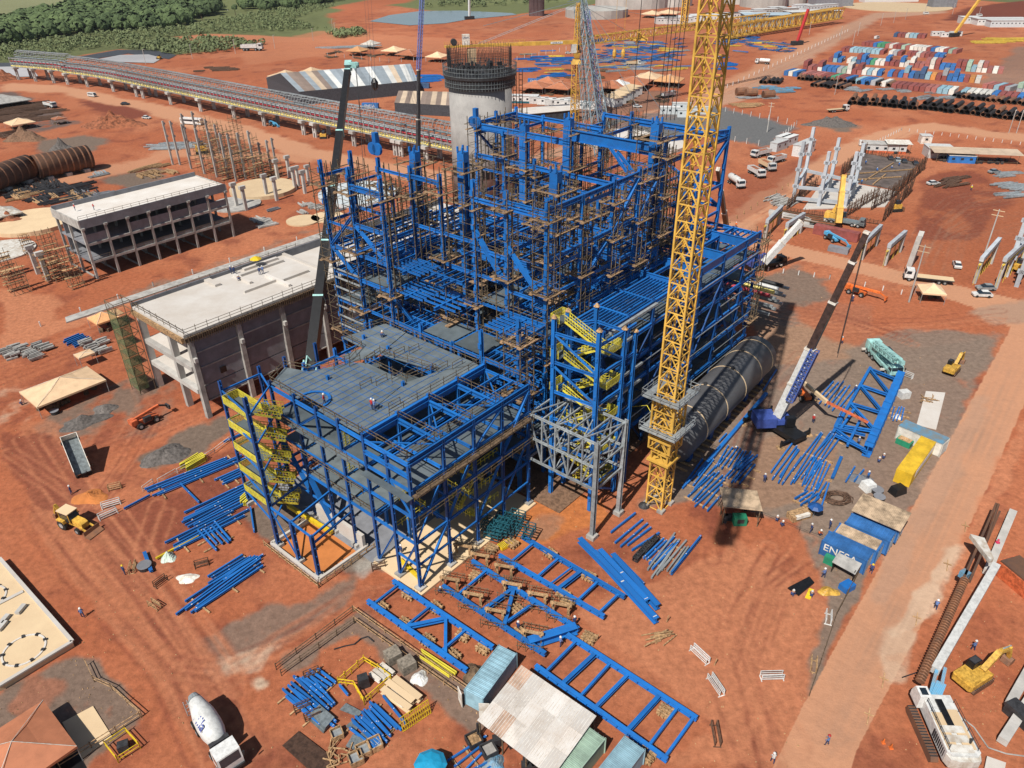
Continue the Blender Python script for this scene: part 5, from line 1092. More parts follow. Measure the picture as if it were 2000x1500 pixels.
def mk_backhoe():
 o = thing('backhoe_loader', '', 'backhoe')
 mb = MB(); mb.side([(-.6, .8), (2.6, .8), (2.6, 1.5), (2.2, 1.75), (.6, 1.85), (-.6, 1.5)], -.5, .5); b = build('body', mb, 'jcb', o)
 mb = MB(); mb.side([(-1.1, 1.3), (.7, 1.3), (.9, 1.9), (.6, 2.75), (-1.1, 2.75)], -.7, .7); c = build('cab', mb, 'glass', o); mb = MB(); mb.box((-.25, 0, 2.8), (2.1, 1.6, .12)); build('roof', mb, 'conc_sand', c)
 for y in (-.72, .72):
  mb = MB()
  for x in (-1.1, .75): mb.bar((x, y, 1.2), (x, y, 2.75), .1)
  build('cab_post', mb, 'jcb', c)
 for y in (-.95, .95): wheel(o, -.7, y, .78, .45); wheel(o, 1.9, y*.9, .5, .32)
 for y in (-.95, .95): mb = MB(); mb.side([(-1.3, 1.5), (-.2, 1.5), (.0, 1.2), (-.1, 1.65), (-1.3, 1.7)], y-.22, y+.22); build('fender', mb, 'jcb', o)
 mb = MB()
 for y in (-.6, .6): mb.bar((1.2, y, 1.4), (3.4, y, .7), .16, .25)
 a = build('loader_arm', mb, 'jcb', o); mb = MB(); mb.side([(3.3, .1), (4.3, .15), (3.6, .45), (3.5, 1.0), (3.3, .9)], -1.15, 1.15); build('bucket', mb, 'rust_o', a)
 mb = MB(); mb.bar((-1.4, 0, 1.1), (-2.4, 0, 2.9), .25, .4, (0, 1, 0)); mb.bar((-2.4, 0, 2.9), (-3.0, 0, 1.3), .22, .35, (0, 1, 0)); k = build('hoe_arm', mb, 'jcb', o); mb = MB(); mb.side([(-3.3, .6), (-2.7, .6), (-2.7, 1.3), (-3.2, 1.2)], -.35, .35); build('hoe_bucket', mb, 'rust_o', k)
 mb = MB(); mb.bar((-1.5, -1.1, .3), (-1.5, 1.1, .3), .2, .25); build('stabiliser', mb, 'jcb', o); return o
def mk_person(pose=0):
 def f():
  o = thing('person', '', 'person'); me = bpy.data.meshes.new('body'); b = bpy.data.objects.new('body', me); SC.collection.objects.link(b)
  st = (.18, .28, .0)[pose]; q = [(0, 0, .95), (0, 0, 1.2), (0, 0, 1.42), (.02, 0, 1.52), (.03, 0, 1.64)]
  v = list(q); e = [(0, 1), (1, 2), (2, 3), (3, 4)]; rd = [.15, .14, .13, .065, .10]
  if pose == 2: v = [(x+(.25 if i > 1 else .1*i), y, z-.38-(.06*i)) for i, (x, y, z) in enumerate(v)]
  def ch(p0, pts, rr_):
   p = p0
   for pt, r in zip(pts, rr_): v.append(pt); rd.append(r); e.append((p, len(v)-1)); p = len(v)-1
  h = v[0][2]; sx, sz = v[2][0], v[2][2]
  for s_ in (-1, 1):
   ch(0, [(0, s_*.1, h-.05), ((.04+st*.3*s_) if pose < 2 else .38, s_*.13, h*.53 if pose < 2 else .42), (st*s_*.5 if pose < 2 else .1, s_*.13, .09), (st*s_*.5+.17 if pose < 2 else .27, s_*.14, .05)], [.11, .075, .055, .05])
   ch(2, [(sx, s_*.19, sz-.02), (sx-.02+(.12 if pose else 0), s_*.27, sz-.28), (sx+.12+(.15 if pose else 0), s_*.24, sz-.48), (sx+.2, s_*.23, sz-.56)], [.07, .05, .04, .035])
  me.from_pydata([Vector(x) for x in v], e, []); m1 = b.modifiers.new('s', 'SKIN'); m2 = b.modifiers.new('d', 'SUBSURF'); m2.levels = 1
  for i, r in enumerate(rd): me.skin_vertices[0].data[i].radius = (r, r)
  me.skin_vertices[0].data[0].use_root = True
  dg = bpy.context.evaluated_depsgraph_get(); nm = bpy.data.meshes.new_from_object(b.evaluated_get(dg)); b.modifiers.clear(); b.data = nm; b.parent = o
  for k in ('skin', 'navy', 'navy_t', 'rubber'): nm.materials.append(MATS[k])
  hz = v[4][2]
  for p in nm.polygons:
   z = p.center.z; y = abs(p.center.y); p.material_index = 3 if z < .13 else 2 if z < h-.02 else 0 if (z > hz-.17 or (y > .2 and z < sz-.42)) else 1
  mb = MB(); c = Vector(v[4]); mb.lathe([(.17, -.01), (.165, .0), (.135, .03), (.12, .09), (.07, .14), (.01, .155)], c+Vector((0, 0, .03)), 10); build('helmet', mb, 'white', o); return o
 return f
mat('navy_t', (.035, .05, .12), .8)
PERS = [Kind(mk_person(0)), Kind(mk_person(1)), Kind(mk_person(2))]
def person(u, v, pose, rz, label, z=0, top=None, hat=None):
 o = PERS[pose](P(u, v, z), rz, label, None)
 for ch in o.children:
  n = ch.name.split('.')[0]
  if n == 'body' and top: ch.data = ch.data.copy(); ch.data.materials[1] = MATS[top]
  if n == 'helmet' and hat: ch.data = ch.data.copy(); ch.data.materials[0] = MATS[hat]
 return o
CK = {}
def container(p, rz, colour, L=6.06, label='', group=None, z=0, ends=True, detail=False):
 """shipping container; p is the middle of its base"""
 key = (colour, L, detail)
 if key not in CK:
  def f():
   o = thing('shipping_container', '', 'container'); m = 'c_'+colour; mb = MB(); mb.box((0, 0, 1.3), (L, 2.44, 2.5)); b = build('box_body', mb, m, o)
   mb = MB(); mb.box((L/2+.03, -.6, 1.3), (.06, 1.1, 2.3)); mb2 = MB(); mb2.box((L/2+.03, .6, 1.3), (.06, 1.1, 2.3)); d1 = build('door', mb, m, o); d2 = build('door', mb2, m, o)
   if detail:
    for d_, s_ in ((d1, -1), (d2, 1)):
     mb = MB(); [mb.bar((L/2+.1, s_*y, .2), (L/2+.1, s_*y, 2.5), .05) for y in (.25, .9)]; build('lock_bar', mb, 'galv', d_)
    mb = MB()
    for x in (-L/2, L/2):
     for y in (-1.22, 1.22): mb.bar((x, y, 0), (x, y, 2.62), .16)
    for y in (-1.22, 1.22): mb.bar((-L/2, y, 2.56), (L/2, y, 2.56), .12)
    build('corner_frame', mb, m, o); mb = MB(); n = int(L/.6)
    for k in range(n): mb.box((-L/2+.5+k*.6, 0, 2.57), (.22, 2.2, .05))
    build('roof_ribs', mb, m, b)
   return o
  CK[key] = Kind(f)
 return CK[key](Vector((p.x, p.y, z)), rz, label, group)
def tent(u, v, a, b, h, label, m='tent', rz=AZ, grp=None, eave=2.6, z0=0):
 p = P(u, v); t = thing('canopy_tent', label, 'tent', p, rz, grp); mb = MB(); A_ = [(-a/2, -b/2), (a/2, -b/2), (a/2, b/2), (-a/2, b/2)]; R_ = .06
 n = len(A_)
 for i in range(4): x, y = A_[i], A_[(i+1) % 4]; md = ((x[0]+y[0])/2, (x[1]+y[1])/2); mid = (md[0]*.45, md[1]*.45, eave+(h-eave)*.42); tp = (0, 0, h)
 vs = [(x, y, eave) for x, y in A_]+[(x*.42, y*.42, eave+(h-eave)*.48) for x, y in A_]+[(0, 0, h)]+[(x, y, eave-.35) for x, y in A_]
 fs = [(i, (i+1) % 4, 4+(i+1) % 4, 4+i) for i in range(4)]+[(4+i, 4+(i+1) % 4, 8) for i in range(4)]+[(9+i, 9+(i+1) % 4, (i+1) % 4, i) for i in range(4)]
 mb.add(vs, fs); c = build('canopy', mb, m, t); mb = MB()
 for i in range(4): build('pole', MB().tube((A_[i][0]*.98, A_[i][1]*.98, 0), (A_[i][0]*.98, A_[i][1]*.98, eave), .05, 5), 'galv', t)
 for i in range(4): mb.bar((*A_[i], eave+.02), (0, 0, h+.03), .05)
 build('seam', mb, 'white_d', c)
 if a*b > 20:
  mb = MB(); rn = random.Random(int(u+v))
  for k in range(int(a*b/6)): mb.box((rn.uniform(-a*.4, a*.4), rn.uniform(-b*.4, b*.4), .4), (rn.uniform(.5, 2), rn.uniform(.4, 1), .8), rn.uniform(0, 3))
  build('stored_goods', mb, 'wood_d', t)
 return t
NB = 0
def beamk(m='blue', h=.45, w_=.32, L=6):
 return None
BM = {}
def beams(u1, v1, u2, v2, n, pitch=.7, label='', grp=None, m='blue', h=.3, w_=.23, jit=.15, jl=.12, z=.25, kind='steel_beam', tips=True, seed=0, flat=False, cat='beam'):
 """n separate beams side by side; (u1,v1)-(u2,v2) is the first, pitch is the step to its right"""
 p, q_ = P(u1, v1), P(u2, v2); d = (q_-p); L = d.length; d.normalize(); s_ = Vector((d.y, -d.x, 0)); rn = random.Random(seed+int(u1)); a0 = math.atan2(d.y, d.x)
 for i in range(n):
  lj = 1-rn.uniform(0, jl*2.5); c = p+s_*(i*pitch+rn.uniform(-.06, .06))+d*(L/2+rn.uniform(-jl, jl)*L*.6); key = (m, round(h, 2), round(w_, 2), rn.randrange(3), flat)
  if key not in BM:
   o = thing(kind, '', cat); mb = MB(); mb.tube((-.5, 0, h/2), (.5, 0, h/2), h/2, 10) if flat == 'tube' else mb.ibeam((-.5, 0, h/2), (.5, 0, h/2), w_, h, t=.06)
   b = build('web' if flat != 'tube' else 'tube_body', mb, m, o)
   if tips and key[3] != 1: mb = MB(); mb.box((.5-.01*(1+key[3]), 0, h+.012), (.008, w_*.7, .02)); build('end_mark', mb, 'white', o); mb = MB(); mb.box((-.42+.2*key[3], 0, h+.012), (.014, w_*.6, .02)); build('paint_mark', mb, 'white', o)
   BM[key] = Kind(lambda o=o: o)
  BM[key](c+Vector((0, 0, z+rn.uniform(0, .02))), a0+rn.uniform(-jit, jit)*.35, label, grp or label, (L*lj, 1, 1))
def sleepers(u1, v1, u2, v2, n, L=3, label='timber bearers under the beams'):
 p, q_ = P(u1, v1), P(u2, v2); d = (q_-p).normalized(); s_ = Vector((d.y, -d.x, 0))
 for i in range(n): c = p+(q_-p)*((i+.5)/n); mb = MB(); mb.bar(c-s_*.6+Vector((0, 0, .12)), c+s_*L+Vector((0, 0, .12)), .2, .22); solo('timber_bearer', mb, 'wood', label, 'timber', label)
def block(name, u, v, d, rz, m, label, cat, grp=None, taper=1., parts=None, z=0):
 t = thing(name, label, cat, P(u, v, z), rz, grp); mb = MB(); mb.box((0, 0, d[2]/2), d, 0, taper); build('body', mb, m, t)
 for nm, c, dd, mm in (parts or ()): mb = MB(); mb.box(c, dd); build(nm, mb, mm, t)
 return t
def mound(u, v, r, h, m, label, ry=None, name='dirt_pile', rz=0, seed=1):
 p = P(u, v); ry = ry or r; mb = MB(); n = 26; rings = 10; rn = random.Random(seed); vs = []; fs = []; ca, sa = math.cos(rz), math.sin(rz)
 hs = [(rn.uniform(-.5, .5), rn.uniform(-.4, .4), rn.uniform(.3, .6)) for _ in range(3)]
 for j in range(rings+1):
  t = j/rings
  for i in range(n):
   a = 2*math.pi*i/n; k = t*(1+.13*math.sin(a*3+seed)+.08*math.sin(a*5+seed*2)); x, y = math.cos(a)*k*r, math.sin(a)*k*ry
   z = h*max(0, 1-t)**1.15*(1+.25*math.sin(x*1.3+seed)*math.cos(y*1.1)); z = z*(1 if t < 1 else 0)+rn.uniform(-.04, .04)*h-(0.1 if t == 1 else 0)
   vs.append((p.x+x*ca-y*sa, p.y+x*sa+y*ca, z))
 fs = [(j*n+i, j*n+(i+1) % n, (j+1)*n+(i+1) % n, (j+1)*n+i) for j in range(rings) for i in range(n)]
 mb.add(vs, fs); return solo(name, mb, m, label, 'pile', None, p)
def bundle(u, v, rz, L, W, n, m, label, grp, h=.5, layers=1):
 """far-away stack: bars tied together"""
 ms = m if isinstance(m, (list, tuple)) else [m]; nm = {'wood': 'timber_stack', 'wood_d': 'material_heap', 'rebar': 'rebar_bundle', 'conc_mid': 'block_pallet', 'conc_g': 'block_pallet', 'dark': 'scrap_heap'}.get(ms[0], 'steel_stack'); t = thing(nm, label, nm.replace('_', ' '), P(u, v), rz, grp); rn = random.Random(int(u*13+v))
 for k, mm in enumerate(ms):
  mb = MB()
  for i in range(n//len(ms)):
   y = rn.uniform(-W/2, W/2); l = L*rn.uniform(.5, 1); x = rn.uniform(-1, 1)*(L-l)/2; z = rn.uniform(.2, h*layers); a = rn.uniform(-.05, .05); mb.bar((x-l/2, y-a*l, z), (x+l/2, y+a*l, z), rn.uniform(.18, .42), .35)
  build('steel_bars', mb, mm, t)
 return t
DA = AZ; DB = AZ+math.pi/2
# ---------------- dark cylinder vessel ----------------
va, vb_ = P(1328, 893), P(1478, 742); vd = (vb_-va).normalized(); va = S(45.2, -11.2, 0); vb_ = S(81.0, -9.4, 0); vd = (vb_-va).normalized(); VL = (vb_-va).length; VR = 3.85
V = thing('pressure_vessel', 'huge dark grey cylinder vessel lying beside the annex with pale bands', 'vessel', va, 0, None, True); c0 = va+Vector((0, 0, 4.5))
m = MB(); m.smooth = True; m.lathe([(.01, -1.5), (VR*.5, -1.3), (VR*.85, -.7), (VR, 0), (VR, VL), (VR*.85, VL+.7), (VR*.5, VL+1.3), (.01, VL+1.5)], c0, 40, axis=vd); build('shell', m, 'vessel', V)
for k, f in enumerate((.16, .38, .6, .8, .95)): m = MB(); m.lathe([(VR+.02, -.12), (VR+.05, -.1), (VR+.05, .1), (VR+.02, .12)], c0+vd*VL*f, 40, axis=vd); build('band', m, 'conc_sand', V)
for f in (.08, .3, .5, .72, .92):
 m = MB(); m.bar(c0+vd*VL*f-Vector((0, 0, 4.3)), c0+vd*VL*f-Vector((0, 0, 2.5)), 1.2, 5.6, GB); build('saddle', m, 'blue_deep', V)
for f, a in ((.15, -.3), (.38, .2), (.6, -.2), (.8, .1)): n_ = GB*math.sin(a)+Vector((0, 0, math.cos(a))); m = MB(); m.lathe([(.35, 0), (.35, .5)], c0+vd*VL*f+n_*VR*.97, 10, axis=n_); build('nozzle', m, 'dark', V)
m = MB()
for k in range(22): p_ = va-GB*3.6+vd*(k*1.65); m.bar(p_+Vector((0, 0, .2)), p_+GB*7+Vector((0, 0, .2)), .25, .3)
solo('timber_cribbing', m, 'wood', 'row of timber sleepers under the big cylinder vessel', 'timber')
m = MB(); m.bar(va-GB*5.4+Vector((0, 0, .5)), va+vd*30-GB*5.0+Vector((0, 0, .5)), .6, .5); solo('steel_beam', m, 'blue', 'long blue beam lying along the open side of the big cylinder vessel', 'beam')
# ---------------- containers, sheds, tents near the road ----------------
def cpos(u, v): return P(u, v)
ENR = head(P(1599, 1082), P(1684.5, 1122.5)); eb = (P(1599, 1082)+P(1684.5, 1122.5))*.5; ed = Vector((math.cos(ENR), math.sin(ENR), 0)); en = Vector((-ed.y, ed.x, 0)); EL = (P(1599, 1082)-P(1684.5, 1122.5)).length
cA = container(eb+en*1.25, ENR, 'blue', EL, 'blue container with white company letters, nearest of the four by the road', detail=True)
cB = container(eb+en*3.9+ed*.5, ENR, 'blue', EL, 'blue container with sandy board roof, second of the four by the road', z=0, detail=True); m = MB(); m.box((0, 0, 2.68), (EL*.92, 2.3, .12)); build('roof_board', m, 'roof_tan', cB)
cC = container(eb+en*6.6+ed*1.1, ENR, 'blue', EL, 'blue container with ribbed bare roof, third of the four by the road', z=.35, detail=True)
cD = container(eb+en*9.6+ed*1.3, ENR, 'blue', EL*1.02, 'blue container under a corrugated tan roof, farthest of the four by the road', z=.6, detail=True); m = MB(); m.quad((-EL*.56, -1.9, 2.9), (EL*.56, -1.9, 2.9), (EL*.56, 2.6, 3.25), (-EL*.56, 2.6, 3.25), .1); build('roof_sheet', m, 'roof_tan', cD)
text(cA, 'ENESA', (-.4, -1.25, 1.6), 1.6, (R(90), 0, 0), 'white_d')
m = MB(); m.quad((-.6, -1.5, 2.0), (-.6, -3.6, 1.8), (2.6, -3.8, 1.7), (2.6, -1.5, 2.0), .06); c_ = build('lean_to_roof', m, 'conc_mid', cA); m = MB(); m.box((-.4, -2.6, .9), (.1, 1.9, 1.8)); m.box((2.4, -2.6, .9), (.1, 1.9, 1.8)); build('lean_to_wall', m, 'black', c_)
block('crate', 1618, 1100, (1.3, .8, 1.3), ENR, 'green', 'green crate beside the company container', 'crate')
ya, yb = P(1775, 953), P(1826, 880); YR = head(ya, yb); yd = (yb-ya).normalized(); yn = Vector((-yd.y, yd.x, 0)); yy = container((ya+yb)*.5+yn*1.25, YR, 'yellow', (yb-ya).length, 'long bright yellow container standing by the road')
m = MB(); m.box((0, -1.24, 1.5), (9, .03, 1.2)); build('white_stripe', m, 'white', yy)
wa, wb = P(1748, 856), P(1833, 893); WR = head(wa, wb); wd = (wb-wa).normalized(); cc = (wa+wb)*.5+Vector((-wd.y, wd.x, 0))*1.25; ww_ = container(cc, WR, 'white', (wb-wa).length, 'white container with a light blue roof next to the yellow one', detail=True); m = MB(); m.box((0, 0, 2.66), ((wb-wa).length, 2.6, .12)); build('roof_sheet', m, 'blue_dull', ww_)
block('skip', 1765, 868, (2.4, 1.4, 1.0), WR, 'green', 'green skip full of scrap against the white container', 'skip', parts=[('scrap', (0, 0, 1.05), (2.0, 1.1, .2), 'wood')])
def shed(u, v, L, W, h, rz, label, m='roof_w', n='roof_shelter', tilt=.4, under='dark'):
 t = thing(n, label, 'shelter', P(u, v), rz); mb = MB(); mb.quad((-L/2, -W/2, h), (L/2, -W/2, h), (L/2, W/2, h+tilt), (-L/2, W/2, h+tilt), .08); build('roof', mb, m, t); mb = MB()
 for x in (-L*.45, 0, L*.45):
  for y in (-W*.45, W*.45): mb.bar((x, y, 0), (x, y, h), .12)
 for y in (-W*.45, W*.45): mb.bar((-L*.45, y, 1.0), (L*.45, y, 1.0), .07)
 build('posts', mb, 'pole', t); mb = MB(); rn = random.Random(int(u))
 for k in range(int(L*W/8)): mb.box((rn.uniform(-L*.38, L*.38), rn.uniform(-W*.38, W*.38), .5), (rn.uniform(.6, 1.8), rn.uniform(.5, 1.2), 1.), rn.uniform(0, 3))
 build('stored_goods', mb, under, t); return t
g = shed(1440, 1008, 4.6, 5.6, 3.2, R(84), 'small open shelter with a tan sheet roof among blue beams', 'roof_tan'); m = MB(); m.box((-1.6, -.1, .9), (1.9, 1.4, 1.6)); solo2 = block('generator', 1443, 1022, (1.9, 1.3, 1.5), R(0), 'green', 'green generator box in front of the small tan roofed shelter', 'generator', parts=[('panel', (0, -.67, .9), (1., .04, .7), 'dark')])
# big shed at the bottom
sc_ = [P(932, 1407, 2.9), P(1018, 1299, 2.9), P(1165, 1399, 3.0), P(1078, 1520, 3.0)]
t = thing('roof_shelter', 'large shelter at the bottom with pale and rusty corrugated roof sheets', 'shelter', vz(sc_[0], 0), 0, None, True)
def bl(a, b): f = sc_[0]+(sc_[1]-sc_[0])*b; g_ = sc_[3]+(sc_[2]-sc_[3])*b; return f+(g_-f)*a
rn = random.Random(5)
for i in range(6):
 for j in range(3):
  mb = MB(); k = .02*((i+j) % 2); mb.quad(bl(i/6, j/3)+Vector((0, 0, k)), bl((i+1)/6, j/3)+Vector((0, 0, k)), bl((i+1)/6, (j+1)/3)+Vector((0, 0, k)), bl(i/6, (j+1)/3)+Vector((0, 0, k)), -.04); build('roof_sheet', mb, 'roof_rust' if (i, j) in ((1, 0), (0, 2)) else 'roof_tan2' if (i, j) in ((1, 1), (2, 0)) else 'roof_w', t)
mb = MB()
for i in range(30):
 a = (i+.5)/30; mb.bar(bl(a, 0)+Vector((0, 0, .05)), bl(a, 1)+Vector((0, 0, .05)), .05, .05)
build('ribs', mb, 'white_d', t); mb = MB()
for a in (0.02, .34, .66, .98):
 for b in (.02, .98): q_ = bl(a, b); mb.bar(vz(q_, 0), q_, .14)
build('posts', mb, 'pole', t); mb = MB(); mb.bar(vz(bl(0, 0), 0), vz(bl(0, 0), 2.4), .2)
for k in range(26): q_ = bl(rn.uniform(.1, .9), rn.uniform(.02, .9)); mb.box((q_.x, q_.y, .6), (rn.uniform(.5, 1.6), .8, 1.2), rn.uniform(0, 3))
build('stored_goods', mb, 'dark', t)
br = head(P(920, 1398), P(998, 1292)); bc = container(P(950, 1345)+Vector((.6, .4, 0)), br, 'pale_blue', 7.2, 'faded light blue container at the upper left end of the big shelter, doors open', detail=True)
mb = MB(); mb.box((-3.9, -1.6, 1.3), (.08, 1.2, 2.4), .5); mb.box((-3.9, 1.7, 1.3), (.08, 1.2, 2.4), -.6); build('open_door', mb, 'white_d', bc)
mr = head(P(1110, 1490), P(1160, 1430)); container(P(1128, 1487)-Vector((0, .6, 0)), mr, 'pale_green', 6.1, 'pale mint container at the lower right of the big shelter', detail=True); container(P(1205, 1520), mr, 'pale_blue', 6.1, 'faded blue container cut by the bottom edge beside the mint one', detail=True)
t = thing('water_tank', 'bright blue round water tank with a ribbed lid at the bottom edge', 'tank', P(843, 1512)); mb = MB(); mb.smooth = True; mb.lathe([(1.35, 0), (1.65, 1.7)], n=24); build('tank_body', mb, 'tank_b', t); mb = MB(); mb.lathe([(1.75, 1.68), (1.75, 1.8), (1.2, 2.1), (.3, 2.3), (.01, 2.32)], n=8); build('lid', mb, 'tank_b', t)
# tents
tent(132, 777, 12.5, 8.2, 4.6, 'large beige canopy tent at the left below the concrete buildings', eave=2.7); tent(50, 1495, 8.6, 8.6, 4.2, 'brown orange canopy tent in the bottom left corner', 'tent_r', eave=2.6)
tent(208, 640, 5, 5, 4, 'small orange canopy tent by the green netted scaffold', 'tent_or'); tent(172, 712, 3.2, 2.6, 2.8, 'tiny beige awning above the large beige tent'); tent(1814, 585, 5.2, 5.2, 4.2, 'beige canopy tent by the cross road on the right', rz=AZ+.5)
tent(42, 250, 10, 10, 4.5, 'cream canopy tent among rebar yards at the upper left'); tent(10, 208, 22, 14, 6, 'dark grey roofed tent at the upper left edge', 'conc_mid'); tent(5, 432, 10, 9, 5, 'white canopy tent cut by the left edge', 'white_d'); tent(118, 242, 5, 5, 3.5, 'small brown tent near the grey tool box at the upper left', 'tent_r')
# bottom-left slab with rings
t = thing('foundation_slab', 'sandy concrete foundation slab with two anchor rings at the left edge', 'foundation', P(0, 1230), 0, None, True)
mb = MB(); pts = [P(-140, 1160), P(4, 1100), P(146, 1263), P(0, 1352), P(-160, 1430)]; mb.prism([(p.x, p.y) for p in pts], 0, .9); build('slab', mb, 'conc_sand', t)
mb = MB()
for a, b in ((1, 2), (2, 3)): mb.bar(vz(pts[a], .98), vz(pts[b], .98), .45, .22)
mb.bar(vz(P(-10, 1196), 1.0), vz(P(50, 1165), 1.0), .5, .1); build('slab_edge', mb, 'conc_w', t)
for (u, v) in ((47, 1270), (-28, 1170)):
 c_ = P(u, v, .9); mb = MB(); n = 44
 for k in range(n): a0, a1 = 2*math.pi*k/n, 2*math.pi*(k+1)/n; mb.bar(c_+Vector((math.cos(a0), math.sin(a0), 0))*2.35+Vector((0, 0, .05)), c_+Vector((math.cos(a1), math.sin(a1), 0))*2.35+Vector((0, 0, .05)), .22, .12)
 r_ = build('anchor_ring', mb, 'conc_w', t)
 for k in range(9): a0 = 2*math.pi*k/9; q_ = c_+Vector((math.cos(a0), math.sin(a0), 0))*2.35; mb = MB(); mb.box((q_.x, q_.y, 1.02), (.4, .35, .2), a0); build('anchor_plate', mb, 'dark', r_)
for u, v in ((42, 1192), (10, 1212), (5, 1225)): mb = MB(); q_ = P(u, v, .9); mb.box((q_.x, q_.y, 1.15), (1.5, .6, .4), DA+.6); build('pedestal', mb, 'conc', t)
mb = MB(); pts = [P(122, 1412), P(182, 1380), P(220, 1440), P(160, 1482)]; mb.prism([(p.x, p.y) for p in pts], 0, .12); o = build('pad', mb, 'conc_sand', None, P(160, 1430)); o['kind'] = 'structure'
mb = MB(); pts = [P(88, 1435), P(118, 1415), P(170, 1500), P(120, 1530)]; mb.prism([(p.x, p.y) for p in pts], 0, .05); o = build('dark_mat', mb, 'black', None, P(120, 1460)); o['kind'] = 'structure'
# concrete truck
mx0, mx1 = P(385, 1395), P(447, 1498); mrz = head(mx0, mx1); M_ = thing('concrete_mixer_truck', 'white concrete mixer truck with blue lettering on its drum at the bottom edge', 'truck', (mx0+mx1)*.5+Vector((.6, -.4, 0)), mrz)
chassis(M_, -4.2, 2.6); cabin(M_, 3.6, L=2.1, W=2.5, H0=.8, H1=3.0); wheels(M_, (3.3, 1.5, -2.2, -3.4), 1.1)
mb = MB(); mb.smooth = True; dx = Vector((1, 0, -.22)).normalized(); mb.lathe([(.55, -3.4), (.75, -3.2), (1.22, -1.2), (1.3, .2), (1.25, 1.2), (.95, 2.3), (.5, 2.6)], (-.9, 0, 2.5), 22, axis=dx); dr = build('drum', mb, 'white', M_)
mb = MB(); mb.lathe([(.5, -3.95), (.7, -3.4), (.5, -3.3)], (-.9, 0, 2.5), 14, axis=dx); build('drum_mouth', mb, 'galv', dr)
mb = MB(); mb.box((-4.6, 0, 2.2), (.8, 1.4, .8)); mb.bar((-4.8, .5, 2.0), (-5.2, .5, .8), .3); build('chute', mb, 'galv', M_); mb = MB(); mb.box((1.8, 0, 1.8), (.5, 2.1, 1.6)); build('frame_head', mb, 'dark', M_)
mb = MB(); ladder(mb, Vector((-4.7, -.9, .8)), Vector((-4.9, -.9, 3)), .4, Vector((0, 1, 0))); build('ladder', mb, 'galv', M_)
lt = text(dr, 'Villa', (-1.3, -.2, 2.5), 1.5, (0, 0, 0), 'navy_l'); me = lt.data
for v in me.vertices:                # wrap the word round the drum
 a = R(-38)+v.co.y/1.3; r_ = 1.335+v.co.z*.5; v.co = Vector((v.co.x, r_*math.sin(a), r_*math.cos(a)))
lt.location = (-1.0, 0, 2.5)
# backhoe, telehandler, excavators
Kind(mk_backhoe)(P(145, 1028), head(P(115, 1005), P(180, 1030)), 'yellow backhoe loader with tan roof on the red earth at the left', None, 1.12)
Kind(mk_exc)(P(1898, 1330), head(P(1890, 1335), P(1970, 1285)), 'big yellow excavator with black cab at the lower right', None, .86)
Kind(mk_exc)(P(1857, 727), head(P(1855, 730), P(1885, 700)), 'smaller yellow excavator on the gravel by the road bend', None, .75)
t = thing('dump_trailer', 'raised grey tipper body emptying orange soil at the left', 'tipper', P(158, 912), head(P(166, 935), P(138, 868)))
mb = MB(); n_ = Vector((1, 0, .55)).normalized()
def tb(x, y, z): return Vector((-3.6, 0, 1.0))+n_*x+Vector((0, y, 0))+Vector((-.48, 0, .88))*z
mb.quad(tb(0, -1.2, 0), tb(7, -1.2, 0), tb(7, 1.2, 0), tb(0, 1.2, 0), .1); f_ = build('bed_floor', mb, 'galv_d', t); mb = MB()
for y in (-1.2, 1.2): mb.quad(tb(0, y, 0), tb(7, y, 0), tb(7, y, 1.3), tb(0, y, 1.3), .08)
mb.quad(tb(7, -1.2, 0), tb(7, 1.2, 0), tb(7, 1.2, 1.3), tb(7, -1.2, 1.3), .08); build('bed_sides', mb, 'white_d', t); chassis(t, -3.6, 3.4); wheels(t, (-2.8, -1.6, 2.9), 1.05); cabin(t, 3.9); mb = MB(); mb.bar((1, 0, 1), tb(4.6, 0, 0), .25); build('ram', mb, 'galv', t)
mound(176, 972, 3.0, 1.0, 'soil_orange', 'fresh orange soil heap behind the raised tipper', 2.0, seed=3)
def telehandler(u, v, rz, label, m='orange', L=5.5, lift=.35):
 t = thing('boom_lift', label, 'lift', P(u, v), rz); mb = MB(); mb.side([(-2.4, .6), (2.2, .6), (2.2, 1.2), (.6, 1.5), (-2.4, 1.6)], -.6, .6); b = build('chassis', mb, m, t)
 for x in (-1.5, 1.5):
  for y in (-1, 1): wheel(t, x, y, .62, .4)
 mb = MB(); mb.bar((-2.3, .0, 1.9), (-2.3+L*math.cos(lift), 0, 1.9+L*math.sin(lift)), .42, .5); a = build('boom', mb, m, t); e = Vector((-2.3+L*math.cos(lift), 0, 1.9+L*math.sin(lift)))
 mb = MB(); mb.bar(e, e+Vector((1.4, 0, -.7)), .28, .3); mb.box(e+Vector((1.6, 0, -1.0)), (.3, 1.3, .8)); build('boom_tip', mb, 'dark' if m == 'orange_d' else m, a); mb = MB(); mb.box((-2.2, 0, 1.6), (1.1, 1.5, .9)); build('engine_cover', mb, m, b)
 mb = MB(); mb.box((.0, -.9, 1.5), (1.4, .6, .9)); build('cab_side', mb, 'dark', b); return t
telehandler(287, 828, head(P(262, 830), P(315, 805)), 'orange telescopic handler parked under the big concrete building', 'orange_d', 5.2, .12)
telehandler(1672, 575, head(P(1640, 560), P(1710, 580)), 'orange boom lift with long cream boom by the timber frames', 'orange', 7.5, .02)
telehandler(1624, 470, head(P(1600, 455), P(1650, 480)), 'light blue boom lift in front of the maroon container', 'lift_blue', 7.5, -.02)
telehandler(534, 246, head(P(515, 240), P(545, 250)), 'light blue boom lift under the pipe rack', 'lift_blue', 5.5, -.05)
telehandler(1565, 775, head(P(1548, 760), P(1580, 790)), 'red orange lift behind the white crane with its boom stretched to the blue truss', 'orange', 2.0, .0)
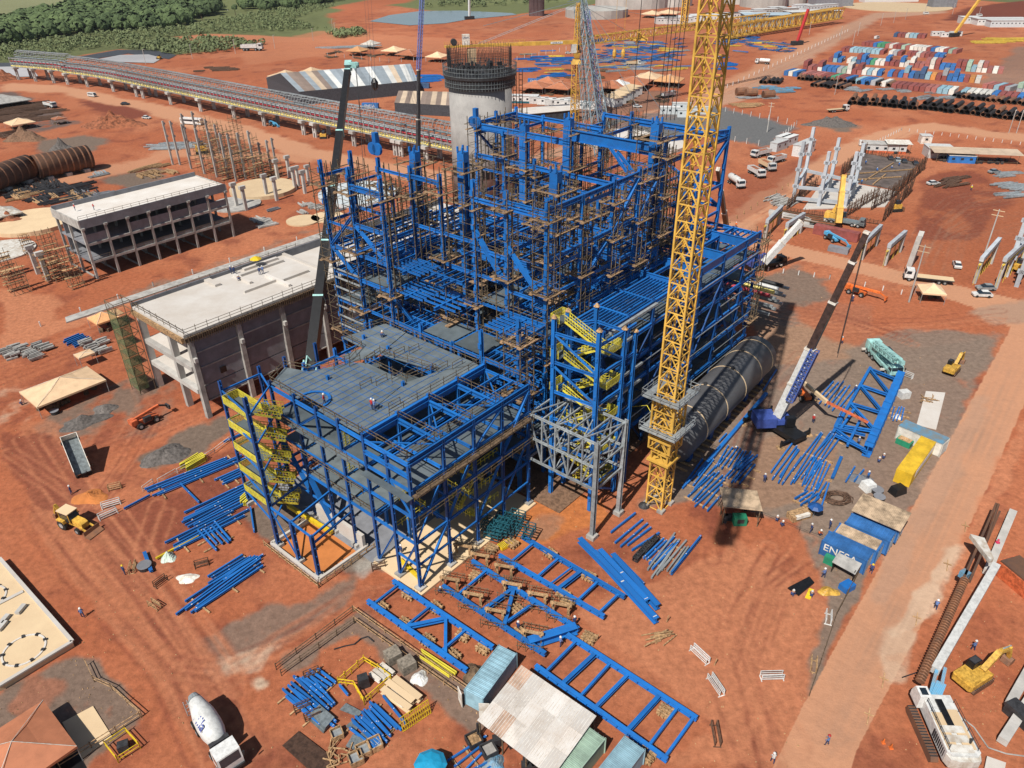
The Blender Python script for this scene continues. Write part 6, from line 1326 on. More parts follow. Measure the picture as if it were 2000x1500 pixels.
t = thing('lift_boom', 'long cream and orange lift boom stretching from the white crane to the blue truss', 'boom', P(1560, 735, 3), 0, None, True)
a, b, c_ = P(1553, 733, 3.6), P(1615, 785, 4.6), P(1695, 825, 2.0); mb = MB(); mb.bar(a, b, .5, .6); build('boom_section', mb, 'conc_sand', t); mb = MB(); mb.bar(b, c_, .32, .4); build('boom_section', mb, 'orange_d', t)
# mobile cranes on the right
W_ = thing('mobile_crane', 'white telescopic crane with long dark brown boom and blue counterweight on outriggers', 'mobile crane', P(1525, 820), 0, None, True)
bp_ = P(1520, 812, 3.0); tip = P(1694, 452, 36); dd = (tip-bp_).normalized(); LL = (tip-bp_).length; teleboom('', '', bp_, bp_+dd*LL*.40, 1.5, 1.45, 'white', fr=[0, .5, 1], root=W_); teleboom('', '', bp_+dd*LL*.40, tip, 1.15, .8, 'boom_brown', fr=[0, .42, .76, 1], root=W_)
mb = MB(); sx = dd.cross(up).normalized(); lattice(mb, bp_+sx*1.25+dd*4, bp_+sx*1.3+dd*LL*.41, 1.1, 1.3, 16, .12, .08); build('folded_jib', mb, 'boom_blue', W_); mb = MB(); mb.bar(tip, tip-Vector((0, 0, 21)), .1); mb.bar(tip+GA*.5, vz(tip+GA*.5, 14), .08); build('rope', mb, 'dark', W_)
mb = MB(); hd2 = head(bp_, vz(tip, 0)); cx = vz(bp_, 0); mb.box(cx+Vector((0, 0, 1.2)), (3, 10.5, .8), hd2+.5); ch = build('carrier', mb, 'black', W_)
mb = MB(); mb.box(cx-vz(dd, 0).normalized()*2.4+Vector((0, 0, 2.5)), (3.4, 3.2, 1.8), hd2); build('counterweight', mb, 'purple', W_); mb = MB(); mb.box(cx+Vector((0, 0, 2.4)), (4, 2.6, 1.0), hd2); c3_ = build('slewing_body', mb, 'purple', W_); mb = MB(); mb.box(cx+vz(dd, 0).normalized()*1.6-sx*1.4*-1+Vector((0, 0, 2.7)), (1.6, 1, 1.8), hd2); build('cab', mb, 'black', c3_)
hx = Vector((math.cos(hd2+.5), math.sin(hd2+.5), 0)); hy = Vector((-hx.y, hx.x, 0))
for s_, s2 in ((-1, 1), (-1, -1), (1, 1), (1, -1)): q_ = cx+hy*s_*4.2; mb = MB(); mb.bar(q_+Vector((0, 0, .9)), q_+hx*s2*3.6+Vector((0, 0, .9)), .4, .4); mb.bar(q_+hx*s2*3.5+Vector((0, 0, .1)), q_+hx*s2*3.5+Vector((0, 0, 1.5)), .3); a_ = build('outrigger', mb, 'black', W_); q2 = q_+hx*s2*3.5; mb = MB(); mb.box((q2.x, q2.y, .1), (1.2, 1.2, .16)); build('pad', mb, 'wood', a_)
def truckcrane(p, rz, label, m='teal', cm='teal', boom=9.5, axles=4, bz=0.12, open_=None, lat=True):
 t = thing('truck_crane', label, 'mobile crane', p, rz); mb = MB(); mb.box((0, 0, 1.2), (11, 2.5, .7)); build('carrier', mb, cm, t); cabin(t, 5.0, cm, 1.6, 2.5, .8, 2.6); wheels(t, (4.2, 2.6, -1.8, -3.2, -4.6)[:axles+1], 1.15, .6, .4)
 mb = MB(); mb.box((-2.6, 0, 2.2), (3.4, 2.4, 1.3)); b = build('slewing_body', mb, m, t); mb = MB(); mb.box((-4.8, 0, 2.2), (1.4, 2.6, 1.6)); build('counterweight', mb, m, b); mb = MB(); mb.box((-.6, 1.0, 2.6), (1.6, .8, 1.5)); build('crane_cab', mb, 'glass', b)
 mb = MB(); a = Vector((-3.4, -.2, 3.1)); e = a+Vector((math.cos(bz), 0, math.sin(bz)))*boom; mb.bar(a, e, .9, 1.0); mb.bar(a+(e-a)*.9, e+(e-a).normalized()*1.2, .7, .8); k = build('boom', mb, m, t)
 if lat: mb = MB(); lattice(mb, a+Vector((1, -.95, .2)), e+Vector((.3, -.95, .1)), .8, .9, 10, .1, .07); build('folded_jib', mb, m, k)
 mb = MB()
 for x in (-5, 3.4): mb.box((x, 0, .9), (.4, 4.2, .3))
 build('outrigger', mb, 'white_d', t); return t
truckcrane(P(1722, 712), head(P(1700, 680), P(1752, 738)), 'pale turquoise truck crane with folded lattice jib beside the upright blue truss')
truckcrane(P(1494, 523), head(P(1483, 525), P(1520, 518)), 'low dark crane carrier with blue upper works and white boom raised to the right', 'purple', 'black', 1.5, 3, .3, None, False)
a, b = P(1492, 513, 3), P(1566, 432, 13); teleboom('crane_boom', 'white telescopic boom with blue folded jib rising beside the grey portal frames', a, b, 1.3, 1.1, 'white', 2)
YC = P(1647, 438); YRZ = head(P(1606, 432), P(1690, 447)); yt = truckcrane(YC, YRZ, 'yellow five axle crane with upright telescopic boom in front of the rebar pit', 'crane_y', 'crane_gy', 1.2, 5, 1.3, None, False)
a, b = P(1637, 436, 3), P(1648, 342, 15); teleboom('crane_boom', 'thick yellow boom standing upright on the five axle crane', a, b, 1.6, 1.2, 'crane_y', 3, 'crane_y')
t = thing('truck_crane', 'yellow crane truck with white cab tucked behind the far corner of the blue annex', 'mobile crane', P(1425, 480), R(100)); mb = MB(); mb.box((0, 0, 1.6), (9, 2.5, 1.2)); build('carrier', mb, 'crane_y', t); cabin(t, -5, 'white'); wheels(t, (3.5, 2, -2, -3.5), 1.1)
a, b = P(1420, 450, 3), P(1402, 330, 26); teleboom('crane_boom', 'dark telescopic boom leaning behind the yellow mast at the far annex corner', a, b, 1.1, .8, 'boom_brown', 3)
# piling rig
R0, R1 = P(1835, 1452), P(1790, 1355); rz = head(P(1852, 1465), P(1812, 1380)); rig = thing('piling_rig', 'huge white crawler piling rig with long white leader and auger by the road', 'piling rig', P(1838, 1440), rz); tracks(rig, 6.6, 4.4, .8, 1.0, 'rust')
mb = MB(); mb.prism([(-4.0, -1.3), (-3.6, -1.7), (3.2, -1.5), (3.2, 1.5), (-3.6, 1.7), (-4.0, 1.3)], 1.2, 2.9); b = build('upper_body', mb, 'white', rig); mb = MB(); mb.box((-1.0, -.75, 2.95), (4.6, 1.2, .15)); mb.box((-1.2, .95, 2.95), (4.2, 1.0, .15)); build('deck_panel', mb, 'conc_sand', b); mb = MB(); mb.box((.9, .1, 2.96), (3.2, .7, .3)); build('winch_bay', mb, 'black', b)
for x in (-3.3, -2.2, -1.1): build('hatch', MB().box((x, .2, 3.06), (.8, 2.4, .1)), 'white_d', b)
for s_ in (-1, 1):
 mb = MB(); [mb.box((-3.2+k*.3, s_*1.64, 2.0), (.16, .1, 1.1)) for k in range(9)]; build('engine_grille', mb, 'dark', b)
 mb = MB(); rail(mb, [Vector((-3.4, s_*1.45, 2.9)), Vector((2.2, s_*1.4, 2.9))], .7, .03, 1.); build('handrail', mb, 'dark', b)
build('counterweight', MB().prism([(-4.5, -.7), (-4.3, -1.5), (-3.6, -1.75), (-3.6, 1.75), (-4.3, 1.5), (-4.5, .7)], 1.3, 2.6), 'white_d', b)
build('exhaust', MB().tube((-2.6, -1.0, 3.0), (-2.6, -1.0, 3.7), .12, 8), 'dark', b)
mb = MB(); mb.side([(2.4, 1.6), (4.2, 1.6), (4.2, 2.4), (3.8, 3.5), (2.4, 3.5)], .9, 2.1); c_ = build('cab', mb, 'white', rig); mb = MB(); mb.quad((4.22, 1.0, 2.45), (4.22, 2.0, 2.45), (3.84, 2.0, 3.4), (3.84, 1.0, 3.4), .03); mb.box((3.1, 1.5, 3.52), (.9, .7, .04)); build('cab_window', mb, 'glass', c_)
lead = thing('leader_mast', 'long white leader mast with a spiral auger lying out from the white piling rig', 'piling rig', P(1840, 1330), 0, None, True)
a = P(1822, 1385, 2.2); b = P(1945, 1105, 3.0); d = (b-a).normalized(); n_ = Vector((-d.y, d.x, 0))
mb = MB(); mb.bar(P(1826, 1310, 2.2), b, .95, 1.0); build('mast_box', mb, 'white', lead); mb = MB(); mb.bar(P(1815, 1362, 2.0), P(1832, 1300, 2.4), .35, .35); mb.bar(P(1832, 1368, 2.0), P(1846, 1305, 2.4), .35, .35); mb.bar(P(1822, 1375, 2.0), P(1838, 1335, 2.4), 1.0, .5); build('ram', mb, 'blue_dull', lead)
mb = MB(); a2, b2 = P(1797, 1330, 2.5), P(1886, 1128, 2.8); dl = (b2-a2); n = 44; mb.tube(a2, b2, .16, 6)
for k in range(n): c0_ = a2+dl*(k/n); mb.lathe([(.52, -.05), (.52, .05)], c0_, 10, axis=dl.normalized()+Vector((.0, .0, .3)))
build('auger', mb, 'rust_o', lead); mb = MB(); mb.bar(P(1880, 1135, 2.8), P(1945, 985, 2.8), .3, .6); mb.bar(P(1894, 1135, 2.8), P(1952, 1000, 2.8), .3, .5); mb.tube(P(1925, 1060, 3.2), P(1950, 985, 3.2), .18, 6); build('mast_top_rods', mb, 'rust', lead)
mb = MB(); hq = [P(1892, 1050, 3.2), P(1920, 1058, 3.2), P(1938, 1098, 3.2), P(1930, 1100, 3.2)]; mb.prism([(p.x, p.y) for p in hq], 3.2, 3.9); build('crown_plate', mb, 'white_d', lead); mb = MB(); mb.box(P(1884, 1122, 2.6), (1.0, 1.0, 1.0), .5); build('drive_head', mb, 'blue_dull', lead)
text(lead, 'piling', P(1908, 1160, 3.55), .9, (0, 0, head(a, b)), 'blue_dull') if 0 else None
def hose(pts, label, m='dark', r=.08): mb = MB(); mb.poly([P(u, v, .12) for u, v in pts], r, 6); return solo('hose', mb, m, label, 'hose')
hose([(1840, 1372), (1870, 1395), (1902, 1420), (1930, 1460), (1965, 1472), (2010, 1478)], 'dark hose curving from the piling rig to the right edge', 'conc_mid'); hose([(652, 1268), (672, 1262), (692, 1258), (705, 1247), (718, 1243), (730, 1253)], 'black hose squiggle in the fenced red patch'); hose([(1762, 1323), (1795, 1312), (1815, 1282), (1825, 1262)], 'dark hose beside the auger')
for u1, v1, u2, v2, l in ((1928, 1118, 1978, 1000, 'long precast concrete pile lying right of the leader mast'), (1972, 1376, 2020, 1290, 'upper precast pile at the right edge, shadow on its left'), (1958, 1448, 2016, 1358, 'lower precast pile at the right edge')):
 mb = MB(); mb.bar(P(u1, v1, .6), P(u2, v2, .6), 1.0, .9); o = solo('precast_pile', mb, 'conc', l, 'pile')
mb = MB(); mb.prism([(p.x, p.y) for p in (P(1925, 1482), P(1962, 1495), P(1955, 1530), P(1915, 1530))], 0, .5); solo('concrete_block', mb, 'conc_w', 'slotted concrete block at the bottom right corner', 'concrete')
t = block('dump_truck', 1992, 1140, (3.6, 5.5, 2.2), .3, 'orange_d', 'orange brown tipper body cut by the right edge', 'truck', parts=[('load', (0, 0, 2.3), (3.2, 5.0, .3), 'rust')]); block('compressor', 2006, 1420, (1.6, 5, 1.6), .4, 'dark', 'dark machine cut by the lower right edge', 'machine')
# ---------------- vehicles farther off ----------------
DT = Kind(mk_dump()); DT2 = Kind(mk_dump('soil_pile', 'conc_sand')); TK = Kind(mk_tanker); FT = Kind(mk_flat); CW = Kind(mk_car('white')); CG = Kind(mk_car('galv')); CR = Kind(mk_car('dark')); BU = Kind(mk_bus); VN = Kind(mk_van); PU = math.pi
rd = head(P(1450, 360), P(1560, 300))
DT(P(1477, 343), rd+PU+.9, 'white dump truck with red soil, nearest in the parking lot'); DT2(P(1498, 330), rd+PU+.9, 'cream bodied dump truck second in the parking lot'); TK(P(1437, 363), rd+PU+.9, 'white tank truck at the near end of the parking lot'); DT(P(1515, 318), rd+PU-.2, 'white dump truck beside pale sand at the far end of the lot'); DT(P(1484, 306), rd+PU-.3, 'truck with black box body behind the parked dump trucks'); FT(P(1800, 549), head(P(1770, 540), P(1860, 550))+PU, 'white flatbed truck parked by the cross road'); FT(P(1640, 218), rd*.0+.3, 'dark truck with white cab crossing the red field by the pipes')
CW(P(1868, 521), R(70), 'white car alone on the red field'); CG(P(1924, 566), R(-5)+PU, 'silver car, farther of the two side by side on the road bend'); CW(P(1917, 579), R(-8)+PU, 'white car, nearer of the two side by side on the road bend'); CW(P(1822, 361), R(10), 'small white tank trailer on the red field'); BU(P(376, 243), R(-18)+PU, 'white bus behind the tall precast columns', None, .95); VN(P(181, 189), R(-25), 'white van driving on the dirt road at the upper left'); CW(P(287, 232), R(-20), 'white car by the brown tent at the upper left')
DT(P(495, 99), R(0), 'dark dump truck with white cab on the ridge road', None, 1.7); DT(P(100, 210), R(-35), 'white truck in the rebar yard at the upper left'); TK(P(1488, 125), R(150), 'white tanker beside the container lorries, far right of the mast'); BU(P(1115-20, 205), R(25), 'long white bus behind the chimney'); CW(P(1245, 210), 0, 'white pickup beside the site offices'); DT(P(1318-12, 190), R(40), 'green truck beyond the hanging ropes'); CW(P(1130-20, 105), 0, 'white pickup at the far steel yard'); DT2(P(1238, 128), 0, 'long truck with cream load in the far steel yard'); VN(P(1712, 76), R(40), 'white truck on the track beside the container yard'); VN(P(1912, 32), 0, 'white van on the far right road'); VN(P(1808, 28), 0, 'small white vehicle at the far road junction')
for i, (u, v, l) in enumerate(((1738, 312, 'red car under the small canopy'), (1752, 315, 'dark teal car next to the red one'), (1765, 318, 'green car next to the white boxes'), (1787, 322, 'black car left of the yellow dumper'))):
 (CR if i != 1 else CG)(P(u, v), R(75), l)
CG(P(1942-1, 338), R(15), 'grey car at the end of the long roofed shed'); VN(P(1690, 285), R(-10), 'white pickup beside the orange and white hut')
for u, v, l in ((245, 205, 'dark pickup under the pipe rack'),): CR(P(u, v), 0, l)
t = thing('bulldozer', 'small yellow digger below the pipe rack', 'digger', P(632, 270)); tracks(t, 3, 2, .5, .8); mb = MB(); mb.box((0, 0, 1.4), (2.6, 1.6, 1.2)); build('body', mb, 'jcb', t); mb = MB(); mb.box((.2, 0, 2.4), (1.2, 1.2, 1.2)); build('cab', mb, 'glass', t); mb = MB(); mb.box((1.9, 0, .7), (.3, 2.4, 1.0)); build('blade', mb, 'rust_o', t)
t = dup(t, P(312, 116), R(150), 'yellow excavator beside the lined pond on the ridge'); t = dup(t, P(395, 300), R(20), 'yellow machine between the tall precast columns', sc=1.6); dup(t, P(1748, 412), R(10), 'grey brown digger at the corner of the rebar pit', sc=1.1); dup(t, P(1985, 530), R(30), 'yellow covered machine at the right edge under the concrete portal', sc=1.1)
# ---------------- blue steel lying in the near yard ----------------
bl_ = lambda s: 'blue steel beam lying in the '+s
for k, (u1, v1, u2, v2, n, pt, s_, ex) in enumerate((
 (270, 968, 480, 880, 5, .62, 'long row at the left, topmost stack by the white barriers', {}), (230, 1003, 300, 968, 1, .6, 'short tail below the topmost left stack', {}), (352, 950, 395, 988, 1, .6, 'gap between the two long left rows, lying crosswise', {}), (350, 1010, 560, 912, 3, .7, 'second long row at the left', {}), (345, 1026, 500, 950, 6, .6, 'dense third row at the left', {}), (320, 1068, 470, 990, 5, .6, 'fourth row at the left above the green bag', {}),
 (420, 942, 478, 915, 4, .6, 'small stack behind the corner stairs', {}), (428, 870, 486, 845, 1, .6, 'spot left of the corner stairs', {}), (418, 1022, 455, 1060, 5, .62, 'short light stack pointing down right at the left', {}), (400, 1135, 490, 1078, 5, .6, 'stack below the corner stairs, upper pair', {}), (348, 1193, 508, 1080, 6, .5, 'long stack below the corner stairs', {}), (497, 1048, 490, 990, 1, .6, 'spot by the stair foot, dark and lone', {}), (281, 1080, 298, 1123, 1, .6, 'spot beside the black round tub', {'w_': .5}),
 (612, 1305, 664, 1343, 5, .55, 'little stack left of the yellow pen', {}), (660, 1340, 680, 1362, 1, .5, 'spot at the corner of the yellow pen', {}), (596, 1315, 662, 1382, 3, .6, 'middle of the three stacks by the grey plates', {}), (576, 1328, 650, 1392, 4, .62, 'second of the stacks by the grey plates', {}), (563, 1342, 660, 1418, 3, .6, 'outer stack by the grey plates', {}),
 (735, 1355, 800, 1422, 2, 1.2, 'fan of slim beams right of the pen', {'jit': .25}), (728, 1375, 785, 1430, 4, .65, 'middle of the fan below the yellow pen', {}), (712, 1385, 770, 1445, 4, .65, 'lower fan below the yellow pen', {}), (694, 1400, 760, 1455, 3, .7, 'outermost fan below the yellow pen', {}), (870, 1495, 950, 1440, 5, .8, 'loose heap of short rods beside the water tank', {'h': .2, 'w_': .2, 'jit': .6}),
 (1118, 1042, 1252, 1188, 1, 1, 'open yard pointing at the grey frame, longest of all', {'h': .8, 'w_': .8}), (1175, 1072, 1300, 1210, 3, .85, 'trio of thick box beams in the open yard', {'h': .9, 'w_': .8}), (1197, 1082, 1262, 1150, 1, 1, 'edge of the thick box beam trio, thin one', {}), (1305, 1132, 1375, 1045, 1, 1, 'spot right of the grey channels, standing alone', {'h': .6}),
 (1188, 1045, 1246, 1003, 1, 1, 'group of short beams by the grey frame, topmost', {}), (1198, 1066, 1262, 1014, 2, 1.0, 'group of short beams by the grey frame, middle', {}), (1218, 1072, 1282, 1030, 2, 1.3, 'group of short beams by the grey frame, lower', {'jit': .25}), (1250, 1100, 1305, 1048, 5, .5, 'dense stack between the truss bits and the grey channels', {}),
 (1326, 958, 1386, 888, 4, .7, 'first stack right of the yellow mast', {'jit': .2}), (1330, 985, 1400, 922, 4, .7, 'second stack right of the yellow mast', {'jit': .2}), (1370, 1000, 1410, 950, 2, .9, 'third stack right of the yellow mast, next to the shelter', {}), (1395, 915, 1425, 872, 7, .62, 'wide stack below the big cylinder vessel', {}), (1412, 940, 1448, 900, 5, .6, 'short stack above the tan roofed shelter', {}), (1432, 918, 1465, 888, 3, .6, 'tail of the stacks above the tan roofed shelter', {}),
 (1402, 868, 1420, 850, 1, 1, 'spot by the end of the long blue beam', {}), (1503, 935, 1545, 868, 3, .75, 'fan in the middle of the crane yard, left edge', {'jit': .2}), (1516, 952, 1560, 878, 2, .8, 'fan in the middle of the crane yard, second', {}), (1535, 945, 1610, 835, 6, .6, 'fan in the middle of the crane yard, centre', {'jit': .15}), (1560, 958, 1592, 895, 6, .5, 'fan in the middle of the crane yard, lower right', {}), (1588, 892, 1632, 845, 1, 1, 'fan in the middle of the crane yard, bent tail', {}), (1620, 945, 1645, 895, 1, 1, 'spot between the fan and the container, thick one', {'w_': .5}), (1648, 948, 1672, 910, 1, 1, 'spot left of the workman in blue by the yellow container', {}), (1664, 950, 1686, 918, 1, 1, 'spot beside the workman in blue by the yellow container', {}),
 (1590, 792, 1630, 745, 6, .8, 'short stack in front of the turquoise crane', {}), (1622, 845, 1652, 790, 3, .8, 'broken stack left of the upright blue truss', {}), (1550, 985, 1576, 958, 4, .7, 'scatter above the black coil', {'jit': .6}), (1580, 988, 1600, 940, 3, .8, 'scatter just left of the black coil', {'jit': .3}), (1738, 823, 1748, 795, 4, .5, 'small stack right of the upright blue truss', {}), (1488, 765, 1518, 726, 1, 1, 'spot at the far end of the vessel, pencil thin', {'h': .25}),
 (1462, 530, 1480, 520, 2, 1.1, 'spot by the far annex corner', {}))):
 beams(u1, v1, u2, v2, n, pt, bl_(s_), s_, seed=k, **ex)
 if n > 3: sleepers(u1, v1, u2, v2, 3, n*pt+.8, 'timber under the '+s_)
beams(1260, 1120, 1318, 1048, 4, .55, 'grey steel channel in the pale stack beside the blue beams', 'pale stack', m='galv', seed=7, tips=False); beams(1284, 1120, 1330, 1058, 4, .5, 'grey steel channel in the outer pale stack beside the blue beams', 'outer pale stack', m='galv', seed=9, tips=False)
beams(350, 918, 400, 890, 6, .35, 'yellow handrail frame in the bright yellow heap at the left', 'yellow heap', m='yellow_st', seed=2, h=.9, w_=.2, jit=.15, tips=False); beams(465, 985, 500, 955, 5, .4, 'yellow frame in the heap at the foot of the corner stairs', 'heap at the stair foot', m='yellow_st', seed=3, h=.7, w_=.2, jit=.2, tips=False); beams(303, 1095, 400, 1045, 1, 1, 'thin yellow pipe lying by the green bag', m='yellow', seed=3, h=.25, w_=.25, tips=False)
beams(824, 1274, 898, 1322, 4, .3, 'yellow handrail lying on the timber walkway', 'yellow handrails on the walkway', m='yellow_st', seed=4, h=.4, w_=.12, jit=.05, tips=False)
beams(742, 1300, 770, 1322, 4, .55, 'grey sheet bundle by the wrapped sack', 'grey sheets', m='white_d', seed=4, h=.4, w_=.5, tips=False); beams(768, 1330, 822, 1372, 3, .9, 'long timber pack wrapped in plastic near the yellow grille', 'timber packs', m='conc_sand', seed=5, h=.7, w_=.8, tips=False); beams(762, 1350, 800, 1380, 3, .35, 'pale panel leaning on the timber pack', 'pale panels', m='white', seed=5, h=.4, w_=.3, tips=False)
beams(120, 672, 160, 655, 7, .8, 'blue or grey pipe in the stack left of the concrete building', 'pipes by the concrete building', m='blue', seed=5, h=.5, tips=False)
# ground-assembled trusses
def gtruss(c, rungs, label, braces=(), w_=.52, h=.6, z=.9, extra=()):
 A_, B_, C_, D_ = [P(*x, z) for x in c]; t = thing('ladder_truss', label, 'steel frame', vz(A_, 0), 0, None, True)
 for a, b in ((A_, B_), (D_, C_)):
  m = MB(); m.ibeam(a, b, w_, h, t=.12); o = build('chord', m, 'blue', t); m = MB(); n = int((b-a).length/1.3); d = (b-a).normalized(); s_ = Vector((-d.y, d.x, 0))
  for k in range(n): p_ = a+(b-a)*((k+.5)/n); m.bar(p_-s_*w_*.75, p_+s_*w_*.75, .12, .3)
  build('cleats', m, 'blue', o)
 for f in rungs:
  f0, f1, r_ = f if isinstance(f, tuple) else (f, f, .3); m = MB(); m.ibeam(A_+(B_-A_)*f0, D_+(C_-D_)*f1, r_, r_*1.1, t=.06); build('rung', m, 'blue', t)
 for f0, f1, r_ in braces: m = MB(); m.ibeam(A_+(B_-A_)*f0, D_+(C_-D_)*f1, r_, r_, t=.08); build('brace', m, 'blue', t)
 return t
gtruss(((1108, 1240), (1361, 1404), (1303, 1485), (1046, 1301)), (.08, (.24, .22, .5), .36, (.5, .48, .4), (.74, .72, .5), .87, .98), 'blue ladder truss lying at the bottom right of the big shelter')
gtruss(((1020, 1048), (1220, 1166), (1180, 1205), (975, 1085)), (.12, .38, (.52, .5, .2), (.6, .58, .5), .76, .95), 'blue ladder truss nearest the teal scaffold heap')
gtruss(((922, 1096), (1130, 1230), (1065, 1278), (865, 1145)), (.15, (.42, .40, .5), (.62, .6, .3), (.98, .85, 1.1)), 'blue truss among timber scaffold frames in the middle', ((.42, .62, .5), ))
gtruss(((768, 1135), (963, 1265), (912, 1310), (718, 1174)), (.06, .4, .75, (.55, .8, .4)), 'blue truss nearest the timber walkway', ((.58, .4, .5), ))
# scaffold frames and cribs along the trusses
for (u, v, w_) in ((905, 1085, 2.4), (938, 1103, 2.4), (1000, 1160, 2.4), (880, 1150, 2), (925, 1180, 2), (968, 1212, 2), (1040, 1255, 2.2), (1095, 1200, 2), (985, 1125, 2), (1050, 1180, 2)):
 t = thing('timber_trestle', 'brown timber and pole frame straddling the middle blue truss', 'scaffolding', P(u, v), DA+.45, 'timber frames on the middle truss'); m = MB()
 for s_ in (-1.1, 1.1): m.box((0, s_*.9, .95), (.2, .35, 1.9)); m.bar((-.4, s_, 1.8), (.4, s_, 1.8), .2)
 m.bar((0, -1.4, 1.9), (0, 1.4, 1.9), .3, .3); build('portal', m, 'wood', t); m = MB()
 for k in range(4): m.bar((-1.6, -1.5+k, .1), (-1.6, -1.5+k, 1.7), .06); m.bar((1.6, -1.5+k, .1), (1.6, -1.5+k, 1.7), .06)
 for x in (-1.6, 1.6): m.bar((x, -1.7, 1.5), (x, 1.7, 1.5), .06); m.bar((x, -1.7, .9), (x, 1.7, .9), .06)
 m.bar((-1.9, -1.2, 1.2), (1.9, -1.2, 1.2), .06); m.bar((-1.9, 1.2, 1.2), (1.9, 1.2, 1.2), .06); build('pole_frame', m, 'pole', t)
for i, (u, v) in enumerate(((800, 1165), (850, 1190), (745, 1190), (790, 1222), (835, 1255), (885, 1285), (905, 1245), (945, 1270), (1000, 1065), (1075, 1085), (1150, 1130), (1110, 1180), (1100, 1165), (1010, 1195), (960, 1075), (1150, 1250), (1300, 1395), (1262, 1480), (1015, 1240), (930, 1130))):
 t = thing('timber_crib', 'small crib of crossed timbers under the blue trusses', 'timber', P(u, v), DA+random.uniform(-.2, .2), 'timber cribs under the trusses')
 for k in range(3):
  m = MB()
  for s_ in (-.5, 0, .5):
   if k % 2: m.bar((-.9, s_, .15+k*.25), (.9, s_, .15+k*.25), .22, .22)
   else: m.bar((s_, -.9, .15+k*.25), (s_, .9, .15+k*.25), .22, .22)
  build('timber_layer', m, 'wood', t)
# upright big truss by the turquoise crane
UT = thing('upright_truss', 'big blue truss standing on edge between the turquoise crane and the containers', 'steel frame', P(1690, 880), 0, None, True)
a, b = P(1690, 893, 0), P(1755, 745, 0); m = MB(); m.ibeam(a+Vector((0, 0, 1.2)), b+Vector((0, 0, 1.2)), 1.3, 2.2, t=.15); g_ = build('main_girder', m, 'blue', UT); m = MB()
for k in range(12): p_ = a+(b-a)*((k+.5)/12); m.bar(p_+Vector((0, 0, .2)), p_+Vector((0, 0, 2.3)), 1.45, .15, GA)
build('stiffeners', m, 'blue', g_)
c_, d_ = P(1627, 845, .6), P(1700, 718, .6)
m = MB(); m.ibeam(c_, d_, .5, .5); build('lower_chord', m, 'blue', UT)
for f0, f1 in ((0, .05), (.25, .1), (.25, .42), (.48, .42), (.48, .70), (.72, .70), (.72, .98), (.95, .98)): m = MB(); m.ibeam(a+(b-a)*f0+Vector((0, 0, 1)), c_+(d_-c_)*f1, .45, .45); build('web_member', m, 'blue', UT)
for q in (((1632, 850), (1690, 878)), ((1640, 840), (1668, 800)), ((1655, 870), (1680, 820)), ((1630, 835), (1690, 850))): m = MB(); m.ibeam(P(*q[0], 1), P(*q[1], 1.3), .4, .4); build('web_member', m, 'blue', UT)
# teal scaffold heap
t = thing('scaffold_heap', 'heap of dark teal lattice frames at the foot of the low blue frame', 'frames', P(1005, 1050), DA+.3); rn = random.Random(3)
for k in range(10):
 m = MB(); x0, y0, z0 = rn.uniform(-2.2, 2.0), rn.uniform(-3, 2.6), rn.uniform(0, 1.6); s_ = 1.1
 for i in range(3):
  for j in range(3): m.bar((x0+i*s_, y0+j*s_, z0), (x0+i*s_, y0+j*s_, z0+1.2), .09)
  for z in (0, .6, 1.2): m.bar((x0+i*s_, y0, z0+z), (x0+i*s_, y0+2*s_, z0+z), .09); m.bar((x0, y0+i*s_, z0+z), (x0+2*s_, y0+i*s_, z0+z), .09)
 build('lattice_frame', m, 'teal_dark', t)
t = thing('grille', 'yellow mesh box beside the teal frames', 'grille', P(988, 1066), DA-.2); m = MB(); m.box((0, 0, .3), (2.2, 1.2, .5)); build('body', m, 'yellow', t); m = MB()
for k in range(9): m.bar((-1+k*.25, -.6, .58), (-1+k*.25, .6, .58), .06)
build('bars', m, 'dark', t)
for i, (u, v) in enumerate(((1240, 1095), (1256, 1082))):
 p_ = P(u, v, .3); t = thing('short_lattice', 'short dark lattice section lying beside blue beams by the grey channels', 'frame', vz(p_, 0), 0, 'dark lattice sections', True); m = MB(); d = (P(1275, 1050)-P(1235, 1095)).normalized()*4.2; lattice(m, p_+Vector((0, 0, .2)), p_+d+Vector((0, 0, .2)), .7, .6, 9, .09, .07); build('lattice', m, 'dark', t)
# pen, plates, boxes at the bottom
t = thing('safety_pen', 'yellow handrail pen round a dark box at the bottom left of the walkway', 'fence', P(718, 1335), 0, None, True); m = MB(); rail(m, [P(662, 1338), P(692, 1342), P(712, 1377), P(765, 1330), P(740, 1312), P(712, 1295), P(662, 1338)], 1.1, .06, .9); build('handrail', m, 'yellow', t)
block('box', 711, 1338, (1.3, 1.1, 1.5), .4, 'dark', 'dark box inside the yellow pen', 'box', taper=.9)
t = thing('mesh_panel', 'yellow grille panel leaning by the timber packs', 'panel', P(815, 1412), head(P(815, 1415), P(855, 1388))); m = MB()
for k in range(14): m.bar((-1.8+k*.28, 0, .1), (-1.8+k*.28, .5, 1.9), .07)
for z in (.1, .7, 1.3, 1.9): m.bar((-1.85, z*.26, z), (1.9, z*.26, z), .08)
build('bars', m, 'yellow', t)
def slab_at(name, pts, z0, z1, m, label, cat): mb = MB(); mb.prism([(P(u, v).x, P(u, v).y) for u, v in pts], z0, z1); return solo(name, mb, m, label, cat)
slab_at('steel_plate', ((552, 1458), (584, 1430), (657, 1487), (620, 1520)), .1, .22, 'steel_plate', 'large brown ribbed steel plate at the bottom edge', 'plate')
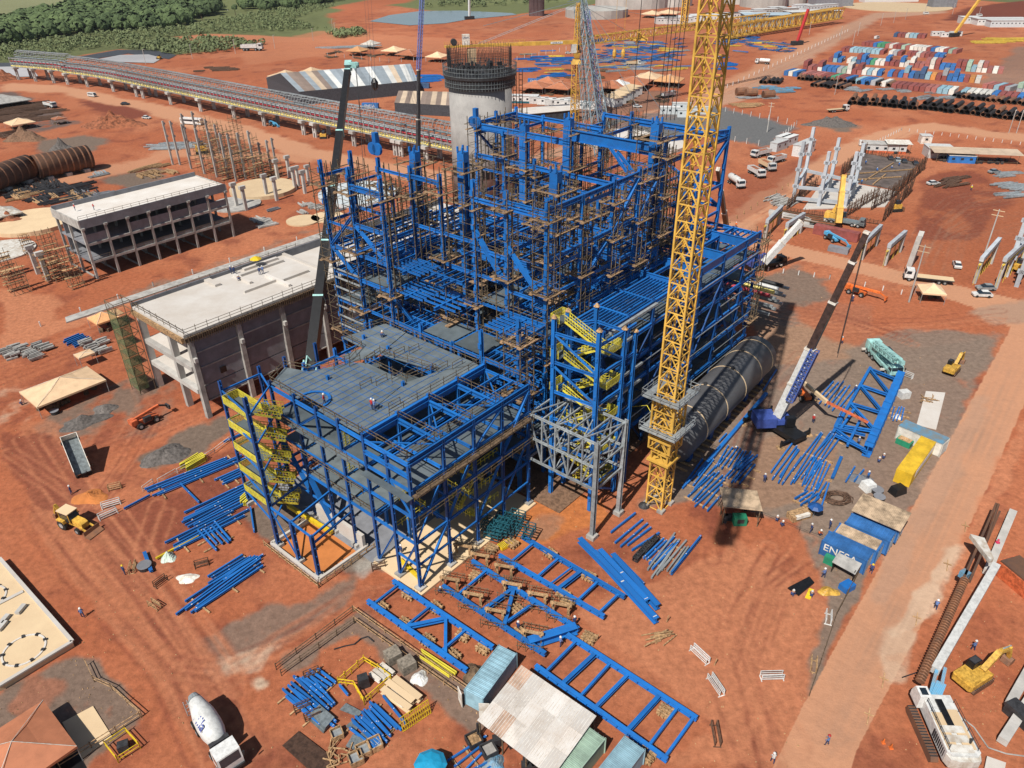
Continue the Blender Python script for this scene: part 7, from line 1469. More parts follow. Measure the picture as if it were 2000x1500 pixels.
for i in range(6): slab_at('grating_panel', ((601+i*1.5, 1405-i*1), (618+i*1.5, 1388-i), (650+i, 1413-i), (632+i, 1434-i)), .12+i*.1, .19+i*.1, 'galv_d', 'grey grating panel in the neat pile by the outer blue stack', 'grating')['group'] = 'neat pile of grating'
for i, q in enumerate((((664, 1388), (676, 1375), (708, 1392), (700, 1402)), ((676, 1420), (688, 1410), (703, 1420), (692, 1434)), ((676, 1460), (690, 1437), (726, 1450), (712, 1475)), ((700, 1440), (716, 1428), (726, 1440), (710, 1456)))): slab_at('grating_panel', q, .1, .2+.05*i, 'galv_d', 'grey grating panel, %s' % ('thin one left of the lower fan', 'small square one above the crates', 'large skewed one above the crates', 'darker one overlapping the large skewed one')[i], 'grating')
def crate(u, v, label, s_=1.2, m='wood', fill='galv', rz=.5, grp=None):
 t = thing('open_crate', label, 'crate', P(u, v), rz, grp); mb = MB()
 for x, y, a, b in ((0, -s_/2, s_, .1), (0, s_/2, s_, .1), (-s_/2, 0, .1, s_), (s_/2, 0, .1, s_)): mb.box((x, y, .45), (a, b, .8))
 build('sides', mb, m, t); mb = MB(); mb.box((0, 0, .3), (s_*.9, s_*.9, .4)); build('contents', mb, fill, t)
for q in ((659, 1438, 'open crate left of the three crates, alone'), (696, 1486, 'open crate lowest of the three', 1.4), (711, 1470, 'open crate middle of the three', 1.4), (733, 1458, 'open crate rightmost of the three, with a blue piece', 1.4)): crate(*q)
for q in ((926, 1450, 'black crate with timber lid by the shed', 1.5, 'dark', 'wood'), (955, 1470, 'black crate with grey lid by the shed, right one', 1.5, 'dark', 'conc_mid')): crate(*q)
mound(965, 1495, 1.3, 1.2, 'blue_dull', 'blue tarpaulin bundle beside the crates at the shed', seed=5, name='tarpaulin'); mound(820, 1325, 1.1, 1.1, 'white', 'white wrapped sack between timber pallets and the walkway', seed=4, name='wrapped_sack'); mound(930, 1320, 1.8, 1.4, 'wood_d', 'dark netted heap at the end of the timber walkway', seed=8, name='netted_heap'); mound(330, 1090, 1.1, 1.2, 'mint', 'pale green covered lump with the yellow pipe at the left', seed=9, name='tarpaulin'); mound(366, 1130, 1.6, .5, 'white_d', 'patterned tarpaulin on the ground left of the long stack', 1.1, seed=6, name='tarpaulin')
for i, q in enumerate(((768, 1288), (796, 1306))): block('timber_pallet', q[0], q[1], (1.8, 1.6, 1.4), .6, 'conc_g' if 0 else 'wood_g', 'grey brown block of stacked boards, %s' % ('upper of two' if i == 0 else 'next to the white sack'), 'boards')
rn = random.Random(8)
for k in range(16): u, v = 662+rn.uniform(-22, 22), 1478+rn.uniform(-24, 20); p_ = P(u, v, .15+rn.uniform(0, .4)); a = rn.uniform(0, 3.1); mb = MB(); dv = Vector((math.cos(a), math.sin(a), rn.uniform(-.1, .1)))*rn.uniform(.5, 1.1); mb.bar(p_-dv, p_+dv, .12); solo('timber_offcut', mb, 'wood', 'piece of broken timber in the heap by the open crates', 'timber', 'broken timber heap')
for k in range(14): u, v = 1290+rn.uniform(-20, 20), 1243+rn.uniform(-8, 12); p_ = P(u, v, .1+k*.03); a = rn.uniform(-.1, .7); mb = MB(); dv = Vector((math.cos(a), math.sin(a), 0))*rn.uniform(.9, 1.5); mb.bar(p_-dv, p_+dv, .13); solo('timber_offcut', mb, 'wood', 'board in the loose board heap on the open red yard', 'timber', 'board heap')
for k in range(14): u, v = 1812+rn.uniform(-14, 14), 778+rn.uniform(-6, 6); p_ = P(u, v, .2+k*.03); a = rn.uniform(0, 3); mb = MB(); dv = Vector((math.cos(a), math.sin(a), 0))*rn.uniform(.5, 1.); mb.bar(p_-dv, p_+dv, .1); solo('timber_offcut', mb, 'wood', 'stick in the wood heap on the pale slab by the road', 'timber', 'stick heap')
o = slab_at('pad', ((1790, 830), (1808, 765), (1846, 768), (1828, 840)), 0, .15, 'conc_w', '', ''); [o.__delitem__(k) for k in ('label', 'category')]; o['kind'] = 'structure'
# black coil, barrels, clutter at the containers
for u, v, r_, l in ((284, 1110, .95, 'black round tub by the lone blue beam at the left'), (1712, 962, .9, 'dark round tub by the covered table, upper'), (1716, 976, .85, 'dark open drum above the tan roofed container'), (108, 808, .75, 'grey round tub in front of the big beige tent')):
 t = thing('round_tub', l, 'tub', P(u, v)); mb = MB(); mb.lathe([(r_*.9, 0), (r_, .7), (r_*.92, .72), (r_*.85, .2), (.02, .15)], n=16); build('body', mb, 'dark', t); mb = MB(); mb.lathe([(r_*1.02, .66), (r_*1.05, .7), (r_*1.02, .74)], n=16); build('rim', mb, 'conc_g', t)
t = thing('cable_coil', 'tangled black cable coil in the scatter of blue beams', 'coil', P(1634, 975)); mb = MB()
for k in range(16):
 r_ = .7+rn.random()*1.1; ph = rn.random()*6; pts = [Vector((math.cos(ph+i*.7)*r_*1.4, math.sin(ph+i*.7)*r_, .1+.4*rn.random())) for i in range(9)]; mb.poly(pts, .05, 4)
build('cable', mb, 'rebar', t)
block('covered_table', 1694, 955, (1.9, 1.8, 1.3), .3, 'white', 'white covered box near the yellow container', 'box', taper=.85); block('covered_bin', 1752, 962, (2.4, 1.6, 1.2), .4, 'black', 'black plastic covered bin in front of the yellow container', 'bin', taper=.8); mound(1680, 935, 2., .6, 'conc_g', 'grey rubble and bags beside the yellow container', 1.3, seed=2, name='rubble'); block('white_box', 1764, 776, (1.8, 1.4, 1.4), .2, 'white', 'white box right of the upright blue truss', 'box'); mound(1752, 815, .8, .9, 'white_d', 'pale sack by the small stack right of the truss', seed=4, name='sack'); block('work_table', 1560, 1010, (3.4, 1.6, 1.0), .35, 'wood', 'brown work table with clutter by the blue umbrella', 'table', parts=[('clutter', (0, -.7, .8), (2.4, .5, .5), 'white_d')])
t = thing('umbrella', 'dark blue sun umbrella beside the work table', 'umbrella', P(1588, 1010)); mb = MB(); mb.lathe([(1.15, 2.0), (.7, 2.35), (.05, 2.6)], n=8); build('canopy', mb, 'blue_deep', t); mb = MB(); mb.tube((0, 0, 0), (0, 0, 2.5), .04, 5); build('pole', mb, 'galv', t)
t = thing('umbrella', 'yellow sun umbrella on the white roof of the big building', 'umbrella', P(503, 524, 17)); mb = MB(); mb.lathe([(1.2, 2.0), (.7, 2.35), (.05, 2.6)], n=8); build('canopy', mb, 'yellow', t); mb = MB(); mb.tube((0, 0, 0), (0, 0, 2.5), .04, 5); build('pole', mb, 'galv', t)
slab_at('tarpaulin', ((1538, 1150), (1580, 1128), (1590, 1140), (1560, 1165)), .05, .25, 'black', 'black plastic sheet dragged by a worker on the yard', 'tarpaulin'); slab_at('board', ((1572, 1168), (1580, 1150), (1590, 1153), (1582, 1172)), .05, .15, 'yellow', 'yellow board by the black plastic sheet', 'board'); mound(1618, 1156, 1.6, .7, 'jcb', 'brown and yellow rubbish heap by the timber fence', .9, seed=3, name='rubbish_heap'); block('blue_box', 1653, 1150, (1.8, 1.3, .9), .5, 'blue', 'blue box at the fence below the company container', 'box')
# piles
mound(165, 825, 4.6, 1.4, 'gravel_pile', 'dark gravel pile below the big beige tent', 2.2, rz=.6, seed=2, name='gravel_pile'); mound(325, 890, 4.2, 1.9, 'gravel_pile', 'grey gravel pile beside the white barriers', 3.0, rz=.5, seed=4, name='gravel_pile'); mound(205, 800, 2.2, 1.2, 'gravel_pile', 'smaller dark gravel pile at the right of the tent pile', seed=6, name='gravel_pile')
mound(222, 244, 15, 5.5, 'soil_pile', 'brown soil mound beyond the big rusty pipes', 8, seed=2); mound(50, 272, 9, 5, 'gravel_brown', 'brown mound above the rusty pipes, wider', 5.5, seed=3); mound(120, 292, 5, 4, 'gravel_pile', 'pointed grey mound above the rusty pipes', 4.5, seed=1, name='gravel_pile'); mound(1623, 243, 12, 3.5, 'gravel_pile', 'low grey gravel mound on the red field near the fence corner', 6, seed=5, name='gravel_pile'); mound(8, 155, 9, 5, 'soil_pile', 'red mound under the start of the pipe rack', seed=7); mound(20, 545-110, 6, 3, 'soil_pile', 'red mound behind the white tent at the left edge', seed=8)
# fences and barriers
def fence(pts, label, h=1.3, m='wood', step=2.5, rails=(1.0, .5), r=.09, name='timber_fence', grp=None, closed=False):
 t = thing(name, label, 'fence', P(*pts[0]), 0, grp, True); mb = MB(); pb = MB(); W = [P(*p) for p in pts]+([P(*pts[0])] if closed else [])
 for a, b in zip(W[:-1], W[1:]):
  for z in rails: mb.bar(a+Vector((0, 0, z)), b+Vector((0, 0, z)), r*.8)
  n = max(1, int((b-a).length/step))
  for k in range(n+1): q_ = a+(b-a)*(k/n); pb.bar(q_, q_+Vector((0, 0, h)), r)
 if mb.v: build('rails', mb, m, t)
 build('posts', pb, m, t); return t
fence(((692, 1195), (920, 1355)), 'upper timber fence of the walkway, running down right', h=1.1); fence(((692, 1215), (900, 1362)), 'lower timber fence of the walkway, running down right', h=1.1); fence(((540, 1308), (690, 1195)), 'upper dark fence of the walkway, running down left', h=1.2, m='pole'); fence(((550, 1320), (692, 1218)), 'lower dark fence of the walkway, running down left', h=1.2, m='pole')
fence(((170, 1300), (185, 1332), (220, 1348), (278, 1400)), 'timber fence beside the bottom left gravel pad', h=1.2); fence(((118, 1500), (180, 1462), (275, 1402)), 'pale rail fence along the sandy pad at the bottom left', h=1.2); fence(((208, 1460), (248, 1432), (275, 1462), (232, 1490)), 'square yellow rail pen near the concrete truck', m='yellow', closed=True); block('dark_box', 243, 1462, (1.1, .9, .9), .4, 'dark', 'dark box inside the square yellow rail pen', 'box')
fence(((1580, 1360), (1632, 1205), (1690, 1095)), 'broken timber fence along the road verge', h=.9, m='wood_d'); fence(((1430, 985), (1560, 1040), (1612, 1060)), 'thin dark cable fence across the crane yard', m='dark', r=.04, rails=(.9,), step=6)
for i, (a, b) in enumerate((((280, 960), (300, 945)), ((310, 945), (345, 925)), ((348, 925), (385, 905)), ((388, 905), (420, 885)), ((420, 885), (450, 862)), ((450, 862), (480, 845)))): fence((a, b), 'white barrier in the line beside the grey gravel pile', h=1.0, m='white_d', grp='white barriers by the gravel pile', name='barrier')
for i, (u, v, rz, l) in enumerate(((1366, 1283, 2.15, 'white barrier standing skewed on the red yard'), (1507, 1325, 0.02, 'white barrier lying level on the red yard'), (1397, 1342, 1.9, 'dark barrier frame below the skewed white one'), (1397, 1438, 1.5, 'dark barrier frame near the bottom of the yard'), (218, 988, .5, 'white barrier frame by the backhoe, upper'), (212, 1008, .75, 'white barrier frame by the backhoe, lower'), (1768, 735, 2.3, 'white barrier frame by the turquoise crane'), (303, 1186, 2.6, 'timber frame trestle left of the long blue stack'), (760-445, 1140, 1.0, 'rusty rack frames left of the blue stacks'), (1617, 1210, 1.2, 'small white ladder frame by the road verge'), (1588, 1302, 1.2, 'timber ladder frame on the road verge'), (610, 1320, .5, 'rusty rack between the stacks by the yellow pen'), (592, 1385, .5, 'rusty rack left of the outer blue stack'), (612, 1402, .5, 'lower rusty rack left of the outer blue stack'), (740, 1110, .3, 'dark wire trolley by the sandy slab'), (260, 1112, 1.8, 'timber sawhorse held by the worker at the black tub'), (395, 1105, .4, 'rusty stand holding a dark motor'), (225, 955, .4, 'timber trestle below the fresh orange soil'))):
 t = thing('barrier' if 'barrier' in l else 'rack', l, 'barrier' if 'barrier' in l else 'rack', P(u, v), rz); mb = MB(); m_ = 'white' if 'white' in l else 'rebar' if ('rusty' in l or 'dark' in l) else 'wood'; L_ = 2.6 if 'barrier' in l else 1.8
 for x in (-L_/2, L_/2): mb = MB(); mb.bar((x, -.3, 0), (x, -.3, 1), .09); mb.bar((x, .3, 0), (x, .3, 1), .09); mb.bar((x, -.45, .05), (x, .45, .05), .09); build('leg', mb, m_, t)
 mb = MB()
 for z in (.3, .65, 1.): mb.bar((-L_/2, -.3, z), (L_/2, -.3, z), .09); mb.bar((-L_/2, .3, z), (L_/2, .3, z), .07)
 build('rails', mb, m_, t)
# road markers: timber crosses along the road
for i, (u, v) in enumerate(((1696, 1400), (1725, 1330), (1790, 1210), (1850, 1105), (1885, 1030))):
 t = thing('survey_stake', 'pale timber cross stake on the right verge of the road', 'stake', P(u, v), R(60), 'timber cross stakes'); mb = MB(); mb.bar((-1.2, 0, .1), (1.2, 0, .1), .1); build('plank', mb, 'wood', t); mb = MB(); mb.bar((.2, -.5, .2), (.2, .5, .2), .1); build('cross_piece', mb, 'wood', t)
for u, v in ((1725, 1451), (1740, 1461)): t = thing('traffic_cone', 'orange and white traffic cone, %s of the pair' % ('left' if u < 1730 else 'right'), 'cone', P(u, v)); mb = MB(); mb.box((0, 0, .03), (.4, .4, .06)); build('base', mb, 'orange', t); mb = MB(); mb.lathe([(.18, .05), (.04, .7)], n=8); build('cone', mb, 'orange', t)
for u, v, l in ((1094, 1163-60, 'stake by the ladder truss'), (1165, 1252, 'small timber stake below the middle truss'), (1302, 1215, 'timber stake at the ends of the thick box beams'), (1395, 1300, 'timber stake by the skewed white barrier')): mb = MB(); mb.bar(P(u, v), P(u, v)+Vector((.2, .1, 1.1)), .12); solo('survey_stake', mb, 'wood', l, 'stake')
# ---------------- people ----------------
for q in ((140, 965, 0, .5, 'person in blue overalls standing below the raised tipper', {}), (163, 1206, 1, 2.2, 'person in light blue shirt walking alone on the rutted earth', {'top': 'shirt'}), (244, 1122, 0, 1.2, 'person in blue with a yellow helmet beside the black tub', {'hat': 'yellow'}), (1012, 1232, 0, 1, 'person standing on the middle blue truss', {}), (1122, 1222, 0, 2, 'person at the end of the middle truss', {}), (1094, 1262, 1, .6, 'person in a pale shirt by the bottom ladder truss', {'top': 'shirt'}), (858, 1160, 2, 1, 'person crouching on the truss near the walkway', {}),
 (1508, 1490, 1, 1.4, 'person in white with blue trousers at the bottom edge', {'top': 'white'}), (1615, 1455, 1, 2.5, 'person with a red helmet walking on the road', {'hat': 'red'}), (1545, 1165, 2, .5, 'person pulling the black plastic sheet', {}), (1583, 1168, 2, 1, 'person bending over the yellow board', {}), (1608, 1128, 1, 2, 'person walking left of the lean-to', {}), (1583, 1040, 0, 3, 'person standing left of the blue containers', {}), (1598, 1046, 2, 0, 'person bending by the container doors', {'top': 'hivis'}), (1619, 1032, 0, 0, 'person in front of the container doors', {}), (1516, 1020, 2, 1, 'person sitting at the work table', {}), (1524, 1028, 2, 0, 'person crouching at the work table', {}),
 (1492, 942, 0, 1, 'person among beams by the tan roofed shelter', {}), (1694, 937, 0, 2, 'person in bright blue overalls near the yellow container', {'top': 'blue'}), (1715, 905, 2, 1, 'person sitting at the fence, left of the pair', {}), (1724, 898, 2, 1, 'person sitting at the fence, right of the pair', {}), (1587, 826, 0, 1, 'person in a red vest by the white crane', {'top': 'red'}), (1643, 672, 0, 1, 'person in an orange vest on the gravel', {'top': 'hivis'}), (1669, 768, 0, 1, 'person by the blue stack under the upright truss', {}), (1675, 870, 1, 1, 'person inside the upright blue truss', {}), (1664, 590, 0, 1, 'person in blue under the brown boom', {}), (1433, 882, 2, 0, 'person crouching under the cylinder vessel', {}), (1457, 706, 0, 1, 'person in orange beside the far end of the vessel', {'top': 'hivis'}),
 (1826, 1190, 1, 1, 'person by the auger, front one', {}), (1900, 1270, 1, 2, 'person in pale blue beside the leader mast', {'top': 'shirt'}), (1943, 1072, 0, 1, 'person in magenta by the precast pile', {'top': 'magenta', 'hat': 'magenta'}), (1700, 1120, 0, 1, 'person in the lean-to with a yellow helmet', {'hat': 'yellow'}), (38+3, 792, 2, 1, 'person bending left of the big beige tent', {}), (784, 1082, 0, 1, 'person standing on the sandy slab in the low frame', {}), (1437, 445, 0, 1, 'person in an orange vest on the dirt road', {'top': 'hivis'}), (1896, 372, 0, 1, 'person in yellow green on the red field', {'top': 'yellow_st'}), (1120-90, 985, 2, 1, 'person under the grey frame', {})):
 person(q[0], q[1], q[2], q[3], q[4], **q[5])
for q in ((147, 411, 0, 1, 'person in red on the farther roof, left', {'top': 'red'}, 15), (184, 410, 1, 1, 'person in red on the farther roof, right', {'top': 'red'}, 15), (452, 535, 0, 1, 'person of the pair at the roof edge, left', {}, 17), (458, 536, 0, 2, 'person of the pair at the roof edge, right', {}, 17), (508, 537, 0, 2, 'person under the yellow umbrella, left', {}, 17), (514, 535, 0, 2, 'person under the yellow umbrella, right', {'top': 'shirt'}, 17), (467, 549, 2, 2, 'person crouching on the white roof', {}, 17), (634, 790, 0, 0, 'person in red walking on the grey deck', {'top': 'red'}, 21.6), (727, 800, 0, 1, 'person of the pair on the grey deck, left', {'top': 'red'}, 21.6), (732, 802, 1, 1, 'person of the pair on the grey deck, right', {}, 21.6), (745, 660, 2, 1, 'person sitting on the far deck', {}, 21.6), (551, 818, 0, 1, 'person on the second deck by the yellow stairs', {}, 16.7), (1712, 312+25, 0, 1, 'person in the rebar pit, left', {'top': 'blue'}, 0), (1741, 330, 2, 1, 'person in the rebar pit, middle', {'top': 'blue'}, 0), (1755, 326, 0, 1, 'person in the rebar pit, right', {'top': 'blue'}, 0), (1682, 360, 0, 1, 'person on the white slab of the pit', {'top': 'blue'}, 0), (1690, 322, 0, 1, 'person at the far left of the pit', {'top': 'blue'}, 0)):
 person(q[0], q[1], q[2], q[3], q[4], z=q[6], **q[5])

# ---------------- litter on the earth ----------------
dr_ = random.Random(77); dms = ('wood', 'conc_mid', 'rebar', 'white_d', 'soil_pile', 'gravel_pile'); mb = MB()
for k in range(5000):
 u = dr_.uniform(-60, 2060); v = 1560-(dr_.random()**1.6)*1200; p_ = P(u, v); a = dr_.uniform(0, 6.3)
 if vnoise(np.array([p_.x]), np.array([p_.y]), 9, 5)[0]**2 < dr_.random()*.9 or (u > 1560 and abs(u-(1985-(v-640)*.42)) < 95): continue; r_ = dr_.random(); mb.m = dr_.choice((0, 1, 2, 4, 4, 4, 5, 5, 4, 2))
 if mb.m in (0, 2) and r_ < .5: d_ = Vector((math.cos(a), math.sin(a), 0))*dr_.uniform(.2, .9); mb.bar(p_-d_+Vector((0, 0, .08)), p_+d_+Vector((0, 0, .1)), .08)
 else: s_ = dr_.uniform(.04, .13)*(1.5 if mb.m > 3 else 1); mb.box((p_.x, p_.y, s_*.4), (s_*dr_.uniform(1, 2), s_*dr_.uniform(.8, 1.4), s_), a, .6)
o = build('ground_litter', mb, dms, None, (0, 0, 0)); tag(o, 'clods, stones and timber scraps strewn over the red earth', 'litter', None, 'stuff')
# ---------------- right middle: rebar pit, grey precast frames, site huts ----------------
PIT = thing('rebar_pit', 'long rectangular foundation walled by brown rebar with a dark floor', 'foundation', P(1700, 400), 0, None, True)
c4_ = [P(1560, 420), P(1655, 296), P(1800, 310), P(1730, 410)]
mb = MB(); mb.prism([(p.x, p.y) for p in (P(1645, 352), P(1682, 300), P(1795, 318), P(1752, 372))], 0, .25); build('dark_floor', mb, 'dark_earth', PIT); mb = MB(); mb.prism([(p.x, p.y) for p in (P(1568, 410), P(1610, 350), P(1752, 375), P(1728, 405))], 0, .3); build('white_floor', mb, 'conc_w', PIT)
rn = random.Random(6)
def rebars(pts, h, label='rebar_wall', n=2.2, root=PIT):
 mb = MB()
 for a, b in zip(pts[:-1], pts[1:]):
  a, b = P(*a), P(*b); L = (b-a).length; k = int(L*n)
  for i in range(k): q_ = a+(b-a)*(i/k)+Vector((rn.uniform(-.3, .3), rn.uniform(-.3, .3), 0)); mb.bar(q_, q_+Vector((rn.uniform(-.3, .3), rn.uniform(-.2, .2), h*rn.uniform(.8, 1.1))), .12)
  for z in range(1, 4): mb.bar(a+Vector((0, 0, h*z/4)), b+Vector((0, 0, h*z/4)), .12)
 build(label, mb, 'rebar', root)
rebars([(1535, 410), (1595, 365)], 3.5); rebars([(1640, 348), (1690, 302)], 4.5); rebars([(1686, 300), (1805, 322)], 2.0); rebars([(1805, 330), (1738, 392), (1700, 412)], 5); rebars([(1780, 375), (1722, 435)], 5); rebars([(1530, 412), (1640, 428), (1720, 440)], 1.6, n=1); rebars([(1650, 425), (1715, 385)], 4)
for q in (((1655, 340), (1790, 330)), ((1690, 352), (1745, 318)), ((1650, 352), (1760, 345)), ((1705, 360), (1730, 340))): mb = MB(); mb.bar(P(*q[0], .5), P(*q[1], .5), .4, .3); build('timber_edge', mb, 'wood', PIT)
for i in range(4):
 mb = MB(); a, b = P(1530, 412+i*4, .3+i*.25), P(1640, 430+i*4, .3+i*.25); mb.bar(a, b, .25, .3); build('stacked_form', mb, 'wood_d', PIT)
def portal(u, v, h, u2, v2, label, arms=True):
 t = thing('precast_portal', label, 'frame', P(u, v), 0, 'grey precast column frames', True)
 for a in ((u, v), (u2, v2)):
  p_ = P(*a); mb = MB(); mb.bar(p_, p_+Vector((0, 0, h)), .95, .8, GA); c_ = build('column', mb, 'conc_blue', t); mb = MB()
  for z in (.28, .55, .8): mb.bar(p_-GB*.9+Vector((0, 0, h*z)), p_+GB*.9+Vector((0, 0, h*z)), .8, .9)
  build('corbel', mb, 'conc_blue', c_)
 for z in (.28, ): mb = MB(); mb.bar(P(u, v)+Vector((0, 0, h*z)), P(u2, v2)+Vector((0, 0, h*z)), .8, 1.1); build('cross_beam', mb, 'conc_blue', t)
portal(1548, 396, 19, 1568, 362, 'grey precast column pair, leftmost in front of the rebar pit'); portal(1598, 404, 17, 1618, 372, 'grey precast column pair in the middle before the rebar pit'); portal(1650, 405, 17, 1664, 385, 'grey precast column pair right of the yellow crane boom')
for z, a, b in ((5, (1548, 396), (1650, 405)), (1.5, (1548, 396), (1650, 405)), (5, (1568, 362), (1664, 385))): mb = MB(); mb.bar(P(*a)+Vector((0, 0, z)), P(*b)+Vector((0, 0, z)), .7, .9); solo('precast_beam', mb, 'conc_blue', {(5, 1548): 'upper grey beam linking the front precast columns', (1.5, 1548): 'lower grey beam linking the front precast columns', (5, 1568): 'grey beam linking the rear precast columns'}[z, a[0]], 'beam')
def gate(u, v, u2, v2, h, label, w_=1.1):
 t = thing('concrete_portal', label, 'portal', P(u, v), 0, None, True)
 for a in ((u, v), (u2, v2)): p_ = P(*a); mb = MB(); mb.bar(p_, p_+Vector((0, 0, h)), .8, .9, GA); build('column', mb, 'conc', t)
 a, b = P(u, v)+Vector((0, 0, h)), P(u2, v2)+Vector((0, 0, h)); mb = MB(); mb.bar(a-(b-a)*.05, b+(b-a)*.05, .9, 1.1); build('beam', mb, 'conc_blue', t)
 mb = MB(); s_ = GA*1.6
 for k in range(4): q_ = a+(b-a)*(k/3)-Vector((0, 0, 1.5)); mb.bar(q_-s_, q_+s_, .12); mb.bar(vz(q_-s_, 0), q_-s_, .1); mb.bar(vz(q_+s_, 0), q_+s_, .1)
 mb.bar(a-s_-Vector((0, 0, 1.2)), b-s_-Vector((0, 0, 1.2)), .5, .12); mb.bar(a+s_-Vector((0, 0, 1.2)), b+s_-Vector((0, 0, 1.2)), .5, .12); build('yellow_scaffold', mb, 'yellow_w', t); return t
gate(1494, 465, 1520, 438, 5, 'pale concrete portal with yellow scaffold, left of the white boom'); gate(1532, 475, 1562, 455, 5.4, 'pale concrete portal right behind the white boom'); gate(1683, 507, 1710, 480, 5.4, 'pale concrete portal touched by the tip of the brown boom'); gate(1728, 518, 1757, 492, 5.4, 'pale concrete portal right of the brown boom tip'); gate(1903, 553, 1935, 515, 6.4, 'concrete portal with yellow scaffold by the two parked cars'); gate(1945, 563, 1990, 520, 7.6, 'concrete portal farther right by the parked cars')
for i, (a, b, z) in enumerate((((1965, 540), (2010, 500), 18), ((1985, 560), (2020, 520), 14))): portal(a[0], a[1], z, b[0], b[1], 'tall grey precast frame at the right edge, %s' % ('left' if i == 0 else 'right'))
mb = MB(); mb.bar(P(1776, 520), P(1776, 520)+Vector((.6, 0, 8)), 1.2, 1.4); mb.bar(P(1776, 520)+Vector((.6, 0, 7.6)), P(1776, 520)+Vector((1.6, 1.5, 8.4)), 1.2, 1.2); solo('precast_column', mb, 'conc', 'single pale leaning precast column behind the flatbed truck', 'column')
for i, q in enumerate(((1502, 415, 12), (1545, 432, 14), (1580, 437, 8))):
 for k in range(3): mb = MB(); a = P(q[0], q[1]+k*3); mb.bar(a+Vector((0, 0, .5)), a-GB*q[2]+GA*k+Vector((0, 0, .5)), 1.1, .8); solo('precast_beam', mb, 'conc', 'pale precast beam in the row lying behind the left portals', 'beam', 'precast beams on the ground')
container(P(1640, 465)+GB*1.2, head(P(1592, 455), P(1682, 474)), 'maroon', 12.2, 'long maroon container behind the light blue boom lift'); block('grey_box', 1637, 492, (5.2, 2, 1.4), head(P(1615, 488), P(1660, 497)), 'conc_g', 'grey site box below the light blue lift', 'box')
# poles
for i, (u, v, h, l) in enumerate(((1775, 590, 14, 'concrete utility pole with cross arms by the beige tent'), (1915, 520, 15, 'concrete utility pole behind the right portals'), (493+1005, 258, 12, 'thin pole inside the grey fenced yard'))):
 t = thing('utility_pole', l, 'pole', P(u, v), AZ); mb = MB(); mb.tube((0, 0, 0), (0, 0, h), .22, 7, .13); build('shaft', mb, 'conc', t); mb = MB()
 for z in (h-.4, h-1.6): mb.bar((0, -1.3, z), (0, 1.3, z), .14)
 build('cross_arm', mb, 'conc_sand', t)
LP = Kind(lambda: (lambda t: (build('shaft', MB().tube((0, 0, 0), (0, 0, 9), .16, 5), 'conc', t), build('lamp_head', MB().box((.8, 0, 9), (1.7, .3, .15)), 'white_d', t), t)[2])(thing('lamp_post', '', 'lamp post')))
for i, (u, v) in enumerate(((285, 126), (376, 115), (460, 105), (537, 95), (612, 80), (1350, 160), (1400, 140), (1640, 78), (1665, 88), (1675, 70), (1720, 50), (1745, 45), (1768, 38), (1805, 30), (1860, 28), (1580, 68), (1630, 200-15), (1970, 260), (1985, 260), (1910, 36), (650, 60), (655, 68), (1305, 182))): LP(P(u, v), AZ, 'slim lamp post along the far site roads and ridge', 'lamp posts')
# fenced paved yard and fence post rows
def posts(pts, label, h=2.2, step=4.5, m='white'): t = fence(pts, label, h, m, step, (), .22, 'post_fence'); return t
posts([(1385, 212), (1555, 245), (1505, 288), (1390, 270), (1385, 262)], 'white post fence round the dark paved yard'); posts([(640, 110), (760, 122), (880, 118)], 'distant white post fence left of the chimney', 2.5, 7); posts([(1010, 118), (1290, 60)], 'white post row in front of the far silos', 2.5, 8); posts([(1290, 275-20), (1120, 300)], 'white post row behind the boiler frame', 2, 5); posts([(1690, 290), (1760, 255), (2010, 285)], 'low white fence along the curving dirt road', 1.2, 3); posts([(1500, 530), (1620, 545), (1760, 575)], 'white post fence along the cross road', 1.2, 3.5); posts([(1395, 455), (1560, 350)], 'timber post row along the diagonal road', 1.2, 5, 'wood'); posts([(80, 638), (300, 560), (640, 452)], 'white markers along the buried duct', 1.3, 9); posts([(1420, 172), (1655, 62)], 'white post row left of the far road', 2, 9); posts([(330, 35), (620, 2)], 'white post line on the grass ridge', 2, 12)
mb = MB(); mb.hexa([p for z in (.0, .35) for p in (vz(P(128, 622), z), vz(P(130, 632), z), vz(P(640, 462), z), vz(P(640, 452), z))]); solo('concrete_duct', mb, 'conc_mid', 'long concrete duct running between the two concrete buildings', 'duct')
# huts and offices
def hut(u, v, L, W, h, rz, m, label, roof='white', band=None):
 t = thing('site_hut', label, 'hut', P(u, v), rz); mb = MB(); mb.box((0, 0, h/2), (L, W, h)); b = build('walls', mb, m, t); mb = MB(); mb.box((0, 0, h+.08), (L*1.03, W*1.08, .16)); build('roof', mb, roof, t)
 n = max(1, int(L/3))
 for k in range(n):
  x = -L/2+(k+.5)*L/n; mb = MB(); mb.box((x, -W/2-.02, h*.6), (1.0, .06, .8)); build('window' if k else 'door', mb, 'glass', b)
 if band: mb = MB(); mb.box((0, -W/2-.03, .5), (L, .04, 1.0)); build('painted_band', mb, band, b)
 return t
hut(1724, 296, 15, 6, 3.2, R(-12), 'white', 'white hut with an orange painted base at the pit', 'conc_mid', 'orange_d'); hut(1805, 297-18, 4, 4, 3, R(-10), 'white_d', 'pale hut next to the small car canopy'); hut(1830, 305, 9, 7, 3.6, R(-10), 'white', 'white roofed hut left of the long roofed shed')
t = shed(1900, 315, 30, 8, 3.6, R(-12), 'long low shed with tan roof right of the pit', 'roof_tan3', 'long_shed'); t = shed(1750, 298, 9, 6, 3.8, R(-10), 'small pale canopy over parked cars', 'white_d', 'car_canopy'); hut(1875, 322-5, 9, 3, 2.6, R(-12), 'blue_cont', 'small white roofed blue stall on the red field')
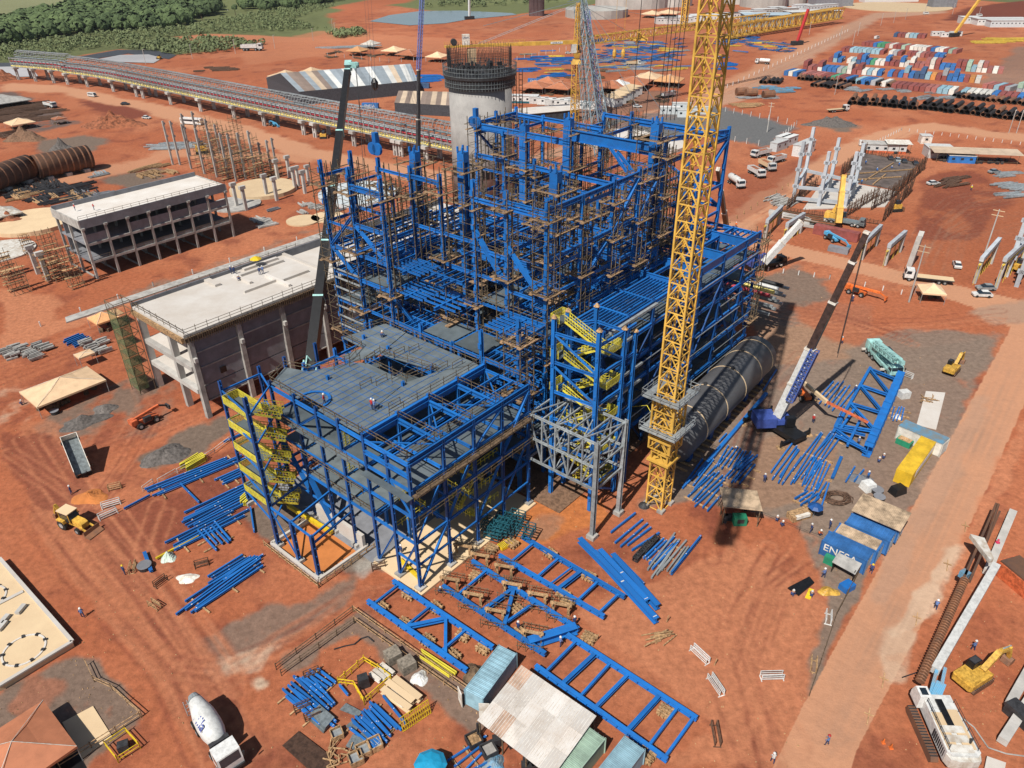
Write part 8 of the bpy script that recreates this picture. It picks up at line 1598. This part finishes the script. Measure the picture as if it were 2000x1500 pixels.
for i, (u, v) in enumerate(((1520, 292), (1540, 282), (1530, 297-17))): hut(u, v, 8.5, 3, 3.2, AZ-.1, 'galv_l', 'grey portable cabin %s in the trio beside the paved yard' % ('nearest', 'farthest right', 'middle')[i], 'white')
hut(1568, 300, 12, 3.5, 4.2, AZ-.05, 'white', 'long white trailer body behind the grey precast frames')
for i, (u, v) in enumerate(((1308, 222), (1330, 214), (1312+30, 228), (1370, 222))): hut(u, v, 9, 3, 3, R(-8), 'galv_l', 'pale grey cabin %s beyond the hanging ropes' % ('first', 'second', 'third', 'fourth')[i]+' from the left', 'white')
for i in range(9): hut(1030+i*15, 200+i*1.6, 5.5, 3.2, 3, R(-6), 'white', 'white portable office in the long row behind the yellow mast base, chimney side', 'white')['group'] = 'row of portable offices'
for i in range(6): hut(1196+i*8, 206-i*4.5, 5.5, 8, 4, R(38), 'white', 'white cabin in the angled row right of the grey boom', 'conc_sand')['group'] = 'angled row of cabins'
hut(1018, 200, 17, 5, 3.4, R(-8), 'white', 'white and teal office block right beside the chimney', 'white', 'teal_dark'); hut(1060, 232, 30, 12, 4, R(20), 'wh_dark', 'low building with a cream roof behind the boiler top', 'conc_w')
for i, (u, v, a, m_, l) in enumerate(((1045, 180, 14, 'tent_r', 'brown canopy left of the crane mast'), (1070, 172, 13, 'tent_r', 'brown canopy nearest the crane mast'), (1095, 182, 13, 'tent_r', 'lower brown canopy nearest the crane mast'), (1195, 180, 15, 'tent_r', 'wide brown canopy right of the grey boom'), (1235, 172, 18, 'tent_r', 'large brown canopy behind the white one'), (1208, 178, 12, 'white', 'white canopy tent right of the grey boom'), (1266, 162, 14, 'tent', 'cream canopy tent on white walls'), (1306, 168, 14, 'tent_or', 'tan canopy tent right of the cream one'), (700, 108, 12, 'tent_or', 'tan canopy beyond the black crane tip'), (770, 108, 13, 'tent', 'cream canopy left of the chimney'), (800, 115, 14, 'tent_r', 'brown canopy left of the chimney'), (560, 158, 15, 'tent', 'cream tent behind the big striped warehouse, left'), (610, 152, 13, 'tent', 'cream tent behind the big striped warehouse, right'), (1273, 34, 18, 'tent', 'cream canopy by the far silos, left'), (1305, 32, 20, 'tent', 'cream canopy by the far silos, right'), (725, 95, 11, 'white_d', 'whitish canopy beyond the warehouses'), (855, 120, 12, 'tent', 'cream canopy touching the chimney crown'))):
 tent(u, v, a, a, 6.0, l, m_, AZ+.3, eave=3.4)
# striped warehouses
def warehouse(c, h, hr, cols, label):
 A_, B_, C_, D_ = [P(*x) for x in c]; t = thing('warehouse', label, 'warehouse', A_, 0, None, True); n = len(cols); e = Vector((0, 0, h)); rg = Vector((0, 0, hr)); M1, M2 = (A_+D_)*.5, (B_+C_)*.5
 mb = MB(); mb.hexa([A_, B_, C_, D_, A_+e, B_+e, C_+e, D_+e]); build('walls', mb, 'wh_dark', t); mb = MB(); mb.add([A_+e, D_+e, M1+rg, B_+e, C_+e, M2+rg], [(0, 1, 2), (3, 5, 4)]); build('gable', mb, 'wh_dark', t)
 for i, cc_ in enumerate(cols):
  f0, f1 = i/n, (i+1)/n; L_ = lambda a, b, f: a+(b-a)*f; mb = MB(); mb.quad(L_(A_, B_, f0)+e, L_(A_, B_, f1)+e, L_(M1, M2, f1)+rg, L_(M1, M2, f0)+rg, .15); mb.quad(L_(M1, M2, f0)+rg, L_(M1, M2, f1)+rg, L_(D_, C_, f1)+e, L_(D_, C_, f0)+e, .15); build('roof_panel', mb, cc_, t)
W_, G_, T_, N_ = 'roofp_w', 'roofp_g', 'roofp_t', 'roofp_n'
warehouse(((588, 206), (818, 183), (793, 158), (524, 176)), 6.5, 12, [G_, N_, N_, G_, T_, N_, G_, W_, G_, G_, W_, W_, G_, G_, W_, G_, G_, W_, T_, G_, W_, G_], 'long dark warehouse with grey, tan and white striped roof'); warehouse(((772, 222), (882, 228), (888, 200), (790, 200)), 5, 8, [N_, T_, N_, T_, T_, N_, N_, T_, N_, T_, N_], 'shorter dark warehouse with brown and tan striped roof left of the chimney')
ct = container(P(724, 212), R(-8), 'blue', 8, 'blue container with white letters at the striped warehouse', detail=False); text(ct, 'ENESA', (0, -1.26, 1.4), 1.8, (R(90), 0, 0), 'white'); ct = container(P(852, 193), R(-8), 'blue', 12, 'long blue container with white letters by the chimney'); text(ct, 'ENESA', (2, -1.26, 1.4), 1.8, (R(90), 0, 0), 'white')
for i, (u, v) in enumerate(((1045, 163), (1062, 160), (760, 165), (825, 172))): container(P(u, v), R(-8), 'navy' if i else 'blue', 8, ('blue container behind the chimney, left', 'dark blue container behind the chimney, right', 'dark container at the warehouse gable', 'dark container between warehouse and chimney')[i])
# rust pipes on the left
for i, (a, b) in enumerate((((-60, 395), (66, 350)), ((76, 352), (182, 330)))):
 A_, B_ = P(*a), P(*b); d = (B_-A_); L_ = d.length; d.normalize(); t = thing('steel_pipe', 'huge rusty steel pipe at the left, %s' % ('cut by the picture edge' if i == 0 else 'the whole one'), 'pipe', A_, 0, None, True); r_ = 4.1; mb = MB(); mb.smooth = True; c_ = A_+Vector((0, 0, r_+.5)); n = 28; mb.lathe([(r_, 0), (r_, L_), (r_-.12, L_), (r_-.12, 0), (r_, .0)], c_, n, axis=d); mb.f = mb.f[:-2]; mb.mi = mb.mi[:-2]; mb.sf = mb.sf[:-2]; build('shell', mb, 'rust', t)
 for k in range(9): mb = MB(); mb.lathe([(r_+.02, -.25), (r_+.04, -.2), (r_+.04, .2), (r_+.02, .25)], c_+d*L_*(k+.5)/9, n, axis=d); build('weld_band', mb, 'rust_o', t)
 for k in range(3): mb = MB(); mb.box(A_+d*L_*(k+.5)/3+Vector((0, 0, .6)), (2, 7, 1.2), head(A_, B_)); build('saddle', mb, 'conc_mid', t)
# ---------------- container yard ----------------
crn = random.Random(12); CP = ['maroon']*9+['maroon_light']*5+['white']*5+['blue']*4+['grey']*2+['pale_blue']*2+['orange']*1+['green']*1+['pale_green']*1+['navy']*1; count = 0
rows = [((1300+700*.355, 142), (1300+1300*.35, 165), 'front'), ((1300+1290*.35, 167), (2010, 192), 'front right'), ((1300+790*.35, 132), (1300+1785*.35, 157), 'second'), ((1300+930*.35, 116), (1300+1895*.35, 139), 'third'), ((1300+1005*.35, 97), (1300+1570*.35, 111), 'fourth'), ((1300+1130*.35, 86), (1300+1660*.35, 102), 'fifth'), ((1300+1285*.35, 69), (1300+1500*.35, 73), 'farthest'), ((1300+1820*.35, 168), (2030, 180), 'rear right')]
for a, b, nm in rows:
 A_, B_ = P(*a), P(*b); d = B_-A_; L_ = d.length; d.normalize(); k = int(L_/2.75); rz = math.atan2(d.y, d.x)-math.pi/2
 prev = 'maroon'
 for i in range(k):
  if count > 290 or crn.random() < .04: continue
  if crn.random() > .35: prev = crn.choice(CP)
  cl = prev; p_ = A_+d*(i*2.75+1.2)+Vector((math.cos(rz+math.pi), math.sin(rz+math.pi), 0))*-6
  lv = 2 if (nm in ('second', 'third', 'rear right') and crn.random() < .3) else 1
  for z in range(lv):
   count += 1; container(p_, rz+math.pi+crn.uniform(-.01, .01), cl if z == 0 or crn.random() < .6 else crn.choice(CP), 12.0, '%s shipping container in the %s row of the far container yard' % (cl.replace('_', ' '), nm), 'containers in the far yard', z=z*2.6)
for i, (u, v) in enumerate(((1530, 72), (1548, 74), (1565, 72))): hut(u+300, v-2, 9, 3, 3, R(-5), 'white', 'white hut %s behind the container yard' % ('left', 'middle', 'right')[i])
# black pipes
PK = Kind(lambda: (lambda t, mb: (setattr(mb, 'smooth', False), mb.lathe([(1.05, -6), (1.05, 6), (.95, 6), (.95, -6), (1.05, -6)], (0, 0, 1.05), 12, axis=(1, 0, 0)), build('pipe_wall', mb, 'pipe_b', t), t)[3])(thing('steel_pipe', '', 'pipe'), MB())); PK2 = Kind(lambda: (lambda t, mb: (mb.lathe([(1.05, -6), (1.05, 6), (.95, 6), (.95, -6), (1.05, -6)], (0, 0, 1.05), 12, axis=(1, 0, 0)), build('pipe_wall', mb, 'rust_o', t), t)[2])(thing('steel_pipe', '', 'pipe'), MB()))
npipe = 0
for a, b, nm, ly in (((1560, 156), (1680, 163), 'uppermost', 1), ((1590, 168), (1660, 176), 'second left', 1), ((1680, 163), (1750, 170), 'second right', 1), ((1660, 203), (1800, 214), 'front left', 2), ((1800, 212), (2020, 238), 'front right', 2), ((1865, 190), (2020, 208), 'right middle', 1), ((1488, 162), (1530, 165), 'small left', 1)):
 A_, B_ = P(*a), P(*b); d = B_-A_; L_ = d.length; d.normalize(); rz = math.atan2(d.y, d.x)+math.pi/2
 for i in range(int(L_/2.2)):
  for z in range(ly):
   if z and (i % 2): continue
   npipe += 1; (PK2 if crn.random() < .3 else PK)(A_+d*(i*2.2+z*1.1)+Vector((math.cos(rz), math.sin(rz), 0))*crn.uniform(2, 5)+Vector((0, 0, z*1.8)), rz+math.pi, 'dark steel pipe in the %s stack of the pipe yard' % nm, 'dark pipes in the pipe yard', (1, 1, 1))
for i, (u, v) in enumerate(((1448, 186), (1466, 188), (1500, 192))): PK2(P(u, v), R(10), 'short wide rusty pipe %s on the red field' % ('left', 'middle', 'right')[i], None, (.5, 1.8, 1.8))
# steel stacks in the far yards
sr = random.Random(20)
def stacks(box, n, ms, label, L=(8, 18), W=(4, 9), rz=None, grp=None, nb=9):
 (u0, v0), (u1, v1) = box
 for i in range(n): bundle(sr.uniform(u0, u1), sr.uniform(v0, v1), (rz if rz is not None else AZ+R(90)*sr.choice((0, .9)))+sr.uniform(-.2, .2), sr.uniform(*L), sr.uniform(*W), nb, ms, label, grp or label[:40])
stacks(((1170, 76), (1330, 124)), 62, ['blue', 'blue_deep', 'galv_d'], 'blue steel stack in the far yard between the crane and the yellow mast', (7, 18), (2.5, 7), None, 'blue stacks in the middle far yard', 11)
stacks(((1180, 82), (1330, 140)), 14, 'galv', 'grey steel stack in the far yard between the crane and the yellow mast', (8, 18), (5, 8), R(12)); stacks(((1180, 82), (1330, 138)), 12, 'yellow_w', 'yellow steel stack in the far yard between the crane and the yellow mast', (8, 16), (3, 6), R(12)); stacks(((1020, 110), (1110, 150)), 16, ['blue', 'blue_deep'], 'blue steel stack in the far yard just right of the chimney', (9, 18), (3, 8), R(10), None, 11); stacks(((1030, 96), (1340, 134)), 34, ['blue', 'galv_d'], 'blue and grey steel row across the far laydown yard', (8, 16), (1.5, 4), R(12), None, 8); stacks(((1020, 105), (1110, 145)), 5, 'yellow_w', 'yellow steel stack right of the chimney', (8, 14), (3, 5), R(10)); stacks(((1410, 72), (1540, 104)), 36, ['blue', 'blue_deep', 'galv_d'], 'blue steel stack in the far yard right of the yellow mast', (7, 17), (2.5, 6), None, 'blue stacks right of the mast', 10); stacks(((1415, 74), (1540, 100)), 6, 'yellow_w', 'yellow steel stack in the far yard right of the yellow mast', (8, 16), (3, 6), R(15)); stacks(((1400, 110), (1430, 135)), 6, 'blue', 'blue stack beside the yellow mast at the far yard edge', (10, 18), (4, 8), R(15)); stacks(((820, 148), (868, 162)), 7, 'blue', 'blue steel stack left of the chimney', (14, 22), (4, 8), R(8)); stacks(((640, 90), (720, 95)), 8, 'galv', 'grey blue steel stack on the far left bench', (16, 30), (6, 10), R(5))
stacks(((1470, 170), (1550, 182)), 8, 'blue_dull', 'light blue bundle in the small material field', (7, 12), (3, 6), R(10)); stacks(((1450, 188), (1520, 195)), 5, 'galv', 'grey bundle in the small material field', (7, 12), (3, 5), R(10)); stacks(((1430, 204), (1480, 210)), 7, 'wood', 'tan timber stack on the red field', (6, 10), (3, 5), R(10)); stacks(((1660, 172), (1780, 180)), 8, 'galv', 'grey bundle between the black pipe stacks', (8, 12), (4, 6), R(20)); stacks(((1800, 168), (1880, 196)), 10, 'galv', 'pale bundle by the right pipe stacks', (8, 12), (4, 7), R(20)); stacks(((1930, 75), (2010, 86)), 10, 'yellow_w', 'yellow pipe stack at the far right edge', (20, 34), (6, 10), R(-5), None, 10); stacks(((1960, 335), (2010, 385)), 9, 'galv', 'galvanised bundle at the right edge by the long shed', (7, 12), (3, 5), R(5)); stacks(((1830, 345), (1880, 365)), 7, 'rebar', 'rusty rebar bundle on the red field', (8, 12), (2, 3), R(30)); stacks(((1500, 380), (1545, 398)), 5, 'conc_mid', 'grey timber stack beside the diagonal road', (8, 12), (3, 4), R(40)); stacks(((1425, 60), (1480, 68)), 4, 'galv', 'grey stack at the far blue yard', (10, 14), (4, 8))
stacks(((0, 205), (100, 235)), 22, 'rebar', 'dark rebar bundle in the yard at the upper left', (14, 24), (5, 9), R(35), None, 14); stacks(((0, 262), (10, 266)), 3, 'rebar', 'dark rebar bundle at the left edge', (14, 20), (4, 6)); stacks(((20, 360), (190, 392)), 26, 'dark', 'dark scrap and rebar heap behind the farther concrete building', (7, 16), (3, 6), None, None, 10); stacks(((20, 365), (180, 395)), 12, 'wood', 'timber heap behind the farther concrete building', (5, 9), (2, 4)); stacks(((190, 335), (200, 350)), 3, 'galv', 'grey frame heap near the farther concrete roof', (6, 9), (3, 5)); stacks(((150, 375), (230, 385)), 4, 'conc_g', 'grey block heap behind the farther concrete building', (4, 7), (3, 5)); stacks(((270, 325), (340, 350)), 10, 'wood', 'timber form heap by the round foundation', (5, 9), (3, 5)); stacks(((300, 280), (420, 292)), 10, 'galv', 'grey formwork row beside the dirt road', (8, 12), (3, 5), R(5)); stacks(((385, 132), (500, 140)), 14, 'rebar', 'dark rebar cage row on the graded field', (5, 9), (3, 5), R(3)); stacks(((590, 400), (660, 420)), 7, 'conc_mid', 'grey precast piece beside the round pads', (3, 5), (2, 3)); stacks(((500, 430), (530, 445)), 6, 'conc_mid', 'grey heap in the shade of the farther building', (4, 7), (2, 4))
for i, (u, v) in enumerate(((10, 690), (25, 698), (45, 685), (58, 694), (75, 680), (70, 700), (92, 683), (30, 682), (168, 672), (180, 680), (200, 672), (190, 690), (205, 688))): bundle(u, v, AZ, 3, 2.2, 12, 'conc_mid', 'pallet of grey blocks left of the big concrete building' if u < 100 else 'grey rubble pallet by the small orange canopy', 'block pallets', 1.1)
stacks(((530, 408), (700, 470)), 5, 'conc_g', 'small grey heap between the T-headed columns and the blue frame', (3, 5), (2, 3)); stacks(((1050, 150), (1150, 190)), 12, 'wood_d', 'dark clutter heap between the brown canopies', (5, 10), (3, 6)); stacks(((1220, 180), (1300, 200)), 8, 'wood_d', 'timber heap beyond the hanging ropes', (5, 10), (3, 5)); stacks(((640, 100), (800, 118)), 12, 'wood_d', 'dark material heap beyond the warehouses', (8, 14), (3, 5)); stacks(((1110, 135), (1180, 158)), 9, 'wood_d', 'clutter behind the crane mast', (5, 9), (3, 5))
# interior clutter on the far side of the boiler frame: pipe rack beyond
mb = MB()
for k in range(9): mb.bar(S(96+k*1.1, 70, 6+k % 3*1.4), S(96+k*1.1, -5, 6+k % 3*1.4), .5)
for k in range(12): mb.bar(S(95, 68-k*6, 0), S(95, 68-k*6, 9), .5); mb.bar(S(106, 68-k*6, 0), S(106, 68-k*6, 9), .5); mb.bar(S(95, 68-k*6, 6), S(106, 68-k*6, 6), .4); mb.bar(S(95, 68-k*6, 9), S(106, 68-k*6, 9), .4)
t = thing('cross_pipe_rack', 'low grey pipe rack with mixed pipes seen through the back of the boiler frame', 'pipe rack', S(100, 30), 0, None, True); build('rack_frame', mb, 'galv', t)
for k, m_ in enumerate(('red_pipe', 'yellow_pipe', 'white', 'dark')): mb = MB(); mb.tube(S(97+k*2.2, 69, 9.6), S(97+k*2.2, -4, 9.6), .4, 6); build('pipe', mb, m_, t)
# round slabs
for i, (u, v, r_, m_) in enumerate(((515, 372, 11, 'conc_sand'), (430+30, 400, 8, 'conc_mid'), (592, 432, 5, 'conc_sand'), (640, 425, 5, 'conc_sand'), (700, 382, 13, 'galv_l'), (1275, 285, 13, 'conc_w'), (1210, 275, 16, 'conc_w'), (65, 445-8, 12, 'conc_sand'), (0, 492, 9, 'white_d'))):
 mb = MB(); q_ = P(u, v); mb.lathe([(r_, 0), (r_, 1.2 if r_ > 9 else .4)], q_, 28); solo('round_foundation', mb, m_, ('sandy round foundation pad among T-headed columns', 'grey round foundation at the corner of the farther building', 'small sandy disc nearest the duct', 'small sandy disc beside the blue frame', 'grey round tank floor behind the left blue columns', 'round white pad behind the yellow mast, right', 'round white pad behind the boiler top, left', 'ochre ground pad with scaffold behind the farther building', 'white round tank top at the left edge')[i], 'foundation', None, q_)
# distant silos and tanks
for i, (u, v, r_, h) in enumerate(((1165, 32, 30, 7), (1235, 12, 40, 9), (1300, 18-8, 28, 8), (1490, 12, 24, 12), (1530, 8, 24, 12), (1448, 6, 20, 12))):
 mb = MB(); q_ = P(u, v); mb.lathe([(r_, 0), (r_, h), (r_*.3, h*1.25)], q_, 26); solo('storage_tank', mb, 'conc_l', 'pale round tank on the horizon, %s' % ('front left, widest', 'behind the widest', 'third from the left', 'right group, middle', 'right group, right', 'right group, left')[i], 'tank', None, q_)
for i, u in enumerate((1041, 1048, 1055)): mb = MB(); q_ = P(u, 31); mb.lathe([(4, 0), (4, 24), (2, 26)], q_, 12); solo('steel_silo', mb, 'silo_r', 'dark red silo behind the pond, %s of three' % ('left', 'middle', 'right')[i], 'silo', None, q_)
hut(1480+15, 50, 40, 22, 9, R(-4), 'blue_dull', 'blue grey industrial shed on the horizon right of the mast', 'wh_blue'); hut(1620, 12, 40, 20, 14, R(5), 'conc_g', 'grey concrete frame building on the horizon', 'conc_g'); hut(1585, 35, 50, 16, 6, R(12), 'conc_g', 'long low grey building on the horizon'); hut(1838, 14, 24, 12, 14, R(0), 'conc_g', 'boxy grey scaffolded block near the top right'); hut(1735, 3, 60, 14, 7, R(3), 'white', 'long white building at the top edge'); hut(1950, 48, 40, 12, 5, R(-5), 'white', 'white office group at the top right'); hut(1890, 45, 14, 10, 5, R(-5), 'white', 'small white office at the top right'); hut(1905+60, 52, 30, 10, 5, R(-5), 'galv_l', 'grey office beside the white office group'); mb = MB(); q_ = P(1750, 14); mb.lathe([(52, 0), (52, .6)], q_, 40); solo('round_foundation', mb, 'conc_sand', 'huge pale disc near the top right', 'foundation', None, q_)
for i in range(14): u = 1300+i*24; hut(u, 48-i*2.4+random.uniform(-3, 3), random.uniform(14, 26), 8, 5, R(10), random.choice(('white', 'conc_mid', 'galv_l')), 'small pale works building in the distant yellow truss line', 'white')['group'] = 'distant works buildings'
t = thing('yellow_gantry', 'long yellow truss gantry on the horizon right of the yellow mast', 'gantry', P(1430, 58), 0, None, True); mb = MB(); lattice(mb, P(1418, 62, 6), P(1640, 25, 8), 8, 8, 34, .5, .35); build('truss', mb, 'crane_y', t)
TCm = thing('tower_crane', 'small distant yellow crane mast left of the giant yellow mast', 'tower crane', P(1335, 55), 0, None, True); mb = MB(); lattice(mb, P(1335, 55), P(1335, 55)+Vector((0, 0, 50)), 4, 4, 16, .5, .3, GA); build('mast', mb, 'crane_y', TCm)
for u, v, u2, v2, m_, l in ((1556, 88, 1571, 40, 'red', 'dark red crane boom in the far blue yard'), (1862, 72, 1905, 20, 'crane_y', 'yellow crane boom behind the container yard'), (905+12, 38, 918, -10, 'white', 'white mast of the drill by the pond')):
 t = thing('mobile_crane', l, 'mobile crane', P(u, v)); q_ = Vector(P(u, v)); dz = (v-v2)/1471*q_.length*1.12; mb = MB(); sx = (P(u2, v).x-P(u, v).x); mb.bar((0, 0, 2), (sx, 4, dz), 1.6); build('boom', mb, m_, t); mb = MB(); mb.box((0, 0, 1.6), (9, 3.4, 2.4), .4); build('carrier', mb, 'dark', t)
# ponds
def patch(name, pts, m, z=.06, kind='structure'): mb = MB(); mb.add([vz(P(u, v), z) for u, v in pts], [tuple(range(len(pts)))]); o = build(name, mb, m, None, P(*pts[0])); o['kind'] = kind; return o
patch('pond', ((722, 42), (760, 30), (820, 22), (900, 21), (1000, 26), (1010, 29), (960, 34), (915, 38), (870, 46), (800, 50)), 'water', .25); patch('pond', ((183, 118), (235, 108), (290, 107), (318, 114), (300, 124), (240, 122)), 'pond_pale', .3); patch('pond_liner', ((150, 112), (230, 98), (300, 98), (345, 108), (330, 116), (250, 105), (170, 118)), 'wh_dark', .2); patch('pond', ((-40, 132), (60, 130), (75, 150), (0, 152), (-40, 156)), 'pond_pale', .3); patch('pond_liner', ((-40, 124), (70, 122), (62, 132), (-40, 134)), 'wh_dark', .2)
# ---------------- woodland ----------------
fr = random.Random(31)
def clump(mb, c, r_, n):
 for k in range(n):
  a = fr.random()*6.283; e = math.asin(fr.uniform(-.25, 1)); q_ = Vector((math.cos(a)*math.cos(e), math.sin(a)*math.cos(e), math.sin(e)*.85)); p_ = c+q_*r_*fr.uniform(.75, 1.05); s_ = r_*fr.uniform(.22, .42); x = q_.cross(Vector((fr.uniform(-1, 1), fr.uniform(-1, 1), .3))).normalized()*s_; y = q_.cross(x).normalized()*s_; mb.add([p_-x-y*.6, p_+x*.8-y, p_+x+y*.7, p_-x*.7+y, p_+q_*s_*.5], [(0, 1, 4), (1, 2, 4), (2, 3, 4), (3, 0, 4)])
def inpoly(pts, n):
 W = [P(*p)[:2] for p in pts]; xs = [w_[0] for w_ in W]; ys = [w_[1] for w_ in W]; out = []; WA = np.array(W)
 while len(out) < n:
  X = np.array([fr.uniform(min(xs), max(xs)) for _ in range(400)]); Y = np.array([fr.uniform(min(ys), max(ys)) for _ in range(400)]); k = inside(X, Y, WA); out += list(zip(X[k], Y[k]))
 return out[:n]
def wood(name, pts, n, r, m, label, nf=26):
 mb = MB()
 for x, y in inpoly(pts, n): rr_ = fr.uniform(*r); clump(mb, Vector((x, y, rr_*.75)), rr_, nf)
 o = build(name, mb, m, None, P(*pts[0])); tag(o, label, name, None, 'stuff'); return o
wood('woodland', [(-60, 62), (40, 45), (110, 30), (160, 14), (230, 14), (330, 20), (360, 30), (372, 48), (330, 55), (200, 62), (140, 68), (60, 82), (-60, 98)], 1000, (3.8, 8), 'forest', 'dark strip of woodland behind the pipe rack at the upper left'); wood('woodland', [(330, 4), (400, -4), (430, 16), (420, 30), (370, 38), (350, 22)], 200, (4, 8), 'forest', 'dark wood clump in the middle of the upper left'); wood('woodland', [(470, 8), (560, -8), (680, -12), (660, 4), (560, 20), (480, 22)], 280, (4, 7.5), 'forest', 'dark wood on the ridge left of the hanging ropes'); wood('woodland', [(300, -10), (700, -30), (690, -12), (520, -6), (440, 0), (330, 6)], 240, (6, 11), 'forest_b', 'far greener wood at the top edge')
wood('scrub', [(-60, 100), (60, 82), (200, 64), (372, 52), (480, 30), (600, 10), (660, 12), (560, 40), (640, 58), (420, 66), (340, 72), (230, 90), (150, 100), (60, 112), (-60, 130)], 1300, (.8, 2.3), 'scrub', 'low green scrub between the wood and the earthworks', 12); wood('scrub', [(345, 78), (430, 76), (520, 88), (430, 104), (350, 108), (230, 94)], 260, (1.5, 3), 'scrub', 'low green scrub on the bank above the pipe rack', 12); wood('scrub', [(640, 66), (700, 60), (720, 70), (660, 76)], 70, (1.5, 3), 'scrub', 'small green scrub patch by the pond', 12); wood('scrub', [(800, 14), (1000, -10), (1180, -16), (1150, 2), (900, 16)], 130, (2, 4), 'scrub', 'scrub on the far field above the pond', 12)
def mk_tree():
 t = thing('tree', '', 'tree'); mb = MB(); mb.tube((0, 0, 0), (.4, .2, 6), .45, 7, .25); mb.tube((.4, .2, 5), (2, 1, 8), .2, 5, .1); mb.tube((.4, .2, 5), (-1.5, -.8, 8.5), .2, 5, .1); build('trunk', mb, 'wood_d', t); mb = MB()
 for c_, r_ in (((0, 0, 9), 3.6), ((2.4, 1, 8), 2.5), ((-2.2, -1, 8.4), 2.7), ((0, 2, 10.4), 2.4)): clump(mb, Vector(c_), r_, 46)
 build('crown', mb, 'forest', t); return t
TR = Kind(mk_tree)
for i, (u, v, s_, l) in enumerate(((357, 16, 1.5, 'lone dark tree standing above the wood clump'), (90, 28, .8, 'small tree on the pale upper left field'), (395, 40, .9, 'tree at the right end of the woodland strip'), (580, 25, .7, 'small tree below the ridge wood'), (180, 78, .8, 'tree at the lower rim of the woodland strip'), (460, 30, .8, 'tree between the two dark woods'))): TR(P(u, v), i, l, None, s_)
# ---------------- air ----------------
mb = MB(); mb.box((200, 1500, 50), (4200, 3300, 102)); hz = build('haze', mb, 'dark', None, (200, 1500, 50)); hz['kind'] = 'stuff'; hm = bpy.data.materials.new('haze'); hm.use_nodes = True; n_ = hm.node_tree; n_.nodes.clear(); ou = n_.nodes.new('ShaderNodeOutputMaterial'); pv = n_.nodes.new('ShaderNodeVolumePrincipled'); pv.inputs['Color'].default_value = (.86, .92, 1, 1); pv.inputs['Density'].default_value = .00004; pv.inputs['Anisotropy'].default_value = .3; n_.links.new(pv.outputs[0], ou.inputs['Volume']); hz.data.materials.clear(); hz.data.materials.append(hm)
# ---------------- look-alikes told apart by their place from the left ----------------
def upx(p):
 z = p.z-H; Fw = p.y*_cp-z*_sp; Y = p.y*_sp+z*_cp; return (p.x*_cr+Y*_sr)/Fw
same = {}
for o in SC.objects:
 if not o.parent and 'category' in o: same.setdefault(o['label'], []).append(o)
OR = 'leftmost second third fourth fifth sixth seventh eighth ninth tenth eleventh twelfth thirteenth fourteenth fifteenth sixteenth seventeenth eighteenth nineteenth twentieth 21st 22nd'.split()
for l, os_ in same.items():
 wds = len(l.split())
 if 1 < len(os_) <= 22:
  if wds > 12: l = ' '.join(l.split()[:12]).rstrip(','); l = l.rsplit(' ', 1)[0] if l.split()[-1] in ('the', 'of', 'and', 'in', 'at', 'by', 'a', 'on') else l
  os_.sort(key=lambda o: upx(o.location))
  for i, o in enumerate(os_): o['label'] = l+', '+('leftmost' if i == 0 else 'rightmost' if i == len(os_)-1 else OR[i]+' from the left')
 else:
  for o in os_:
   if wds > 16: o['label'] = ' '.join(l.split()[:16])
